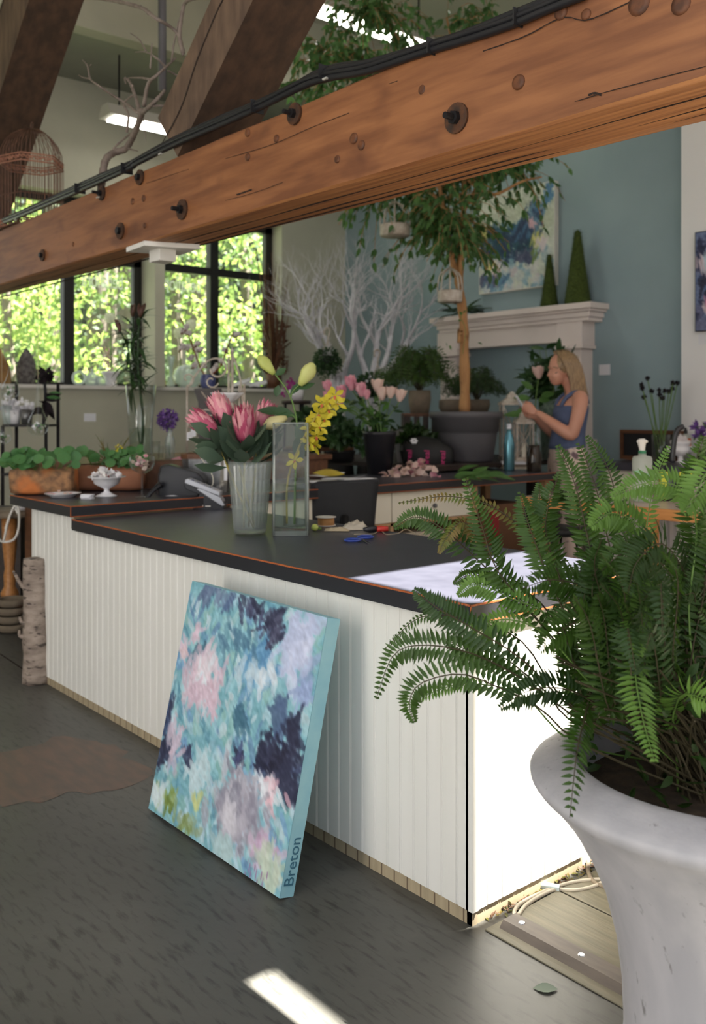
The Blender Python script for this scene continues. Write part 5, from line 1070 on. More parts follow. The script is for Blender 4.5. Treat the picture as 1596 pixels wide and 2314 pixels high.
topiary(1221, 1263, 570, 690, 5.93, 'smaller pointed moss cone on the mantel in front of the painting corner'); topiary(1275, 1337, 518, 687, 5.94, 'taller pointed moss cone at the right end of the mantel')
# dried greenery on the mantel
q = onY(1050, 706, 5.9); q.z = ZM; o = thing('driftwood_leaf', 'dark green dried leafy piece lying on the left of the mantel', 'ornament', q); mb = MB()
for k in range(26): mb.leaf(q + V(rnd(-.1, .1), rnd(-.05, .03), .02 + rnd(0, .03)), RT * random.choice((-1, 1)) * rnd(.5, 1) + UP * rnd(-.1, .8), UP - FW * .4, rnd(.10, .24), rnd(.03, .06), .35, .2, 5)
mb.build('leaves', M['fern_dark'], o, True)
# wall paintings
rs = np.random.RandomState(11); st = []
for i in range(60): st.append((rs.rand(), rs.rand() * .5, rs.uniform(.06, .16), rs.uniform(.03, .07), rs.uniform(20, 140), [(206, 212, 198), (196, 204, 190), (216, 218, 210), (190, 200, 180)][rs.randint(4)], .6))
for i in range(80): st.append((rs.rand(), .62 + rs.rand() * .4, rs.uniform(.05, .12), rs.uniform(.02, .05), rs.uniform(20, 160), [(196, 206, 206), (150, 184, 200), (214, 214, 214), (112, 156, 180), (204, 194, 200)][rs.randint(5)], .7))
NV, TL_, BLU = (42, 62, 96), (38, 84, 102), (72, 118, 160)
multi(.33, .48, .22, .12, [TL_, NV, (56, 100, 118)], 40, .12); multi(.5, .55, .22, .10, [TL_, (30, 66, 88), NV], 36, .12); multi(.62, .42, .12, .10, [NV, BLU], 26, .09); multi(.78, .32, .10, .14, [BLU, NV, (110, 150, 180)], 30, .08); multi(.93, .12, .05, .12, [BLU, (92, 138, 176)], 16, .07)
multi(.10, .58, .08, .05, [NV, TL_], 14, .07); multi(.65, .68, .14, .04, [(70, 78, 110), (96, 100, 128)], 14, .08); multi(.2, .88, .2, .05, [(60, 92, 130), (104, 148, 178), (88, 92, 122)], 24, .08); multi(.72, .38, .05, .03, [(222, 182, 196)], 8, .06); multi(.78, .54, .08, .03, [(208, 206, 110), (222, 216, 170)], 9, .07); multi(.85, .58, .06, .04, [(226, 214, 218)], 9, .06); multi(.2, .76, .12, .05, [(222, 208, 214), (226, 222, 216)], 14, .08); multi(.17, .74, .05, .03, [(214, 206, 120)], 5, .05); multi(.05, .4, .05, .06, [(196, 192, 120)], 8, .07); multi(.75, .70, .05, .08, [(120, 146, 80)], 6, .05)
def wall_canvas(name, label, bl, br, tr, y, img, edge):
    BLc, BRc, TRc = onY(*bl, y), onY(*br, y), onY(*tr, y); x0, x1 = BLc.x, BRc.x; z0 = (BLc.z + BRc.z) / 2; z1 = TRc.z; wy = YT if x1 < xw else YT - .12
    o = thing(name, label, 'painting', ((x0 + x1) / 2, wy, z0)); MB().box(x0, x1, y, wy - .001, z0, z1).build('canvas_edge', edge, o); canvas_face('canvas_face', img, V(x0 + .006, y - .001, z1 - .006), V(x1 - .006, y - .001, z1 - .006), V(x0 + .006, y - .001, z0 + .006), M['paint'], o)
wall_canvas('wall_painting', 'abstract canvas of navy and teal clouds on the teal wall above the mantel', (1083, 664), (1254, 646), (1254, 407), YT - .05, paint(100, 120, (206, 212, 200), st, 9, 12), M['white'])
st = []
for i in range(60): st.append((rs.rand(), rs.rand(), rs.uniform(.08, .16), rs.uniform(.03, .08), rs.uniform(20, 160), [(60, 66, 104), (96, 128, 176), (150, 190, 214), (40, 44, 72), (122, 124, 158)][rs.randint(5)], .75))
multi(.2, .2, .2, .1, [(44, 48, 80)], 14, .1); multi(.3, .33, .25, .08, [(222, 204, 214), (190, 214, 230)], 20, .1); multi(.3, .55, .3, .08, [(40, 42, 66)], 16, .1); multi(.4, .80, .2, .07, [(224, 150, 180), (232, 214, 222)], 16, .1); multi(.3, .95, .3, .05, [(110, 114, 146)], 12, .1)
wall_canvas('wall_painting', 'dark blue and pink abstract canvas on the white wall at far right', (1571, 748), (1680, 744), (1680, 508), YT - .16, paint(80, 120, (112, 126, 164), st, 4, 12), M['dark_iron'])
def card(label, px0, py0, px1, py1, y=None, x=None):
    f = (lambda a, b: onY(a, b, y)) if y else (lambda a, b: onX(a, b, x)); a, b = f(px0, py0), f(px1, py1)
    mb = MB(); 
    if y: mb.box(min(a.x, b.x), max(a.x, b.x), y, y + .004, b.z, a.z)
    else: mb.box(x - .004, x, min(a.y, b.y), max(a.y, b.y), b.z, a.z)
    tag(mb.build('price_card', M['paper'], None, loc=tuple(a)), label, 'card')
card('small white card on the teal wall right of the mantel', 1354, 824, 1379, 847, y=YT - .004); card('small white card on the white wall below the far right canvas', 1579, 755, 1612, 777, y=YT - .124); card('small white card on the cream wall under the window', 190, 934, 217, 952, x=XW + .004)
# back counter along the teal wall
ZB2 = .85; bc = thing('back_counter', 'cream counter with a black top along the teal wall at right', 'counter', (-2, 5.7, 0))
MB().box(-3.80, 1.0, 5.38, YT - .125, ZB2 - .05, ZB2).build('counter_top', M['top'], bc, bevel=.002); MB().box(-3.74, 1.0, 5.42, YT - .13, .0, ZB2 - .05).build('counter_body', M['drawer'], bc)
# items on it
def onC(px, d): q = P(px, 900, d); q.z = ZB2; return q
q = onC(1470, 6.45); a, b = onY(1402, 1030, 5.80), onY(1547, 1030, 5.80); zt = onY(1470, 972, 5.80).z; o = thing('chalkboard', 'small blank blackboard in a brown frame leaning on the back counter', 'blackboard', ((a.x + b.x) / 2, 5.8, ZB2))
MB().box(a.x + .02, b.x - .02, 5.805, 5.82, ZB2 + .03, zt - .02).build('board', M['dark'], o); m_ = MB(); m_.box(a.x, b.x, 5.795, 5.825, zt - .025, zt); m_.box(a.x, b.x, 5.795, 5.825, ZB2, ZB2 + .03); m_.box(a.x, a.x + .025, 5.795, 5.825, ZB2 + .03, zt - .025); m_.box(b.x - .025, b.x, 5.795, 5.825, ZB2 + .03, zt - .025); m_.build('board_frame', M['brownwood'], o)
q = onC(1494, 6.2); s = 6.2 / F; o = thing('glass_vase', 'cylindrical glass vase of dark scabiosa stems on the back counter', 'vase', q)
vlath(o, 'vase_body', M['glass'], [(0, .002), (.05, .002), (.058, .01), (.06, .19), (.057, .19), (.054, .012), (0, .01)], q, 28); vlath(o, 'water', M['water'], [(0, .013), (.053, .014), (.055, .12), (0, .12)], q, 24)
for k, (px, py) in enumerate([(1450, 870), (1464, 856), (1452, 878), (1473, 884), (1456, 898), (1490, 882), (1491, 892), (1502, 884), (1498, 900), (1521, 866), (1531, 866), (1512, 884), (1520, 878)]):
    c = P(px, py, 6.2 + rnd(-.08, .08)); r_ = thing('scabiosa_stem', 'near black pincushion flower on a green stem in the glass vase by the blackboard', 'flower', q + UP * .02, 'dark flowers in the glass vase'); MB().tube(spline([q + V(rnd(-.03, .03), rnd(-.03, .03), .02), q + (c - q) * .5 + V(0, 0, .02), c], 8), .0032, 5).build('stem', M['stem_green'], r_, True)
    f = MB(); 
    for j in range(40): f.leaf(c, rvec() + UP * .2, rvec(), rnd(.016, .024), .010, .3, .2, 3)
    f.build('flower_head', M['scab'], r_)
p = onC(1538, 6.0); o = thing('urn_vase', 'small white footed urn with handles topped by a white coral piece', 'urn', p); h = 52 * 6.0 / F
vlath(o, 'urn_body', M['china'], [(0, 0), (.042, 0), (.042, .012), (.018, .025), (.016, .05), (.03, .062), (.058, .08), (.06, .1), (.052, .118), (.062, .135), (.066, .15), (.06, .15), (.05, .12), (0, .11)], p, 32)
for sgn in (-1, 1): MB().tube(spline([p + RT * sgn * .052 + UP * .115, p + RT * sgn * .08 + UP * .11, p + RT * sgn * .078 + UP * .09, p + RT * sgn * .056 + UP * .082], 8), .007, 8).build('handle', M['china'], o, True)
c_ = crumple(p + UP * .145, .055, .055, .05, 5.5, 12, 6); tag(c_.build('coral', M['cotton'], None, True, loc=tuple(p + UP * .15)), 'white coral piece on the small footed urn', 'coral')
p = onC(1550, 6.25); o = thing('glue_bottle', 'small clear bottle with black cap and orange label on the back counter', 'bottle', p); vlath(o, 'bottle_body', M['milky'], [(0, 0), (.034, 0), (.034, .16), (.03, .18), (.012, .195), (0, .195)], p, 20); vlath(o, 'label_band', M['rainbow'], [(.0345, .10), (.0345, .165)], p, 20); vlath(o, 'cap', M['dark'], [(.013, .195), (.013, .21), (.005, .235), (0, .235)], p, 16)
p = onC(1600, 5.9); o = thing('iris_plant', 'purple iris flowers with green leaves at the right edge of the back counter', 'flower', p); vlath(o, 'pot', M['dark'], [(0, 0), (.06, 0), (.07, .1), (0, .1)], p, 20); f = MB(); g = MB()
for px, py in ((1575, 964), (1585, 978), (1592, 985), (1600, 960), (1580, 985)):
    c = P(px, py, 5.9); g.tube([p + UP * .1, c], .003, 5)
    for j in range(9): f.leaf(c, rvec() + UP * .3, rvec(), .045, .025, .5, .2, 4)
    g.leaf(c - UP * .05, rvec() + UP * .5, UP - FW, .09, .02, .3, .1, 4)
f.build('blooms', M['purple'], o, True); g.build('leaves', M['mleaf'], o)
# orange work bench with bottle
ZW = .80; ya = onZ(1300, 1133, ZW).y; xa = onZ(1170, 1122, ZW).x; wb = thing('work_bench', 'pale topped work bench with an orange wooden front edge', 'table', (xa + .9, ya + .35, 0))
MB().box(xa, -.6, ya + .02, ya + .72, ZW - .03, ZW).build('bench_top', M['benchtop'], wb, bevel=.002); MB().box(xa, -.6, ya, ya + .02, ZW - .045, ZW + .001).build('front_rail', M['oak'], wb, bevel=.003)
lx = onY(1470, 1200, ya + .05).x
for x, y_ in ((xa + .06, ya + .06), (lx, ya + .06), (xa + .06, ya + .66), (lx, ya + .66), (-.7, ya + .06), (-.7, ya + .66)): MB().box(x - .022, x + .022, y_ - .022, y_ + .022, 0, ZW - .03).build('leg', M['oak'], wb)
lo_ = onY(1440, 1230, ya + .5); o = thing('cloth_skirt', 'pale grey pleated cloth hanging below the work bench', 'cloth', (lo_.x + .4, ya + .52, 0)); mb = MB(); pr = []
for i in range(160): x = lo_.x - .25 + i * .0068; pr.append((x, ya + .52 + .012 * math.sin(i * 1.1) + .004 * math.sin(i * .37)))
for x, y_ in pr: mb.v += [V(x, y_, .002), V(x, y_, ZW - .032)]
for i in range(159): mb.f.append((2 * i, 2 * i + 2, 2 * i + 3, 2 * i + 1))
mb.build('cloth', M['clothgrey'], o, True)
p = onZ(1453, 1137, ZW + .001); p = P(1452, 0, (p - CAM).dot(FW) + .08); p.z = ZW; s = (p - CAM).dot(FW) / F; o = thing('spray_bottle', 'milky white bottle with a white trigger and green collar on the work bench', 'bottle', p); h = 104 * s
vlath(o, 'bottle_body', M['milky'], [(0, 0), (21 * s, 0), (22 * s, .006), (22 * s, h * .93), (19 * s, h * .985), (9 * s, h), (8 * s, h + .02), (0, h + .02)], p, 36); vlath(o, 'collar', M['greenplastic'], [(8.6 * s, h + .008), (8.6 * s, h + .022), (0, h + .022)], p, 20)
hd_ = [p + UP * (h + z * s) + RT * x * s for z, x in ((9, -.5), (16, -.5), (26, -1), (33, -1.5), (38, -2))]; MB().tube(hd_, [6.5 * s, 7 * s, 9 * s, 11.5 * s, 7 * s], 8).build('trigger_head', M['white'], o, bevel=.002); MB().tube([hd_[3] + RT * 4 * s, hd_[3] + RT * 13 * s - UP * 2 * s], [5 * s, 3 * s], 8).build('nozzle', M['white'], o)
for (px, py, w_) in ((1444, 1066, 9), (1452, 1073, 14)):
    q = P(px, py, (p - CAM).dot(FW) - 22.5 * s); MB().obox(q, RT * w_ * s, UP * 2.2 * s, FW * .0015).build('green_print', M['palegreen'], o)
p = P(1520, 0, 4.15); p.z = ZW; s = 4.15 / F; o = thing('pump_sprayer', 'lime yellow and black pump sprayer on the work bench behind the fern', 'sprayer', p)
vlath(o, 'tank', M['black_plastic'], [(0, 0), (.055, 0), (.06, .02), (.06, .10), (.05, .15), (.028, .17), (0, .17)], p, 24); MB().rbox(p - RT * .045 + UP * .07 - FW * .03, .045, .03, .12, math.atan2(RT.y, RT.x)).build('yellow_grip', M['yellowplastic'], o, bevel=.006); MB().rbox(p + RT * .04 + UP * .11 - FW * .05, .06, .02, .04, math.atan2(RT.y, RT.x)).build('yellow_grip', M['yellowplastic'], o, bevel=.004); MB().tube(spline([p + UP * .16, p + UP * .24 + RT * .005, p + UP * .31 + RT * .02, p + UP * .33 + RT * .05], 10), .012, 8).build('handle', M['black_plastic'], o, True); MB().tube(spline([p + UP * .03 + RT * .05, p + RT * .16 + UP * .10, p + RT * .22 + UP * .04, p + RT * .12 - FW * .02 + UP * .012], 14), .009, 8).build('hose', M['black_plastic'], o, True)
p = onY(1262, 1215, 4.55); o = thing('stool', 'chrome legged stool standing behind the work bench left end', 'stool', (p.x, p.y, 0)); c = V(p.x, p.y, .46); vlath(o, 'seat', M['dark'], [(0, 0), (.16, 0), (.17, .02), (.16, .04), (0, .045)], c, 28)
for k in range(4): a = k * math.pi / 2 + .5; MB().tube([c + V(.1 * math.cos(a), .1 * math.sin(a), 0), V(c.x + .19 * math.cos(a), c.y + .19 * math.sin(a), .004)], .011, 8).build('leg', M['chrome'], o, True)
# plant bench behind the raised worktop
ZP = .85; pb = thing('plant_bench', 'dark stained wooden plant bench behind the raised worktop', 'bench', (-5.2, 4.95, 0)); MB().box(-5.72, -4.12, 4.15, 5.68, ZP - .03, ZP).build('bench_top', M['darkwood'], pb)
for x in (-5.65, -4.5):
    for y_ in (4.25, 5.58): MB().box(x - .03, x + .03, y_ - .03, y_ + .03, 0, ZP - .03).build('leg', M['darkwood'], pb)
def onP(px, d): q = P(px, 900, d); q.z = ZP; return q
# ficus
fc = onP(1053, 6.45); s = 6.45 / F; ft = thing('ficus_tree', 'tall weeping fig tree in a wide grey plastic pot', 'tree', fc); R_ = 82 * s
hpot = 1.2 + (928 - 930) / F * 6.45 - ZP
vlath(ft, 'pot', M['greypot'], [(0, 0), (R_ * .70, 0), (R_ * .74, .012), (R_ * .86, hpot * .56), (R_ * .88, hpot * .60), (R_ * .90, hpot * .60), (R_ * .92, hpot * .85), (R_, hpot * .87), (R_ * 1.02, hpot * .97), (R_ * .99, hpot), (R_ * .93, hpot), (R_ * .88, hpot * .86), (0, hpot * .86)], fc, 56); vlath(ft, 'soil', M['soil'], [(0, hpot * .9), (R_ * .88, hpot * .88)], fc, 32)
def pf_(px, py, o=0): return P(px, py, 6.45 + o)
trk = spline([pf_(1050, 935), pf_(1051, 870), pf_(1049, 780), pf_(1048, 730), pf_(1040, 660), pf_(1036, 625)], 22)
MB().tube(trk, [(12.5 - 3 * i / 22 + 1.2 * math.sin(i * 1.3)) * s for i in range(23)], 12).build('trunk', M['ficus_bark'], ft, True)
MB().tube([pf_(1040, 775, -.02), pf_(1042, 745, -.02), pf_(1040, 757, -.04)], [7 * s, 8 * s, 5 * s], 8).build('trunk_stub', M['ficus_bark'], ft, True)
brs = [[(1037, 630), (1022, 590), (1010, 540), (1002, 480), (990, 400), (960, 250), (930, 120)], [(1038, 630), (1043, 580), (1046, 500), (1050, 430), (1040, 300), (1030, 150), (1010, 40)], [(1020, 585), (1030, 560), (1036, 530), (1020, 485), (1005, 470)], [(1012, 545), (998, 520), (980, 500), (940, 490)], [(1046, 480), (1080, 420), (1120, 360), (1180, 380)], [(1002, 470), (960, 420), (900, 400), (850, 450)], [(950, 220), (860, 150), (780, 120), (690, 140)], [(1030, 180), (1080, 120), (1120, 60)], [(930, 130), (860, 40), (800, 20)], [(1050, 400), (1110, 440), (1180, 410), (1225, 400)], [(975, 330), (900, 260), (800, 230), (720, 200)]]
tips = []
for k, b in enumerate(brs):
    o_ = rnd(-.35, .35) if k > 1 else 0; q = spline([pf_(x, y, o_ * i / (len(b) - 1)) for i, (x, y) in enumerate(b)], 16); MB().tube(q, [(8 if k < 2 else 4.5) * s * (1 - .8 * i / 16) + .002 for i in range(17)], 7).build('branch', M['ficus_bark'], ft, True); tips += q[5:] if k > 1 else q[9:]
def px_(q): r = q - CAM; return CX + F * r.dot(RT) / r.dot(FW)
zl_ = P(1100, 380, 6.45).z; tips = [q for q in tips if not (px_(q) > 1070 and q.z < zl_ and random.random() < .85)]
fl_ = MB(); tw = MB()
for k in range(720):
    b = random.choice(tips); d_ = (RT * rnd(-1, 1) + FW * rnd(-1, 1) + UP * rnd(-.5, .5)).normalized(); L = rnd(.15, .42); e = b + d_ * L - UP * L * .35; q = spline([b, b + d_ * L * .6, e], 6)
    tw.tube(q, [.0022] * 7, 3, caps=False)
    for j in range(9):
        p_ = q[random.randint(1, 6)]; fl_.leaf(p_, d_ * .5 + rvec() * .6 - UP * .8, rvec() + UP * .6 - FW * .3, rnd(.055, .085), rnd(.024, .034), rnd(.1, .5), .25, 4, .4)
tw.build('twigs', M['ficus_bark'], ft)['kind'] = 'stuff'; fl_.build('foliage', M['ficus'], ft, True)['kind'] = 'stuff'
MB().tube(spline([pf_(1046, 800, -.06), pf_(1052, 745, -.06), pf_(1042, 716, -.06), pf_(1055, 700, -.06)], 12), .002, 5).build('vine', M['stem_green'], ft); vl = MB()
for px, py in ((1043, 713), (1050, 706), (1008, 775), (1015, 780), (1090, 778), (1040, 722)): vl.leaf(pf_(px, py, -.06), rvec(), UP - FW, .04, .022, .2, .2, 3)
vl.build('vine_leaves', M['mleaf'], ft)
# hanging white dome baskets
def dome(px, pyb, pyt, r, d, label):
    c = P(px, pyb, d); s = d / F; o = thing('hanging_basket', label, 'basket', c); h = (pyb - pyt) * s; R = r * s
    vlath(o, 'basket_tray', M['wire_white'], [(0, 0), (R, 0), (R * 1.03, .01), (R * 1.03, .07), (R, .08), (R * .97, .07), (0, .06)], c, 32)
    for k in range(8):
        a = k * math.pi / 4; MB().tube(spline([c + V(R * math.cos(a), R * math.sin(a), .07), c + V(R * 1.02 * math.cos(a), R * 1.02 * math.sin(a), h * .45), c + V(R * .8 * math.cos(a), R * .8 * math.sin(a), h * .8), c + UP * h], 10), .005, 6).build('wire', M['wire_white'], o, True)
    MB().tube([c + UP * h, c + UP * (h + .05)], .004, 6).build('hook', M['wire_white'], o); return o, c + UP * (h + .05)
o, t = dome(1017, 683, 604, 27, 6.35, 'white wire dome basket hanging left of the fig trunk above the mantel'); MB().tube([t, V(t.x, t.y, P(1017, 470, 6.35).z)], .002, 4).build('cord', M['twine'], o)
o, t = dome(893, 534, 455, 33, 6.4, 'white wire dome basket hanging in the fig leaves under the beam'); MB().tube([t, V(t.x, t.y, P(893, 330, 6.4).z)], .002, 4).build('cord', M['twine'], o)
# crates, pots and ferns on the bench
def crate(label, px0, px1, pyt, d):
    a, b = P(px0, pyt, d), P(px1, pyt, d); c = (a + b) / 2; h = a.z - ZP; hw_ = (b - a).length / 2; c.z = ZP; o = thing('slatted_crate', label, 'crate', c); m_ = MB(); n = max(4, int(hw_ * 2 / .055))
    for i in range(n): t = -1 + 2 * (i + .5) / n; m_.obox(c + RT * t * hw_ + UP * h / 2, RT * hw_ / n * .62, FW * .01, UP * (h / 2 - .012))
    m_.build('slats', M['darkwood'], o); MB().obox(c + FW * .15 + UP * (h - .012), RT * hw_, FW * .16, UP * .012).build('lid', M['brownwood'], o); MB().obox(c + FW * .15 + UP * .008, RT * hw_, FW * .16, UP * .008).build('base', M['darkwood'], o)
    for t in (-1, 1): MB().obox(c + RT * t * (hw_ - .012) + FW * .15 + UP * h / 2, RT * .012, FW * .16, UP * (h / 2 - .012)).build('side', M['darkwood'], o)
    return c + FW * .15 + UP * h
t1 = crate('dark slatted crate under the lush fern left of the grey pot', 912, 992, 934, 6.75); t2 = crate('dark slatted crate behind the grey pot right side', 1000, 1110, 932, 7.05)
t3 = crate('tall dark slatted crate under the shadowy plant left of the rose bucket', 640, 800, 1012, 6.6)
def bush(name, label, c, pot, leafdef, n, R, h, m, potm=None, ph=.15, pr=.09, droop=.4, L=(.06, .1), W=(.025, .04), grp=None):
    o = thing(name, label, 'plant', c, grp)
    if potm: vlath(o, 'pot', potm, [(0, 0), (pr * .75, 0), (pr * .9, ph * .5), (pr, ph * .9), (pr * 1.05, ph), (pr * .92, ph), (pr * .85, ph * .85), (0, ph * .82)], c, 24)
    g = MB(); sm = MB(); b = c + UP * ph * .8
    for k in range(int(n / 12)):
        d_ = (RT * rnd(-1, 1) + FW * rnd(-1, 1) + UP * rnd(.3, 1.4)).normalized(); e = b + V(d_.x * R, d_.y * R, d_.z * h); q = spline([b, b.lerp(e, .5) + UP * .04, e - UP * droop * R * .4], 6); sm.tube(q, .003, 4)
        for j in range(12): p_ = q[random.randint(2, 6)]; g.leaf(p_, d_ * .5 + rvec(), rvec() + UP * .7 - FW * .4, rnd(*L), rnd(*W), rnd(.1, .4), .2, 4)
    sm.build('stems', M['stem_green'], o); x = g.build('leaves', M[m], o, True); return o
def fernbush(name, label, c, n, R, h, m, potm, ph, pr, wdt=.05):
    o = thing(name, label, 'plant', c); vlath(o, 'pot', potm, [(0, 0), (pr * .8, 0), (pr, ph * .6), (pr * .95, ph), (pr * .8, ph), (pr * .8, ph * .8), (0, ph * .8)], c, 24); b = c + UP * ph * .85
    for k in range(n):
        a = rnd(0, 6.283); u = rnd(.45, 1); e = b + V(math.cos(a) * R * u, math.sin(a) * R * u, 0); up = h * rnd(.5, 1.1) * (1.25 - u * .6)
        frond([b, b.lerp(e, .35) + UP * up * .8, b.lerp(e, .8) + UP * up * .75, e + UP * up * .3], wdt, .2, m, UP * .7 - FW * .5, n=16, parent=o)
fernbush('lush_fern', 'lush bushy green fern in a stone pot before the mantel left side', t1, 60, .36, .42, 'fern', M['stonepot'], .17, .085, .07)
fernbush('lush_fern', 'dark shaded fern behind the fig trunk right of the bushy fern', t2 + RT * .1, 46, .30, .30, 'fern_dark', M['stonepot'], .10, .10, .06)
q = t2 - RT * .12 - FW * .08; o = thing('stone_pot', 'squat stone pot behind the grey pot rim left of the fig trunk', 'pot', q); vlath(o, 'pot_body', M['stonepot'], [(0, 0), (.06, 0), (.085, .03), (.085, .09), (.07, .10), (.06, .09), (0, .08)], q, 24)
bush('shade_plant', 'dark leafy shade plant left of the rose bucket', t3, None, None, 420, .26, .26, 'dleaf', M['dark'], .08, .1)
bush('shade_plant', 'dark fine-leaved plant right of the rose bucket behind the bag', onP(930, 6.3), None, None, 300, .2, .18, 'fern_dark', M['dark'], .08, .1)
bush('shade_plant', 'dark leafy plant low behind the yellow orchid spray', onP(770, 6.25) + V(-.0, .0, 0), None, None, 420, .25, .22, 'dleaf', M['dark'], .08, .1)
p = onP(1247, 6.68); o = bush('rhododendron', 'dark broad-leaved shrub in a mottled green pot behind the woman', p, None, None, 190, .2, .5, 'dleaf', mat('mottled_green_pot', (150, 172, 156), (110, 134, 120), scale=40, rough=.6), .42, .09, .1, (.10, .15), (.035, .05))
# lanterns
def lantern(px, pyt, pyb, w_, d, label, bz):
    s = d / F; c = P(px, pyt, d); zt = c.z; c.z = bz; h = zt - bz; R = w_ / 2 * s; o = thing('lantern', label, 'lantern', c, None); bm_ = [(a, b) for a, b in ((-1, -1), (1, -1), (1, 1), (-1, 1))]; hb = h * .80
    MB().rings([[c + RT * a * R * k + FW * b * R * k + UP * z for a, b in bm_] for k, z in ((1.08, 0), (1.08, .02), (.95, .03))]).build('base', M['wire_white'], o); MB().rings([[c + RT * a * R * k + FW * b * R * k + UP * z for a, b in bm_] for k, z in ((1.15, hb), (1.15, hb + .012), (.5, hb + .05), (.42, hb + .07), (.2, hb + .085), (.16, h - .02), (.22, h - .01), (.05, h))]).build('roof', M['wire_white'], o)
    for a, b in bm_: MB().tube([c + RT * a * R * .95 + FW * b * R * .95 + UP * .02, c + RT * a * R * .95 + FW * b * R * .95 + UP * hb], .007, 6).build('post', M['wire_white'], o)
    x = MB(); z0, z1 = .03, hb
    for b in (-1, 1): x.tube([c - RT * R * .95 + FW * b * R * .95 + UP * z0, c + RT * R * .95 + FW * b * R * .95 + UP * z1], .004, 5); x.tube([c + RT * R * .95 + FW * b * R * .95 + UP * z0, c - RT * R * .95 + FW * b * R * .95 + UP * z1], .004, 5)
    x.build('cross_bars', M['wire_white'], o); MB().tube([c + UP * .03, c + UP * (.03 + h * .3)], R * .3, 14).build('candle', M['drawer'], o); return o
lantern(1157, 884, 1043, 48, 6.6, 'taller cream lantern with a finial left of the woman hands', ZP); lantern(1184, 937, 1043, 38, 6.4, 'shorter cream lantern below the woman hands', ZP)
# peony in a clear vase behind the woman's hands
p = onP(1214, 6.5); s = 6.5 / F; o = thing('glass_vase', 'round clear glass vase behind the woman hands', 'vase', p); vlath(o, 'vase_body', M['glass'], [(0, .002), (.05, .002), (.09, .06), (.095, .14), (.07, .24), (.05, .3), (.055, .34), (.052, .34), (.047, .3), (.06, .24), (.085, .14), (.05, .02), (0, .02)], p, 28)
r_ = thing('peony', 'single pale pink peony bloom in front of the woman face', 'flower', p + UP * .02); c = P(1217, 842, 6.5); MB().tube(spline([p + UP * .02, P(1210, 930, 6.5), c - UP * .03], 10), .004, 6).build('stem', M['stem_green'], r_, True); rose(r_, c, UP - RT * .1, 15 * s, M['rose_pale'], .9); g = MB()
for px, py, dx in ((1203, 925, -1), (1215, 905, .9), (1200, 900, -.5), (1195, 945, -1), (1222, 895, 1), (1205, 880, -.6), (1185, 935, -.8)): g.leaf(P(px, py, 6.49), RT * dx + UP * rnd(-.2, .5), UP * .4 - FW, rnd(.09, .15), .05, .2, .2, 4)
g.build('leaves', M['mleaf'], r_, True)
# whitewashed branches
def branchy(mb, p, d, L, r, depth, spread=.55, up=.25, plane=.5):
    n = 5; pts = [p]; dd = d.copy()
    for i in range(n): dd = (dd + rvec() * .22 + UP * up * .12).normalized(); pts.append(pts[-1] + dd * L / n)
    mb.tube(pts, [r * (1 - .38 * i / n) for i in range(n + 1)], 6 if r > .006 else 4, caps=False)
    if depth == 0: return
    for k in range(random.choice((2, 2, 3))):
        i = random.choice((3, 4, 5)) if k else 5; a = (dd + (RT * rnd(-1, 1) + FW * rnd(-.6, .6) + UP * rnd(-.3, .6)) * spread).normalized(); branchy(mb, pts[i], a, L * rnd(.62, .85), r * (1 - .38 * i / n) * .72, depth - 1, spread, up)
    if random.random() < .7: branchy(mb, pts[2], (dd + (RT * rnd(-1, 1) + FW * rnd(-.6, .6)) * .9).normalized(), L * .55, r * .5, max(0, depth - 2), spread, up)
random.seed(5)
for (px, py, lb, dirs) in ((768, 850, 'tall whitewashed bare branches against the pale wall left of the teal corner', ((-.45, 1), (-.1, 1), (.28, 1), (-.5, .8))), (838, 855, 'tall whitewashed bare branches against the teal wall right of the corner', ((-.25, 1), (.1, 1), (.4, 1), (.75, .8)))):
    c = P(px, py, 8.0); o = thing('white_branches', lb, 'branches', (c.x, c.y, 0)); vlath(o, 'floor_vase', M['dark'], [(0, 0), (.12, 0), (.16, .3), (.12, .7), (.1, .85), (.12, .9), (.1, .9), (.09, .84), (0, .8)], V(c.x, c.y, 0), 24); mb = MB()
    for dx, dz in dirs:
        b = V(c.x + rnd(-.03, .03), c.y + rnd(-.03, .03), .85); e = c + RT * dx * .12; mb.tube(spline([b, b.lerp(e, .5), e], 5), .02, 7); branchy(mb, e, (RT * dx + FW * rnd(-.25, .1) + UP * dz).normalized(), .42, .03, 5)
    mb.build('branches', M['branch_white'], o, True)
# hanging kokedama and plastic hanger
def hook_(o, c, s, px, py0, py1, d):
    t = P(px, py0, d); MB().tube(spline([P(px - 6, py0 + 16, d), P(px - 7, py0 + 6, d), P(px, py0, d), P(px + 6, py0 + 6, d), P(px + 3, py0 + 18, d), P(px + 1, py0 + 32, d)], 14), .008, 7).build('hook', M['wire_white'], o, True)
    for dx in (-11, 0, 11): MB().tube([P(px + 1, py0 + 32, d), P(px + dx, py1, d)], .004, 5).build('hanger_strap', M['wire_white'], o)
    MB().tube([t, P(px + 1, py0 - 45, d)], .006, 4).build('cord', M['branch_white'], o)
c = P(740, 812, 7.7); o = thing('hanging_plant', 'round trailing plant hanging from a white hook on the pale branches', 'plant', c); hook_(o, c, 0, 740, 741, 790, 7.7); g = MB()
vlath(o, 'pot', M['dark'], [(0, -.08), (.05, -.08), (.07, .03), (.0, .03)], c, 18)
for k in range(1100):
    v = rvec(); q = c + V(v.x * .115, v.y * .115, v.z * .11 - .01) * rnd(.6, 1) - UP * (rnd(0, .08) if random.random() < .3 else 0); g.leaf(q, v - UP * .6, rvec(), rnd(.016, .03), .013, .2, .2, 3)
g.build('foliage', M['dleaf'], o)['kind'] = 'stuff'
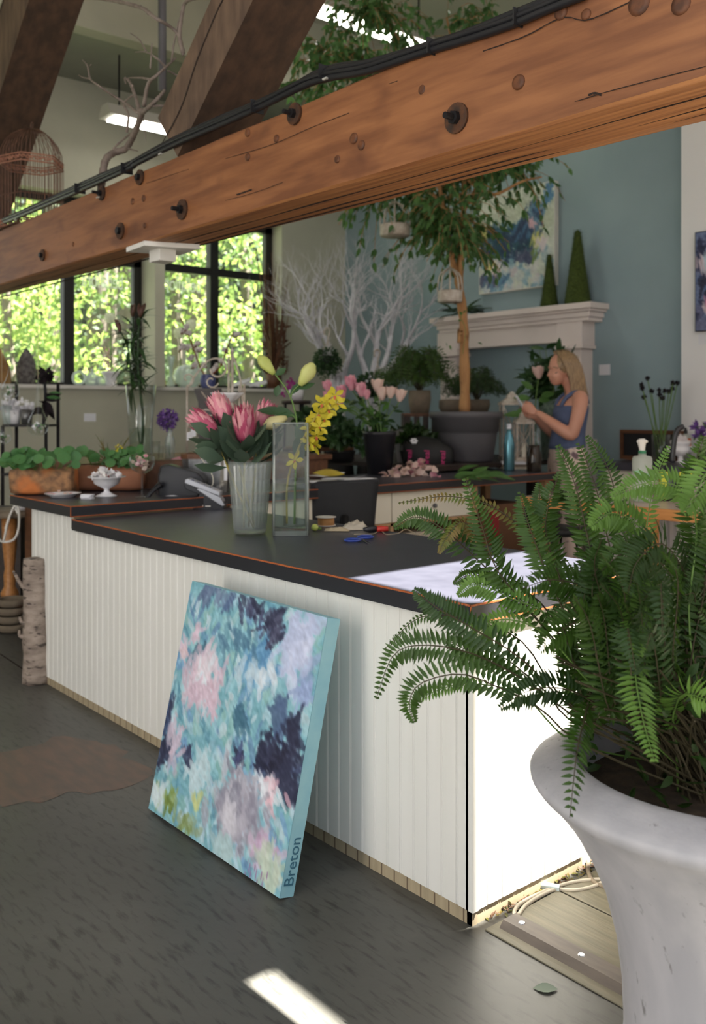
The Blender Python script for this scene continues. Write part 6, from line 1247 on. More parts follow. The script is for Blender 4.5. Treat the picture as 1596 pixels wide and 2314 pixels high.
c = P(850, 870, 7.6); o = thing('hanging_plant', 'white plastic hook hanger with a plant hidden behind the roses', 'plant', c); hook_(o, c, 0, 853, 790, 855, 7.6); g = MB(); vlath(o, 'pot', M['dark'], [(0, -.1), (.06, -.1), (.085, .02), (0, .02)], c, 18)
for k in range(500): v = rvec(); g.leaf(c + V(v.x * .15, v.y * .15, v.z * .08), v, rvec(), rnd(.03, .05), .02, .2, .2, 3)
g.build('foliage', M['dleaf'], o)['kind'] = 'stuff'
# purple orchid on a small dark stand by the wall
p = P(670, 950, 7.6); st_ = thing('plant_stand', 'small dark iron plant stand against the pale wall', 'stand', (p.x, p.y, 0)); zt = P(670, 905, 7.6).z; vlath(st_, 'stand_top', M['darkwood'], [(0, zt - .03), (.12, zt - .03), (.12, zt), (0, zt)], V(p.x, p.y, 0), 20)
for k in range(3): a = k * 2.1; MB().tube([V(p.x + .09 * math.cos(a), p.y + .09 * math.sin(a), zt - .03), V(p.x + .13 * math.cos(a), p.y + .13 * math.sin(a), 0)], .012, 6).build('leg', M['dark_iron'], st_)
q = V(p.x, p.y, zt); o = thing('magenta_orchid', 'magenta orchid in a white pot on the small dark stand', 'plant', q); vlath(o, 'pot', M['china'], [(0, 0), (.05, 0), (.065, .09), (0, .08)], q, 20); f = MB(); MB().tube(spline([q + UP * .08, P(660, 880, 7.6), P(656, 862, 7.6), P(645, 880, 7.6)], 10), .003, 5).build('stem', M['stem_green'], o)
for px, py in ((658, 858), (652, 866), (662, 868), (648, 878), (640, 892), (655, 874)):
    for j in range(6): f.leaf(P(px, py, 7.58), rvec(), -FW + rvec() * .5, .03, .024, .2, .1, 3)
f.build('blooms', M['magenta'], o, True)
# ================================================================== woman looking at her phone
random.seed(123)
DW = 6.3; sW = DW / F; OW = P(1280, 900, DW); OW.z = 0
def Wp(px, py, dl=0.0): return OW + RT * ((px - 1280) * sW) - FW * dl + UP * (EYE + (HZ - py) * sW)
wm = thing('person', 'woman in a blue tank top and floral trousers looking down at her phone', 'person', OW)
def ell(px, py, a, b, dl=0, n=24, tilt=0): c = Wp(px, py, dl); return [c + RT * a * math.cos(t) + FW * b * math.sin(t) + UP * tilt * math.cos(t) for t in [2 * math.pi * k / n for k in range(n)]]
def remesh(o, v, it=3, fac=.5):
    r = o.modifiers.new('remesh', 'REMESH'); r.mode = 'VOXEL'; r.voxel_size = v; r.use_smooth_shade = True; s_ = o.modifiers.new('smooth', 'SMOOTH'); s_.iterations = it; s_.factor = fac; return o
TOR = [(1282, 1075, .11, .15), (1283, 1045, .118, .17), (1283, 1010, .108, .152), (1285, 978, .098, .132), (1287, 948, .108, .142), (1291, 922, .108, .15), (1297, 902, .082, .158), (1299, 890, .05, .12)]
b = MB(); b.rings([ell(*t) for t in TOR])
b.tube(spline([Wp(1299, 896), Wp(1294, 878), Wp(1284, 858), Wp(1278, 845)], 8), [.062, .056, .052, .05, .05, .05, .05, .05, .05], 16)
rot = Matrix((RT, FW, UP)).transposed().to_3x3()
def eb(px, py, dl, rx, ry, rz, tilt=0):
    m_ = rot @ Matrix.Rotation(tilt, 3, 'Y'); b.ball(Wp(px, py, dl), rx, ry, rz, 20, 14, m_)
eb(1272, 828, 0, .092, .074, .098, -.25); eb(1260, 847, 0, .058, .056, .070, .1); eb(1256, 864, 0, .030, .032, .022)
b.tube([Wp(1247, 832, 0), Wp(1243, 842, 0), Wp(1240.5, 848.5, 0), Wp(1244, 851, 0)], [.009, .012, .0145, .009], 10); eb(1246.5, 857.5, 0, .012, .02, .008); eb(1248.5, 862.5, 0, .011, .018, .007); eb(1246, 830, 0, .02, .045, .012); eb(1253, 850, .032, .026, .02, .022); eb(1253, 850, -.032, .026, .02, .022); eb(1281, 846, .068, .018, .01, .028)
for sg, pts in ((1, [(1299, 897, .135), (1297, 908, .185), (1290, 938, .205), (1281, 968, .21), (1276, 981, .205), (1262, 974, .195), (1240, 958, .165), (1219, 941, .115), (1209, 934, .088)]), (-1, [(1300, 897, -.135), (1298, 908, -.185), (1290, 940, -.2), (1279, 970, -.2), (1272, 982, -.19), (1258, 974, -.17), (1238, 960, -.12), (1220, 946, -.07), (1210, 939, -.045)])):
    b.tube(spline([Wp(*p) for p in pts], 24), [.050, .052, .053, .052, .050, .048, .046, .045, .043, .042, .041, .040, .040, .041, .042, .042, .041, .039, .037, .034, .031, .028, .026, .025, .025], 14)
def hand(wr, kn, tips, th, r=.0085):
    W_, K = Wp(*wr), Wp(*kn); ax = (K - W_).normalized(); 
    for i, t in enumerate(tips):
        k0 = K + FW * (.030 - .020 * i) * 1.0 if not t[3] else K + UP * (.026 - .018 * i); T_ = Wp(*t[:3]); mid = k0.lerp(T_, .5) + ax * .016
        b.tube(spline([W_.lerp(k0, .35), k0, mid, T_], 10), [.013, .013, .0125, .012, .0105, .010, .0095, .009, .0085, .008, .007], 9)
    b.tube(spline([W_.lerp(K, .25), Wp(*th[0]), Wp(*th[1])], 8), [.014, .0135, .013, .012, .011, .010, .0095, .009, .007], 9)
hand((1211, 935, .09), (1194, 924, .075), [(1179, 917, .045, True), (1178, 922, .04, True), (1181, 927, .04, True), (1185, 931, .04, True)], [(1196, 913, .055), (1184, 908, .03)])
hand((1212, 940, -.045), (1196, 933, -.035), [(1180, 926, .0, True), (1182, 931, .005, True), (1186, 936, .005, True), (1191, 940, .005, True)], [(1198, 919, -.02), (1187, 912, -.005)])
for sg in (-1, 1):
    b.tube(spline([Wp(1283, 1060, sg * .08), Wp(1280, 1120, sg * .085), Wp(1278, 1200, sg * .085), Wp(1283, 1260, sg * .085), Wp(1286, 1325, sg * .085)], 16), [.095, .092, .088, .082, .076, .070, .064, .058, .055, .055, .056, .054, .048, .042, .037, .035, .035], 14)
    f0 = Wp(1290, 1340, sg * .085); f0.z = .04; f1 = Wp(1240, 1340, sg * .09); f1.z = .022; b.tube([f0, f0.lerp(f1, .5), f0.lerp(f1, .85), f1], [.038, .034, .03, .018], 12)
remesh(b.build('body', M['skin'], wm, True), .0055, 4)
# clothes
b = MB(); b.rings([ell(x, y, a + .010, c + .010) for x, y, a, c in [(1281, 1021, .120, .166), (1282, 1006, .112, .156)] + TOR[3:6] + [(1294, 912, .098, .150)]]); tt = b.build('tank_top', M['tanktop'], wm, True)
for sg in (-1, 1): b2 = MB(); S = spline([Wp(1262, 918, sg * .085), Wp(1272, 900, sg * .098), Wp(1292, 887, sg * .105), Wp(1314, 893, sg * .1), Wp(1321, 912, sg * .09)], 14); b2.tube(S, .014, 8); b2.build('strap', M['tanktop'], tt, True)
sv = tt.modifiers.new('sub', 'SUBSURF'); sv.levels = 1; sv.render_levels = 1
b = MB(); b.rings([ell(1283, 1003, .112, .158), ell(1283, 1020, .122, .172), ell(1283, 1045, .132, .186), ell(1283, 1085, .128, .182)])
for sg in (-1, 1): b.tube(spline([Wp(1283, 1070, sg * .088), Wp(1281, 1130, sg * .092), Wp(1279, 1200, sg * .092), Wp(1283, 1270, sg * .09), Wp(1286, 1322, sg * .088)], 14), [.108, .106, .102, .098, .094, .09, .086, .083, .08, .078, .076, .074, .073, .072, .072], 18)
remesh(b.build('trousers', M['trousers'], wm, True), .009, 3)
# hair
h = MB(); h.ball(Wp(1278, 824), .098, .086, .094, 20, 12, rot @ Matrix.Rotation(-.3, 3, 'Y'))
for k in range(90):
    sg = 1 if k < 55 else -1; u = random.random(); side = sg * rnd(.035, .09); st_ = Wp(1256 + 26 * u, 794 + 4 * abs(u - .5) - 2, sg * rnd(.0, .03)); m1 = Wp(1266 + 36 * u, 815 + 6 * u, sg * (.078 + .008 * random.random()) * (1 - .35 * max(0, u - .5))); m2 = Wp(1280 + 32 * u, 850, sg * (.088 - .03 * max(0, u - .4))); m3 = Wp(1285 + 32 * u + rnd(-2, 2), 878, sg * (.085 - .04 * max(0, u - .4)) ); e = Wp(1283 + 42 * u + rnd(-3, 3), 900 + rnd(-10, 8), sg * (.09 - .05 * max(0, u - .4)))
    h.tube(spline([st_, m1, m2, m3, e], 12), [.009, .012, .013, .013, .013, .012, .012, .012, .011, .010, .008, .006, .003], 6)
h.build('hair', M['hair'], wm, True)
b = MB(); b.tube(spline([Wp(1243.5, 833, .022), Wp(1249, 830.5, .046), Wp(1257, 833, .062)], 8), .0035, 6); b.build('eyebrow', M['hair'], wm, True)
b = MB(); b.tube(spline([Wp(1246.5, 842.5, .028), Wp(1251, 843.5, .044), Wp(1256, 842, .056)], 8), .003, 6); b.build('eyelashes', mat('dark_lashes', (72, 52, 46), rough=.7), wm, True)
b = MB(); b.ball(Wp(1245.8, 860.5, 0), .007, .022, .006, 10, 8, rot); b.build('lips', mat('lip_pink', (188, 108, 104), rough=.5), wm, True)
phn = thing('smartphone', 'white smartphone held up in the woman hands', 'phone', Wp(1176, 914, .02)); c = Wp(1176, 913, .02); L_ = (RT * 11 - UP * 18).normalized(); n_ = L_.cross(FW).normalized()
MB().obox(c, L_ * .066, FW * .034, n_ * .004).build('phone_case', M['paper'], phn, bevel=.003); MB().obox(c + n_ * (.0045 if n_.dot(RT) > 0 else -.0045), L_ * .062, FW * .031, n_ * .0006).build('screen', mat('dark_phone_screen', (40, 44, 52), rough=.15), phn)
# ================================================================== left: cabinet, sill and hanging things
random.seed(99)
ZK = .937; kc = thing('wooden_cabinet', 'rustic brown wooden cabinet behind the raised worktop left half', 'cabinet', (-4.75, 2.7, 0))
MB().box(-5.15, -4.38, 1.95, 3.5, .08, ZK - .03).build('body', M['brownwood'], kc); MB().box(-5.18, -4.37, 1.92, 3.53, ZK - .03, ZK).build('cabinet_top', M['brownwood'], kc, bevel=.003)
for x in (-5.1, -4.44):
    for y_ in (2.0, 3.45): MB().box(x - .03, x + .03, y_ - .03, y_ + .03, 0, .08).build('foot', M['darkwood'], kc)
def onK(px, d): q = P(px, 900, d); q.z = ZK; return q
# tall vase with red-tipped lily stems
p = onK(318, 5.0); s = 5.0 / F; tv = thing('tall_vase', 'tall flared clear glass vase on the wooden cabinet', 'vase', p); h = 168 * s
vlath(tv, 'vase_body', M['glass'], [(0, .003), (.058, .003), (.062, .012), (.066, h * .5), (.081, h), (.078, h), (.062, h * .5), (.057, .02), (0, .02)], p, 40); vlath(tv, 'water', M['water'], [(0, .021), (.056, .022), (.0605, h * .42), (0, h * .42)], p, 32)
def pk(px, py, o=0): return P(px, py, 5.0 + o)
for k, (pts, nl, lb) in enumerate([([(336, 1030), (322, 950), (314, 860), (312, 780), (316, 712)], 22, 'tall dark lily stem with red-tipped buds standing right in the tall vase'), ([(330, 1030), (308, 940), (296, 860), (290, 790), (272, 748)], 16, 'dark lily stem leaning left in the tall vase'), ([(340, 1030), (324, 930), (305, 800), (300, 715)], 14, 'slender dark lily stem in the middle of the tall vase')]):
    q = [p + UP * .024 + V(.01 * k, 0, 0)] + [pk(x, y, .02 * k) for x, y in pts[1:]]; r_ = thing('budded_lily_stem', lb, 'flower', q[0], 'lily stems in the tall vase'); S = spline(q, 30); MB().tube(S, .0045, 6).build('stem', M['dleaf'], r_, True); g = MB()
    for j in range(nl * 2):
        i = random.randint(13, 29); g.leaf(S[i], RT * rnd(-1, 1) + FW * rnd(-.7, .7) + UP * rnd(-.3, .9), UP - FW * .3, rnd(.07, .13), rnd(.016, .024), rnd(.3, .9), .2, 5)
    g.build('leaves', M['dleaf'], r_, True)
    for j in range(3 if k == 0 else 2):
        b = S[30] - UP * .008 * j; ax = (UP + RT * rnd(-.5, .5) + FW * rnd(-.3, .3)).normalized(); MB().lathe([(0, 0), (.008, .01), (.013, .035), (.009, .06), (0, .075)], 10, b, ax).build('bud', mat('dark_red_bud', (104, 48, 52), (70, 60, 40), scale=12, rough=.5) if 'drb' not in MATS else MATS['drb'], r_, True)
# allium in a bottle
p = onK(384, 5.05); s = 5.05 / F; bt = thing('milk_bottle', 'slim pale glass bottle with the purple allium on the wooden cabinet', 'bottle', p); vlath(bt, 'bottle_body', M['frost'], [(0, 0), (.026, 0), (.027, .1), (.015, .14), (.014, .165), (.012, .165), (.012, .14), (.024, .1), (0, .01)], p, 24)
c = P(380, 948, 5.05); r_ = thing('allium', 'round purple allium flower head before the cream wall', 'flower', p + UP * .02); MB().tube([p + UP * .02, c], .003, 6).build('stem', M['stem_green'], r_); f = MB()
for k in range(330): v = rvec(); f.tube([c, c + v * .045], .0006, 3, caps=False) if k % 3 == 0 else None; f.leaf(c + v * rnd(.03, .055), v + rvec() * .9, v, .018, .011, .1, .2, 3)
f.build('flower_head', M['purple'], r_)
for i, (px, rr_, hh, lb) in enumerate(((352, .024, .10, 'short clear tumbler between the tall vase and the allium bottle'), (364, .017, .07, 'tiny clear bud glass left of the allium bottle'))):
    q = onK(px, 4.95 + .1 * i); o = vlath(None, 'glass_tumbler', M['glass'], [(0, .002), (rr_ * .8, .002), (rr_, hh), (rr_ * .93, hh), (rr_ * .7, .008), (0, .008)], q, 20); o.location = q; o.data.transform(Matrix.Translation(-q)); tag(o, lb, 'glass')
q = onK(405, 5.0); o = crumple(q, .04, .03, .012, 2.2).build('pink_card', M['rose'], None, loc=tuple(q)); tag(o, 'crumpled pink tag on the cabinet right of the allium bottle', 'tag')
# scrolled wire trellis
p = onK(490, 5.1); tr_ = thing('wire_trellis', 'aged white scrolled wire trellis with three posts on the cabinet', 'trellis', p)
def pt_(px, py, o=0): q = P(px, py, 5.1 + o); q.z = max(q.z, ZK); return q
for px, py, r in ((423, 872, .006), (517, 806, .007), (525, 796, .008), (541, 870, .005), (552, 868, .007)): MB().tube([pt_(px, 1040), pt_(px, py)], r, 8).build('post', M['wire_white'], tr_, True)
def scroll(cx, cy, r0, r1, a0, a1, n=28): return [(cx + (r0 + (r1 - r0) * i / n) * math.cos(a0 + (a1 - a0) * i / n), cy + (r0 + (r1 - r0) * i / n) * math.sin(a0 + (a1 - a0) * i / n)) for i in range(n + 1)]
for pts, r in (([(425, 876)] + [(440, 850), (465, 820)] + scroll(490, 834, 26, 14, -2.6, 3.2)[2:], .006), (scroll(478, 862, 16, 5, .2, 5.5), .0045), ([(423, 870)] + scroll(424, 856, 16, 4, 1.4, -4.2), .005), ([(423, 968), (440, 935), (470, 926), (490, 940), (470, 905), (455, 885)], .004), ([(525, 800), (536, 830), (545, 870), (552, 960)], .005), ([(423, 938), (517, 940)], .0045), ([(517, 985), (552, 985)], .0045)):
    MB().tube(spline([pt_(x, y) for x, y in pts], 4 * len(pts)), r, 7).build('scroll', M['wire_white'], tr_, True)
MB().tube([pt_(525, 798), pt_(525, 784)], [.012, .002], 8).build('finial', M['wire_white'], tr_, True)
c = P(513, 912, 5.1); m_ = MB(); rr = []
for i in range(7):
    t = i / 6; R0 = .012 + .078 * t; rr.append([c + V(math.cos(a) * R0 * (1 + .07 * t * math.cos(8 * a)), math.sin(a) * R0 * (1 + .07 * t * math.cos(8 * a)), .06 * t ** 1.6) for a in [k * 2 * math.pi / 48 for k in range(48)]])
for t in (.95, .6, .2): rr.append([c + V(math.cos(a) * (.08 * t), math.sin(a) * (.08 * t), .054 * t + .004) for a in [k * 2 * math.pi / 48 for k in range(48)]])
m_.rings(rr).build('scalloped_dish', M['china'], tr_, True)
for sgn, px, py in ((1, 437, 978), (1, 428, 985)): MB().obox(pt_(px, py, -.01), RT * .014 + UP * .004, UP * .022, FW * .0005).build('paper_tag', M['paper'], tr_)
# cotton branches in a blue pot on a grey pedestal
p = P(470, 0, 6.7); zt = P(470, 878, 6.7).z; pd_ = thing('pedestal', 'slim grey pedestal behind the wire trellis', 'pedestal', (p.x, p.y, 0)); c = V(p.x, p.y, 0)
vlath(pd_, 'shaft', mat('grey_pedestal_paint', (118, 114, 114), (104, 100, 102), scale=8, rough=.7), [(0, 0), (.14, 0), (.14, .06), (.085, .12), (.07, zt - .1), (.10, zt - .02), (.10, zt), (0, zt)], c, 28)
c = V(p.x, p.y, zt); cpot = thing('blue_pot', 'blue and white china pot of cotton branches on the grey pedestal', 'pot', c); vlath(cpot, 'pot_body', M['cobalt'], [(0, 0), (.04, 0), (.052, .02), (.058, .06), (.05, .09), (.053, .1), (.048, .1), (.04, .08), (0, .06)], c, 28)
def cp_(px, py, o=0): return P(px, py, 6.7 + o)
for stem, bolls, lb in (([(468, 868), (455, 835), (438, 790), (425, 755), (408, 718)], [(416, 746), (425, 752), (410, 782), (424, 784), (446, 775), (452, 790), (432, 808), (440, 826), (462, 824), (420, 738)], 'cotton branch leaning left with many grey white bolls'), ([(476, 868), (500, 825), (512, 790), (528, 750)], [(536, 757), (509, 790), (488, 828), (480, 835), (497, 815)], 'shorter cotton branch leaning right over the trellis')):
    r_ = thing('cotton_branch', lb, 'branch', c + UP * .07, 'cotton branches'); MB().tube(spline([c + UP * .07] + [cp_(*a) for a in stem[1:]], 16), .006, 6).build('stem', M['cotton_husk'], r_, True)
    for x, y in bolls:
        q = cp_(x, y, rnd(-.05, .05)); b_ = MB(); 
        for j in range(4): b_.ball(q + rvec() * .012, .019, .019, .017, 8, 6)
        bo = b_.build('cotton_boll', M['cotton'], r_, True); hk = MB()
        for j in range(5): hk.leaf(q - UP * .02, rvec() + UP * .3, rvec(), .032, .016, -.4, .2, 3)
        hk.build('husk', M['cotton_husk'], bo)
# ---- window sill
ZS = ysill + .004
def onS(px, x=-7.36): q = onX(px, 880, x); q.z = ZS; return q, (q - CAM).dot(FW) / F
def prof(p_, s, L, label, name, cat, m, n=28, pt='glass_body'):
    o = thing(name, label, cat, p_); vlath(o, pt, M[m], [(r * s, z * s) for r, z in L], p_, n); return o
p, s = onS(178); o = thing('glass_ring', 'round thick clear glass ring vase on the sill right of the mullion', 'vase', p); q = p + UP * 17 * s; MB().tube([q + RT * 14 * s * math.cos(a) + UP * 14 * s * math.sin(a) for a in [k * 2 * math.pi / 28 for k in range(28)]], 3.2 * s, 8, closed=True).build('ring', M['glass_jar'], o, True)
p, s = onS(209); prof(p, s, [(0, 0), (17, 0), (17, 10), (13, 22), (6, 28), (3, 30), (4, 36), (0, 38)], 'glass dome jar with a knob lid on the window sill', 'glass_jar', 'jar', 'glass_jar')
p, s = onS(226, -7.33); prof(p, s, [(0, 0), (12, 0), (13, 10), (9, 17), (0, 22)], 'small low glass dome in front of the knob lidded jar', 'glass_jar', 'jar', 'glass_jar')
p, s = onS(250); o = prof(p, s, [(0, 0), (13, 0), (15, 4), (10, 8), (17, 26), (22, 30), (20, 33), (0, 30)], 'white urn shaped pot with a pale flowering sprig on the sill', 'white_planter', 'pot', 'china', pt='pot_body'); f = MB()
for k in range(26): f.ball(p + RT * (rnd(-6, 8) + (k % 13) * -.9) * s + UP * (34 + k * 2.1) * s + FW * rnd(-.02, .02), 2.6 * s, n=6, m=4)
f.build('blossoms', M['rose_pale'], o, True); MB().tube(spline([p + UP * 30 * s, p + RT * 3 * s + UP * 60 * s, p - RT * 10 * s + UP * 90 * s], 8), 1 * s, 5).build('sprig', M['stem_green'], o)
for k, (px, py, lb) in enumerate(((249, 719, 'white ball flower on a thin stem before the lettered left pane'), (433, 734, 'white ball flower higher on the right by the cotton branch'), (405, 752, 'white ball flower lower behind the cotton bolls'))):
    p, s = onS(px, -7.38); c = onX(px, py, -7.38); o = thing('ball_flower', lb, 'flower', p, 'white ball flowers on the sill'); MB().tube(spline([p, p.lerp(c, .5) + RT * .01, c], 8), .006, 5).build('stem', M['stem_green'], o); f = MB(); f.ball(c, 12 * s, n=14, m=10)
    for j in range(160): v = rvec(); f.leaf(c + v * 11 * s, v + rvec() * .4, rvec(), 3 * s, 2.4 * s, .2, .2, 2)
    f.build('flower_head', M['bloom_white'], o, True)
p, s = onS(367); o = prof(p, s, [(0, 0), (7, 0), (8, 6), (6, 26), (4, 34), (6, 52), (5, 52), (0, 48)], 'gold glass bottle at the right foot of the white post', 'gold_bottle', 'bottle', 'goldglass')
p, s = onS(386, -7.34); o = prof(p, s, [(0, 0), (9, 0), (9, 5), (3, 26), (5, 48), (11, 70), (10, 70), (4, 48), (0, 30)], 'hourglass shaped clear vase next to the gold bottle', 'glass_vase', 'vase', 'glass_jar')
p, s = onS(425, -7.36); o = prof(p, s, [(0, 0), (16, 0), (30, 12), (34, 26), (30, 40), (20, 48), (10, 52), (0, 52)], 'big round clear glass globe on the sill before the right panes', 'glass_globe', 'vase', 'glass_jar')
p, s = onS(428, -7.44); o = thing('photo_stand', 'white photo stand on the sill behind the glass globe', 'frame', p); w_ = MB(); w_.obox(p + UP * 45 * s - RT * 12 * s, RT * 4 * s, FW * .01, UP * 45 * s); w_.obox(p + UP * 45 * s + RT * 16 * s, RT * 4 * s, FW * .01, UP * 45 * s); w_.obox(p + UP * 94 * s + RT * 2 * s, RT * 18 * s, FW * .01, UP * 5 * s); w_.build('frame_body', M['white'], o)
for k, (px, a, lb) in enumerate(((548, .3, 'white folded leaflet leaning at the left of the sill papers'), (568, -.1, 'white booklet lying flat on the sill before the right pane'), (584, .2, 'white paper bundle at the right end of the sill papers'))):
    p, s = onS(px, -7.35); u_ = (RT * math.cos(a) + UP * math.sin(a)); m_ = MB(); m_.obox(p + UP * (8 + abs(math.sin(a)) * 20) * s, u_ * 20 * s, FW * .045, u_.cross(FW) * 4 * s); tag(m_.build('sill_paper', M['paper'], None, loc=tuple(p)), lb, 'papers', 'papers on the sill')
# dried twig bundle
p, s = onS(618, -7.30); o = thing('twig_bundle', 'dried dark twigs in a brown pot at the right end of the sill', 'dried flowers', p); vlath(o, 'pot', M['brownwood'], [(0, 0), (14 * s, 0), (18 * s, 34 * s), (16 * s, 34 * s), (0, 28 * s)], p, 20); mb = MB()
for k in range(34):
    b = p + UP * 30 * s; e = onX(rnd(575, 662), rnd(560, 760), -7.24 + rnd(0, .22)); mb.tube(spline([b, b.lerp(e, .5) + RT * rnd(-.05, .05), e], 8), [.012 * (1 - .8 * i / 8) for i in range(9)], 4)
for k in range(300): b = p + RT * rnd(-22, 26) * s + UP * rnd(30, 150) * s; mb.leaf(b, rvec() + UP, rvec(), rnd(.04, .1), .02, .3, .2, 3)
mb.build('twigs', M['brownwood'], o)
# grey cone, gilded driftwood, dark flower by the left panes
p, s = onS(60); o = thing('woven_cone', 'grey woven cone ornament on the sill in the far left pane', 'ornament', p); m_ = MB(); rr = []
for i in range(26):
    t = i / 25; R0 = 21 * s * (math.sin(math.pi * (.22 + .78 * t)) ** .7 if t < 1 else 0.02) ; rr.append([p + V(math.cos(a), math.sin(a), 0) * R0 * (1 + .06 * math.sin(9 * a + t * 40)) + UP * 82 * s * t for a in [k * 2 * math.pi / 26 for k in range(26)]])
m_.rings(rr).build('cone_body', M['cone'], o, True)
p, s = onS(2); o = thing('gilded_driftwood', 'gold brown driftwood piece at the far left of the sill', 'ornament', p); MB().tube(spline([p + UP * .01, p + UP * 30 * s + RT * 6 * s, p + UP * 60 * s - RT * 2 * s, p + UP * 96 * s - RT * 10 * s], 12), [18 * s, 22 * s, 20 * s, 18 * s, 16 * s, 15 * s, 14 * s, 12 * s, 10 * s, 8 * s, 6 * s, 4 * s, 2 * s], 10).build('wood', M['gold'], o, True)
# black wire shelf with glassware
d0 = 6.1; s = d0 / F; a, b = P(6, 962, d0), P(104, 962, d0); zs = a.z; sh = thing('wire_shelf', 'black wire plant shelf standing by the cream wall at far left', 'shelf', ((a.x + b.x) / 2, (a.y + b.y) / 2, 0)); cc = (a + b) / 2; hw_ = (b - a).length / 2
MB().obox(V(cc.x, cc.y, zs) + FW * .12, RT * hw_, FW * .13, UP * .008).build('shelf_board', M['dark_iron'], sh); MB().obox(V(cc.x, cc.y, .78) + FW * .12, RT * hw_, FW * .13, UP * .008).build('shelf_board', M['dark_iron'], sh)
for u in (-1, 1):
    for v in (0, .25): q = cc + RT * u * hw_ + FW * v; MB().tube([V(q.x, q.y, 0), V(q.x, q.y, zs + (.28 if v else .0))], .012, 6).build('post', M['dark_iron'], sh)
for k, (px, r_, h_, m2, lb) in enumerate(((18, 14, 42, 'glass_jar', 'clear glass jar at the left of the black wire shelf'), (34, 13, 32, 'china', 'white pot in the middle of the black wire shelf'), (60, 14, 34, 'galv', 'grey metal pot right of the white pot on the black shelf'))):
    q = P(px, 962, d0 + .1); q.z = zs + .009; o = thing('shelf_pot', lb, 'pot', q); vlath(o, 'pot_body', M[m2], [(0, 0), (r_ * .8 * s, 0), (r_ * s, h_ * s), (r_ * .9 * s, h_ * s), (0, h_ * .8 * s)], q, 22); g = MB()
    for j in range(46): g.leaf(q + UP * h_ * .85 * s + RT * rnd(-12, 12) * s, rvec() + UP * .9, rvec() + UP, rnd(.03, .07), rnd(.02, .03), .3, .2, 3)
    for j in range(16): g.m = 1; g.leaf(q + UP * (h_ + rnd(2, 20)) * s + RT * rnd(-14, 14) * s, rvec(), rvec() - FW, .035, .03, .2, .2, 3); g.mark(1)
    g.mark(0); g.build('flowering_leaves', [M['pilea'], M['china']], o, True)
q = P(100, 962, 6.0); q = P(98, 962, 6.16); q.z = zs + .009; o = thing('dark_flower', 'near black drooping flower with a bright green leaf on the wire shelf', 'flower', q); MB().tube(spline([q, P(103, 900, 6.0), P(100, 850, 6.0)], 8), .01, 6).build('stem', M['dark'], o); c = P(100, 852, 6.0); f = MB()
for j in range(70): f.leaf(c + rvec() * .03, rvec(), rvec(), .05, .03, .4, .3, 4)
f.build('flower_head', M['scab'], o, True); f = MB()
for j in range(10): f.leaf(P(100, 905 + rnd(-15, 20), 6.0), rvec() - UP * .5, rvec(), .1, .05, .4, .3, 4)
f.build('drooping_leaf', M['scab'], o, True); g = MB(); g.leaf(P(105, 898, 5.98), RT, UP - FW, 32 * s, 12 * s, .1, .2, 5); g.leaf(P(108, 890, 6.0), RT + UP * .3, UP - FW, 30 * s, 8 * s, .4, .2, 5); g.build('leaf', M['pilea'], o, True)
# glass teardrops hung from the beam
for k, (px, pyb, r_, lb) in enumerate(((86, 984, 24, 'hanging clear glass teardrop with tiny flowers before the wire shelf'), (24, 900, 20, 'hanging clear glass teardrop highest before the woven cone'), (4, 1004, 23, 'hanging clear glass teardrop lowest at the far left edge'))):
    yh = 1.97; rr_ = ray(px, 900); d = yh / rr_.y; s = d / F; c = P(px, pyb, d); o = thing('glass_teardrop', lb, 'terrarium', c, 'hanging glass teardrops'); hh = r_ * s
    vlath(o, 'glass_body', M['glass'], [(0, 0), (hh * .5, hh * .06), (hh * .88, hh * .4), (hh, hh * .9), (hh * .86, hh * 1.5), (hh * .45, hh * 2.3), (hh * .2, hh * 3.4), (hh * .1, hh * 5), (0, hh * 5.4)], c, 32); MB().tube([c + UP * hh * 5.3, V(c.x, c.y, ZB + .002)], .0015, 4).build('hanging_thread', M['twine'], o); g = MB(); g.m = 0
    for j in range(26): g.m = j % 2; g.leaf(c + rvec() * hh * .5 + UP * hh * .7, rvec(), rvec(), .02, .014, .3, .2, 3); g.mark(g.m)
    g.mark(0); g.build('tiny_plant', [M['pilea'], M['china']], o)
# low things at far left
q = onZ(20, 1330, 0); d = (q - CAM).dot(FW); 
q = P(22, 900, 5.3); o = thing('turned_stool', 'small dark table with an orange turned leg left of the counter', 'table', (q.x, q.y, 0)); zt = P(22, 1152, 5.3).z; s = 5.3 / F
vlath(o, 'table_top', M['stonepot'], [(0, zt - .03), (.17, zt - .03), (.17, zt), (0, zt)], V(q.x, q.y, 0), 24); vlath(o, 'turned_leg', M['oak'], [(0, .14), (.05, .14), (.05, .16), (.03, .2), (.034, .26), (.026, .3), (.04, zt - .2), (.045, zt - .05), (0, zt - .03)], V(q.x, q.y, 0), 20); vlath(o, 'foot', M['darkwood'], [(0, 0), (.1, 0), (.09, .05), (.045, .14), (0, .14)], V(q.x, q.y, 0), 20)
c = V(q.x, q.y, zt) + RT * .07; o = thing('white_basin', 'small white china basin on the little table left of the counter', 'basin', c); vlath(o, 'basin_body', M['china'], [(0, 0), (.04, 0), (.045, .02), (.065, .07), (.07, .08), (.062, .08), (.04, .03), (0, .02)], c, 24)
pts = [P(x, y, 5.12) for x, y in ((8, 1225), (18, 1180), (32, 1145), (42, 1150), (42, 1195), (30, 1220), (5, 1224), (-10, 1210))]; o = MB().tube(spline(pts, 40), .007, 8).build('white_hose', M['white'], None, True, loc=tuple(pts[0])); tag(o, 'white cable looped over the little table at far left', 'cable'); o2 = MB().tube(spline([P(x, y, 5.13) for x, y in ((12, 1195), (22, 1165), (34, 1150), (40, 1160))], 20), .006, 8).build('cable_loop', M['white'], o, True)
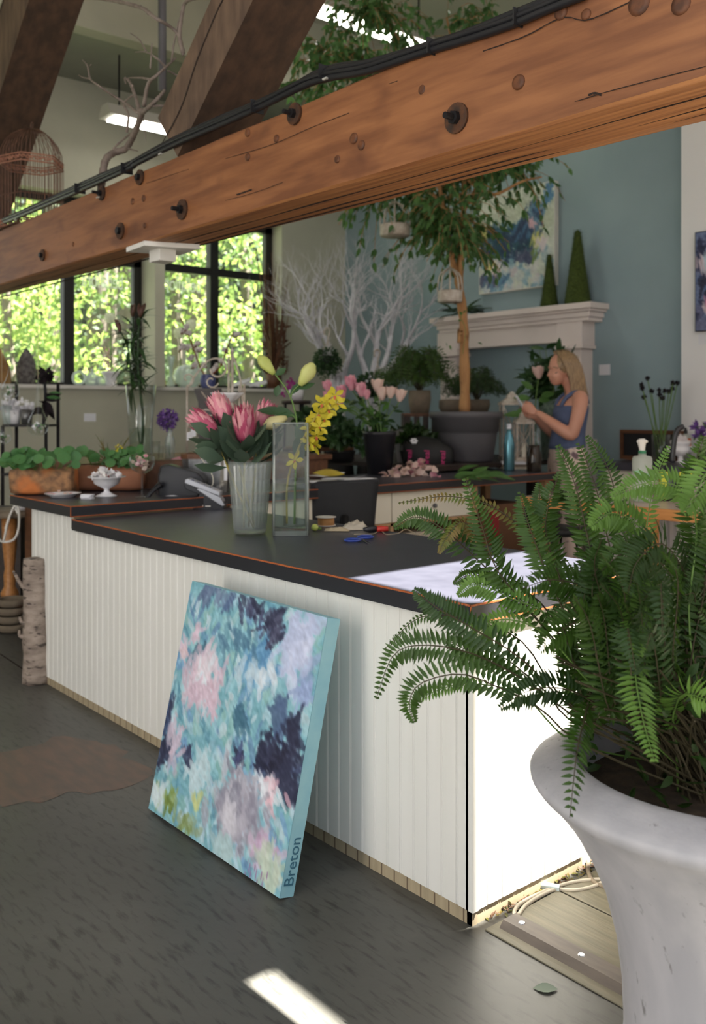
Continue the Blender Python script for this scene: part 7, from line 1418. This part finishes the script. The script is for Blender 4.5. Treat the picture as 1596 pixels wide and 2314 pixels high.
q = P(30, 900, 5.0); o = thing('dark_plinth', 'dark shadowed plinth low at the far left beside the counter', 'plinth', (q.x, q.y, 0)); q = P(18, 900, 5.75); MB().obox(V(q.x, q.y, .3), RT * .12, FW * .12, UP * .3).build('plinth_body', M['darkwood'], o); o.location = (q.x, q.y, 0); o.children[0].location = (0, 0, 0); me = o.children[0].data
q0 = P(30, 900, 5.0); me.transform(Matrix.Translation(V(q0.x - q.x, q0.y - q.y, 0)))
for k in range(4):
    q = P(27, 900, 5.05); q.z = .002 + k * .045; ob = MB().lathe([(0, 0), (.06, 0), (.075, .012), (.078, .043), (.068, .043), (.062, .02), (0, .02)], 22, q).build('clay_saucer', M['stonepot'], None, True, loc=tuple(q)); tag(ob, ['lowest', 'second lowest', 'second from top', 'topmost'][k] + ' saucer of the small pile left of the birch log', 'saucer', 'pile of saucers')
bl = onZ(85, 1541, 0); o = thing('birch_log', 'upright pale birch log with twig stubs at the counter left end', 'log', bl); d = (bl - CAM).dot(FW); s = d / F; m_ = MB(); rr = []
ztop = P(70, 1262, d).z
for i in range(25):
    t = i / 24; rr.append([V(bl.x, bl.y, 0) + RT * (-.012 * t) + V(math.cos(a), math.sin(a), 0) * (.062 - .012 * t) * (1 + .12 * noise.noise(V(math.cos(a) * 2, math.sin(a) * 2, t * 7))) + UP * ztop * t for a in [k * 2 * math.pi / 18 for k in range(18)]])
m_.rings(rr).build('trunk', M['birch'], o, True)
for py, dx, L, py2 in ((1335, -1, .10, 1290), (1410, -1, .04, 1395), (1440, -1, .06, 1425)): q = P(62, py, d - .03); MB().tube(spline([q, P(45 if L > .05 else 50, (py + py2) / 2 + 4, d - .03), P(30 if L > .08 else 44, py2, d - .04)], 6), [.012, .011, .010, .009, .008, .007, .005], 7).build('twig_stub', M['birch'], o, True)
# ---- birdcage and branch on top of the beam
ybm = yf + .14; c = onY(72, 486, ybm); c.z = ZB + .306; d = (c - CAM).dot(FW); s = d / F; bcg = thing('birdcage', 'coppery openwork birdcage standing on the timber beam at far left', 'birdcage', c); R = 70 * s; hc = (486 - 345) * s; ht = (486 - 258) * s; N6 = 6
ring = lambda r_, z, n=6, o=.35: [c + V(r_ * math.cos(o + k * 2 * math.pi / n), r_ * math.sin(o + k * 2 * math.pi / n), z) for k in range(n)]
for z0, z1 in ((.004, .038), (hc, hc + .04)):
    A, B, Ai, Bi = ring(R, z0), ring(R, z1), ring(R - .003, z0), ring(R - .003, z1); f = MB()
    for zz in (z0, z1): f.tube(ring(R, zz), .004, 6, closed=True)
    for k in range(6):
        a, b = A[k], A[(k + 1) % 6]; n = 7
        for j in range(n):
            q = a.lerp(b, (j + .5) / n) + UP * (z1 - z0) / 2; u = (b - a).normalized(); rr_ = (b - a).length / n * .42; f.tube([q + u * rr_ * math.cos(t) * (1 if j % 2 else .8) + UP * rr_ * .9 * math.sin(t) for t in [i * 2 * math.pi / 10 for i in range(8 + 2 * (j % 2))]], .0035, 5, closed=bool(j % 2)); f.ball(q + u * rr_ * .1, .004, n=6, m=4)
    f.build('fretwork_band', M['copper_light'], bcg, True)
wr = MB(); n = 42
for k in range(n):
    i = k * 6 / n; A = ring(R, 0); q0 = A[int(i)].lerp(A[(int(i) + 1) % 6], i % 1); dirc = V(q0.x - c.x, q0.y - c.y, 0); pts = [c + dirc + UP * .006, c + dirc + UP * hc] + [c + dirc * math.cos(t) + UP * (hc + .03 + (ht - hc - .03) * math.sin(t)) for t in (.3, .6, .9, 1.2, 1.5)]; wr.tube(pts, .0019, 4, caps=False)
wr.build('wire_bars', M['copper'], bcg)['kind'] = 'stuff'
MB().tube(ring(R, hc * .5, 6), .0025, 5, closed=True).build('middle_ring', M['copper'], bcg); MB().obox(c + UP * .003, V(R * .85, 0, 0), V(0, R * .85, 0), UP * .003).build('floor_plate', M['copper'], bcg)
t = c + UP * ht; MB().tube([t + V(.018 * math.cos(a), 0, .02 + .018 * math.sin(a)) for a in [k * math.pi / 6 for k in range(12)]], .003, 6, closed=True).build('hanging_ring', M['copper'], bcg, True)
yb_ = yf + .12
def pb_(px, py, o=0): return onY(px, py, yb_ + o)
br_ = thing('bare_branch', 'bare grey twisting branch rising from the beam top beside the brace', 'branch', (pb_(228, 425).x, yb_, ZB + .306)); q0 = pb_(226, 425); q0.z = ZB + .306
for pts, r0_, r1_ in (([None, (232, 395), (240, 360), (258, 345), (285, 335), (302, 305), (316, 270), (322, 250)], .019, .013), ([(318, 262), (305, 215), (290, 178)], .010, .006), ([(300, 195), (283, 176), (284, 190)], .006, .003), ([(312, 255), (285, 235), (262, 220), (225, 195), (204, 178), (198, 150), (187, 136)], .008, .003), ([(204, 178), (190, 176), (178, 170)], .005, .003), ([(203, 150), (206, 146)], .003, .002), ([(322, 255), (348, 232), (368, 210), (372, 203)], .011, .006), ([(325, 240), (335, 190), (355, 170), (375, 152), (388, 140), (398, 130)], .009, .003), ([(340, 180), (318, 176), (292, 176)], .006, .003), ([(375, 152), (352, 130), (330, 118), (305, 118)], .005, .002), ([(340, 155), (343, 105), (345, 98)], .004, .002), ([(330, 115), (315, 90), (295, 75)], .004, .002), ([(388, 140), (393, 100), (404, 48)], .005, .003), ([(380, 160), (400, 170), (424, 177)], .005, .002), ([(345, 240), (370, 240), (384, 258)], .005, .003), ([(287, 300), (290, 260), (280, 235), (300, 215)], .007, .004), ([(260, 345), (258, 335), (285, 310), (305, 295)], .006, .004), ([(200, -8), (260, 2), (320, 18), (350, 40), (390, 64), (408, 90), (414, 125)], .010, .006), ([(335, 32), (318, 12)], .005, .002), ([(414, 120), (406, 80), (412, 30), (420, 5), (445, -5)], .010, .007), ([(290, 336), (305, 340), (312, 342)], .005, .002), ([(324, 268), (328, 300), (330, 322)], .003, .001)):
    q = [q0 if a is None else pb_(a[0], a[1], .06 * math.sin(a[0] * .05)) for a in pts]; n = 5 * len(q); S = spline(q, n); MB().tube(S, [(r0_ + (r1_ - r0_) * i / n) * (1 + .1 * math.sin(i * 2.1)) for i in range(n + 1)], 7).build('limb', M['branch'], br_, True)
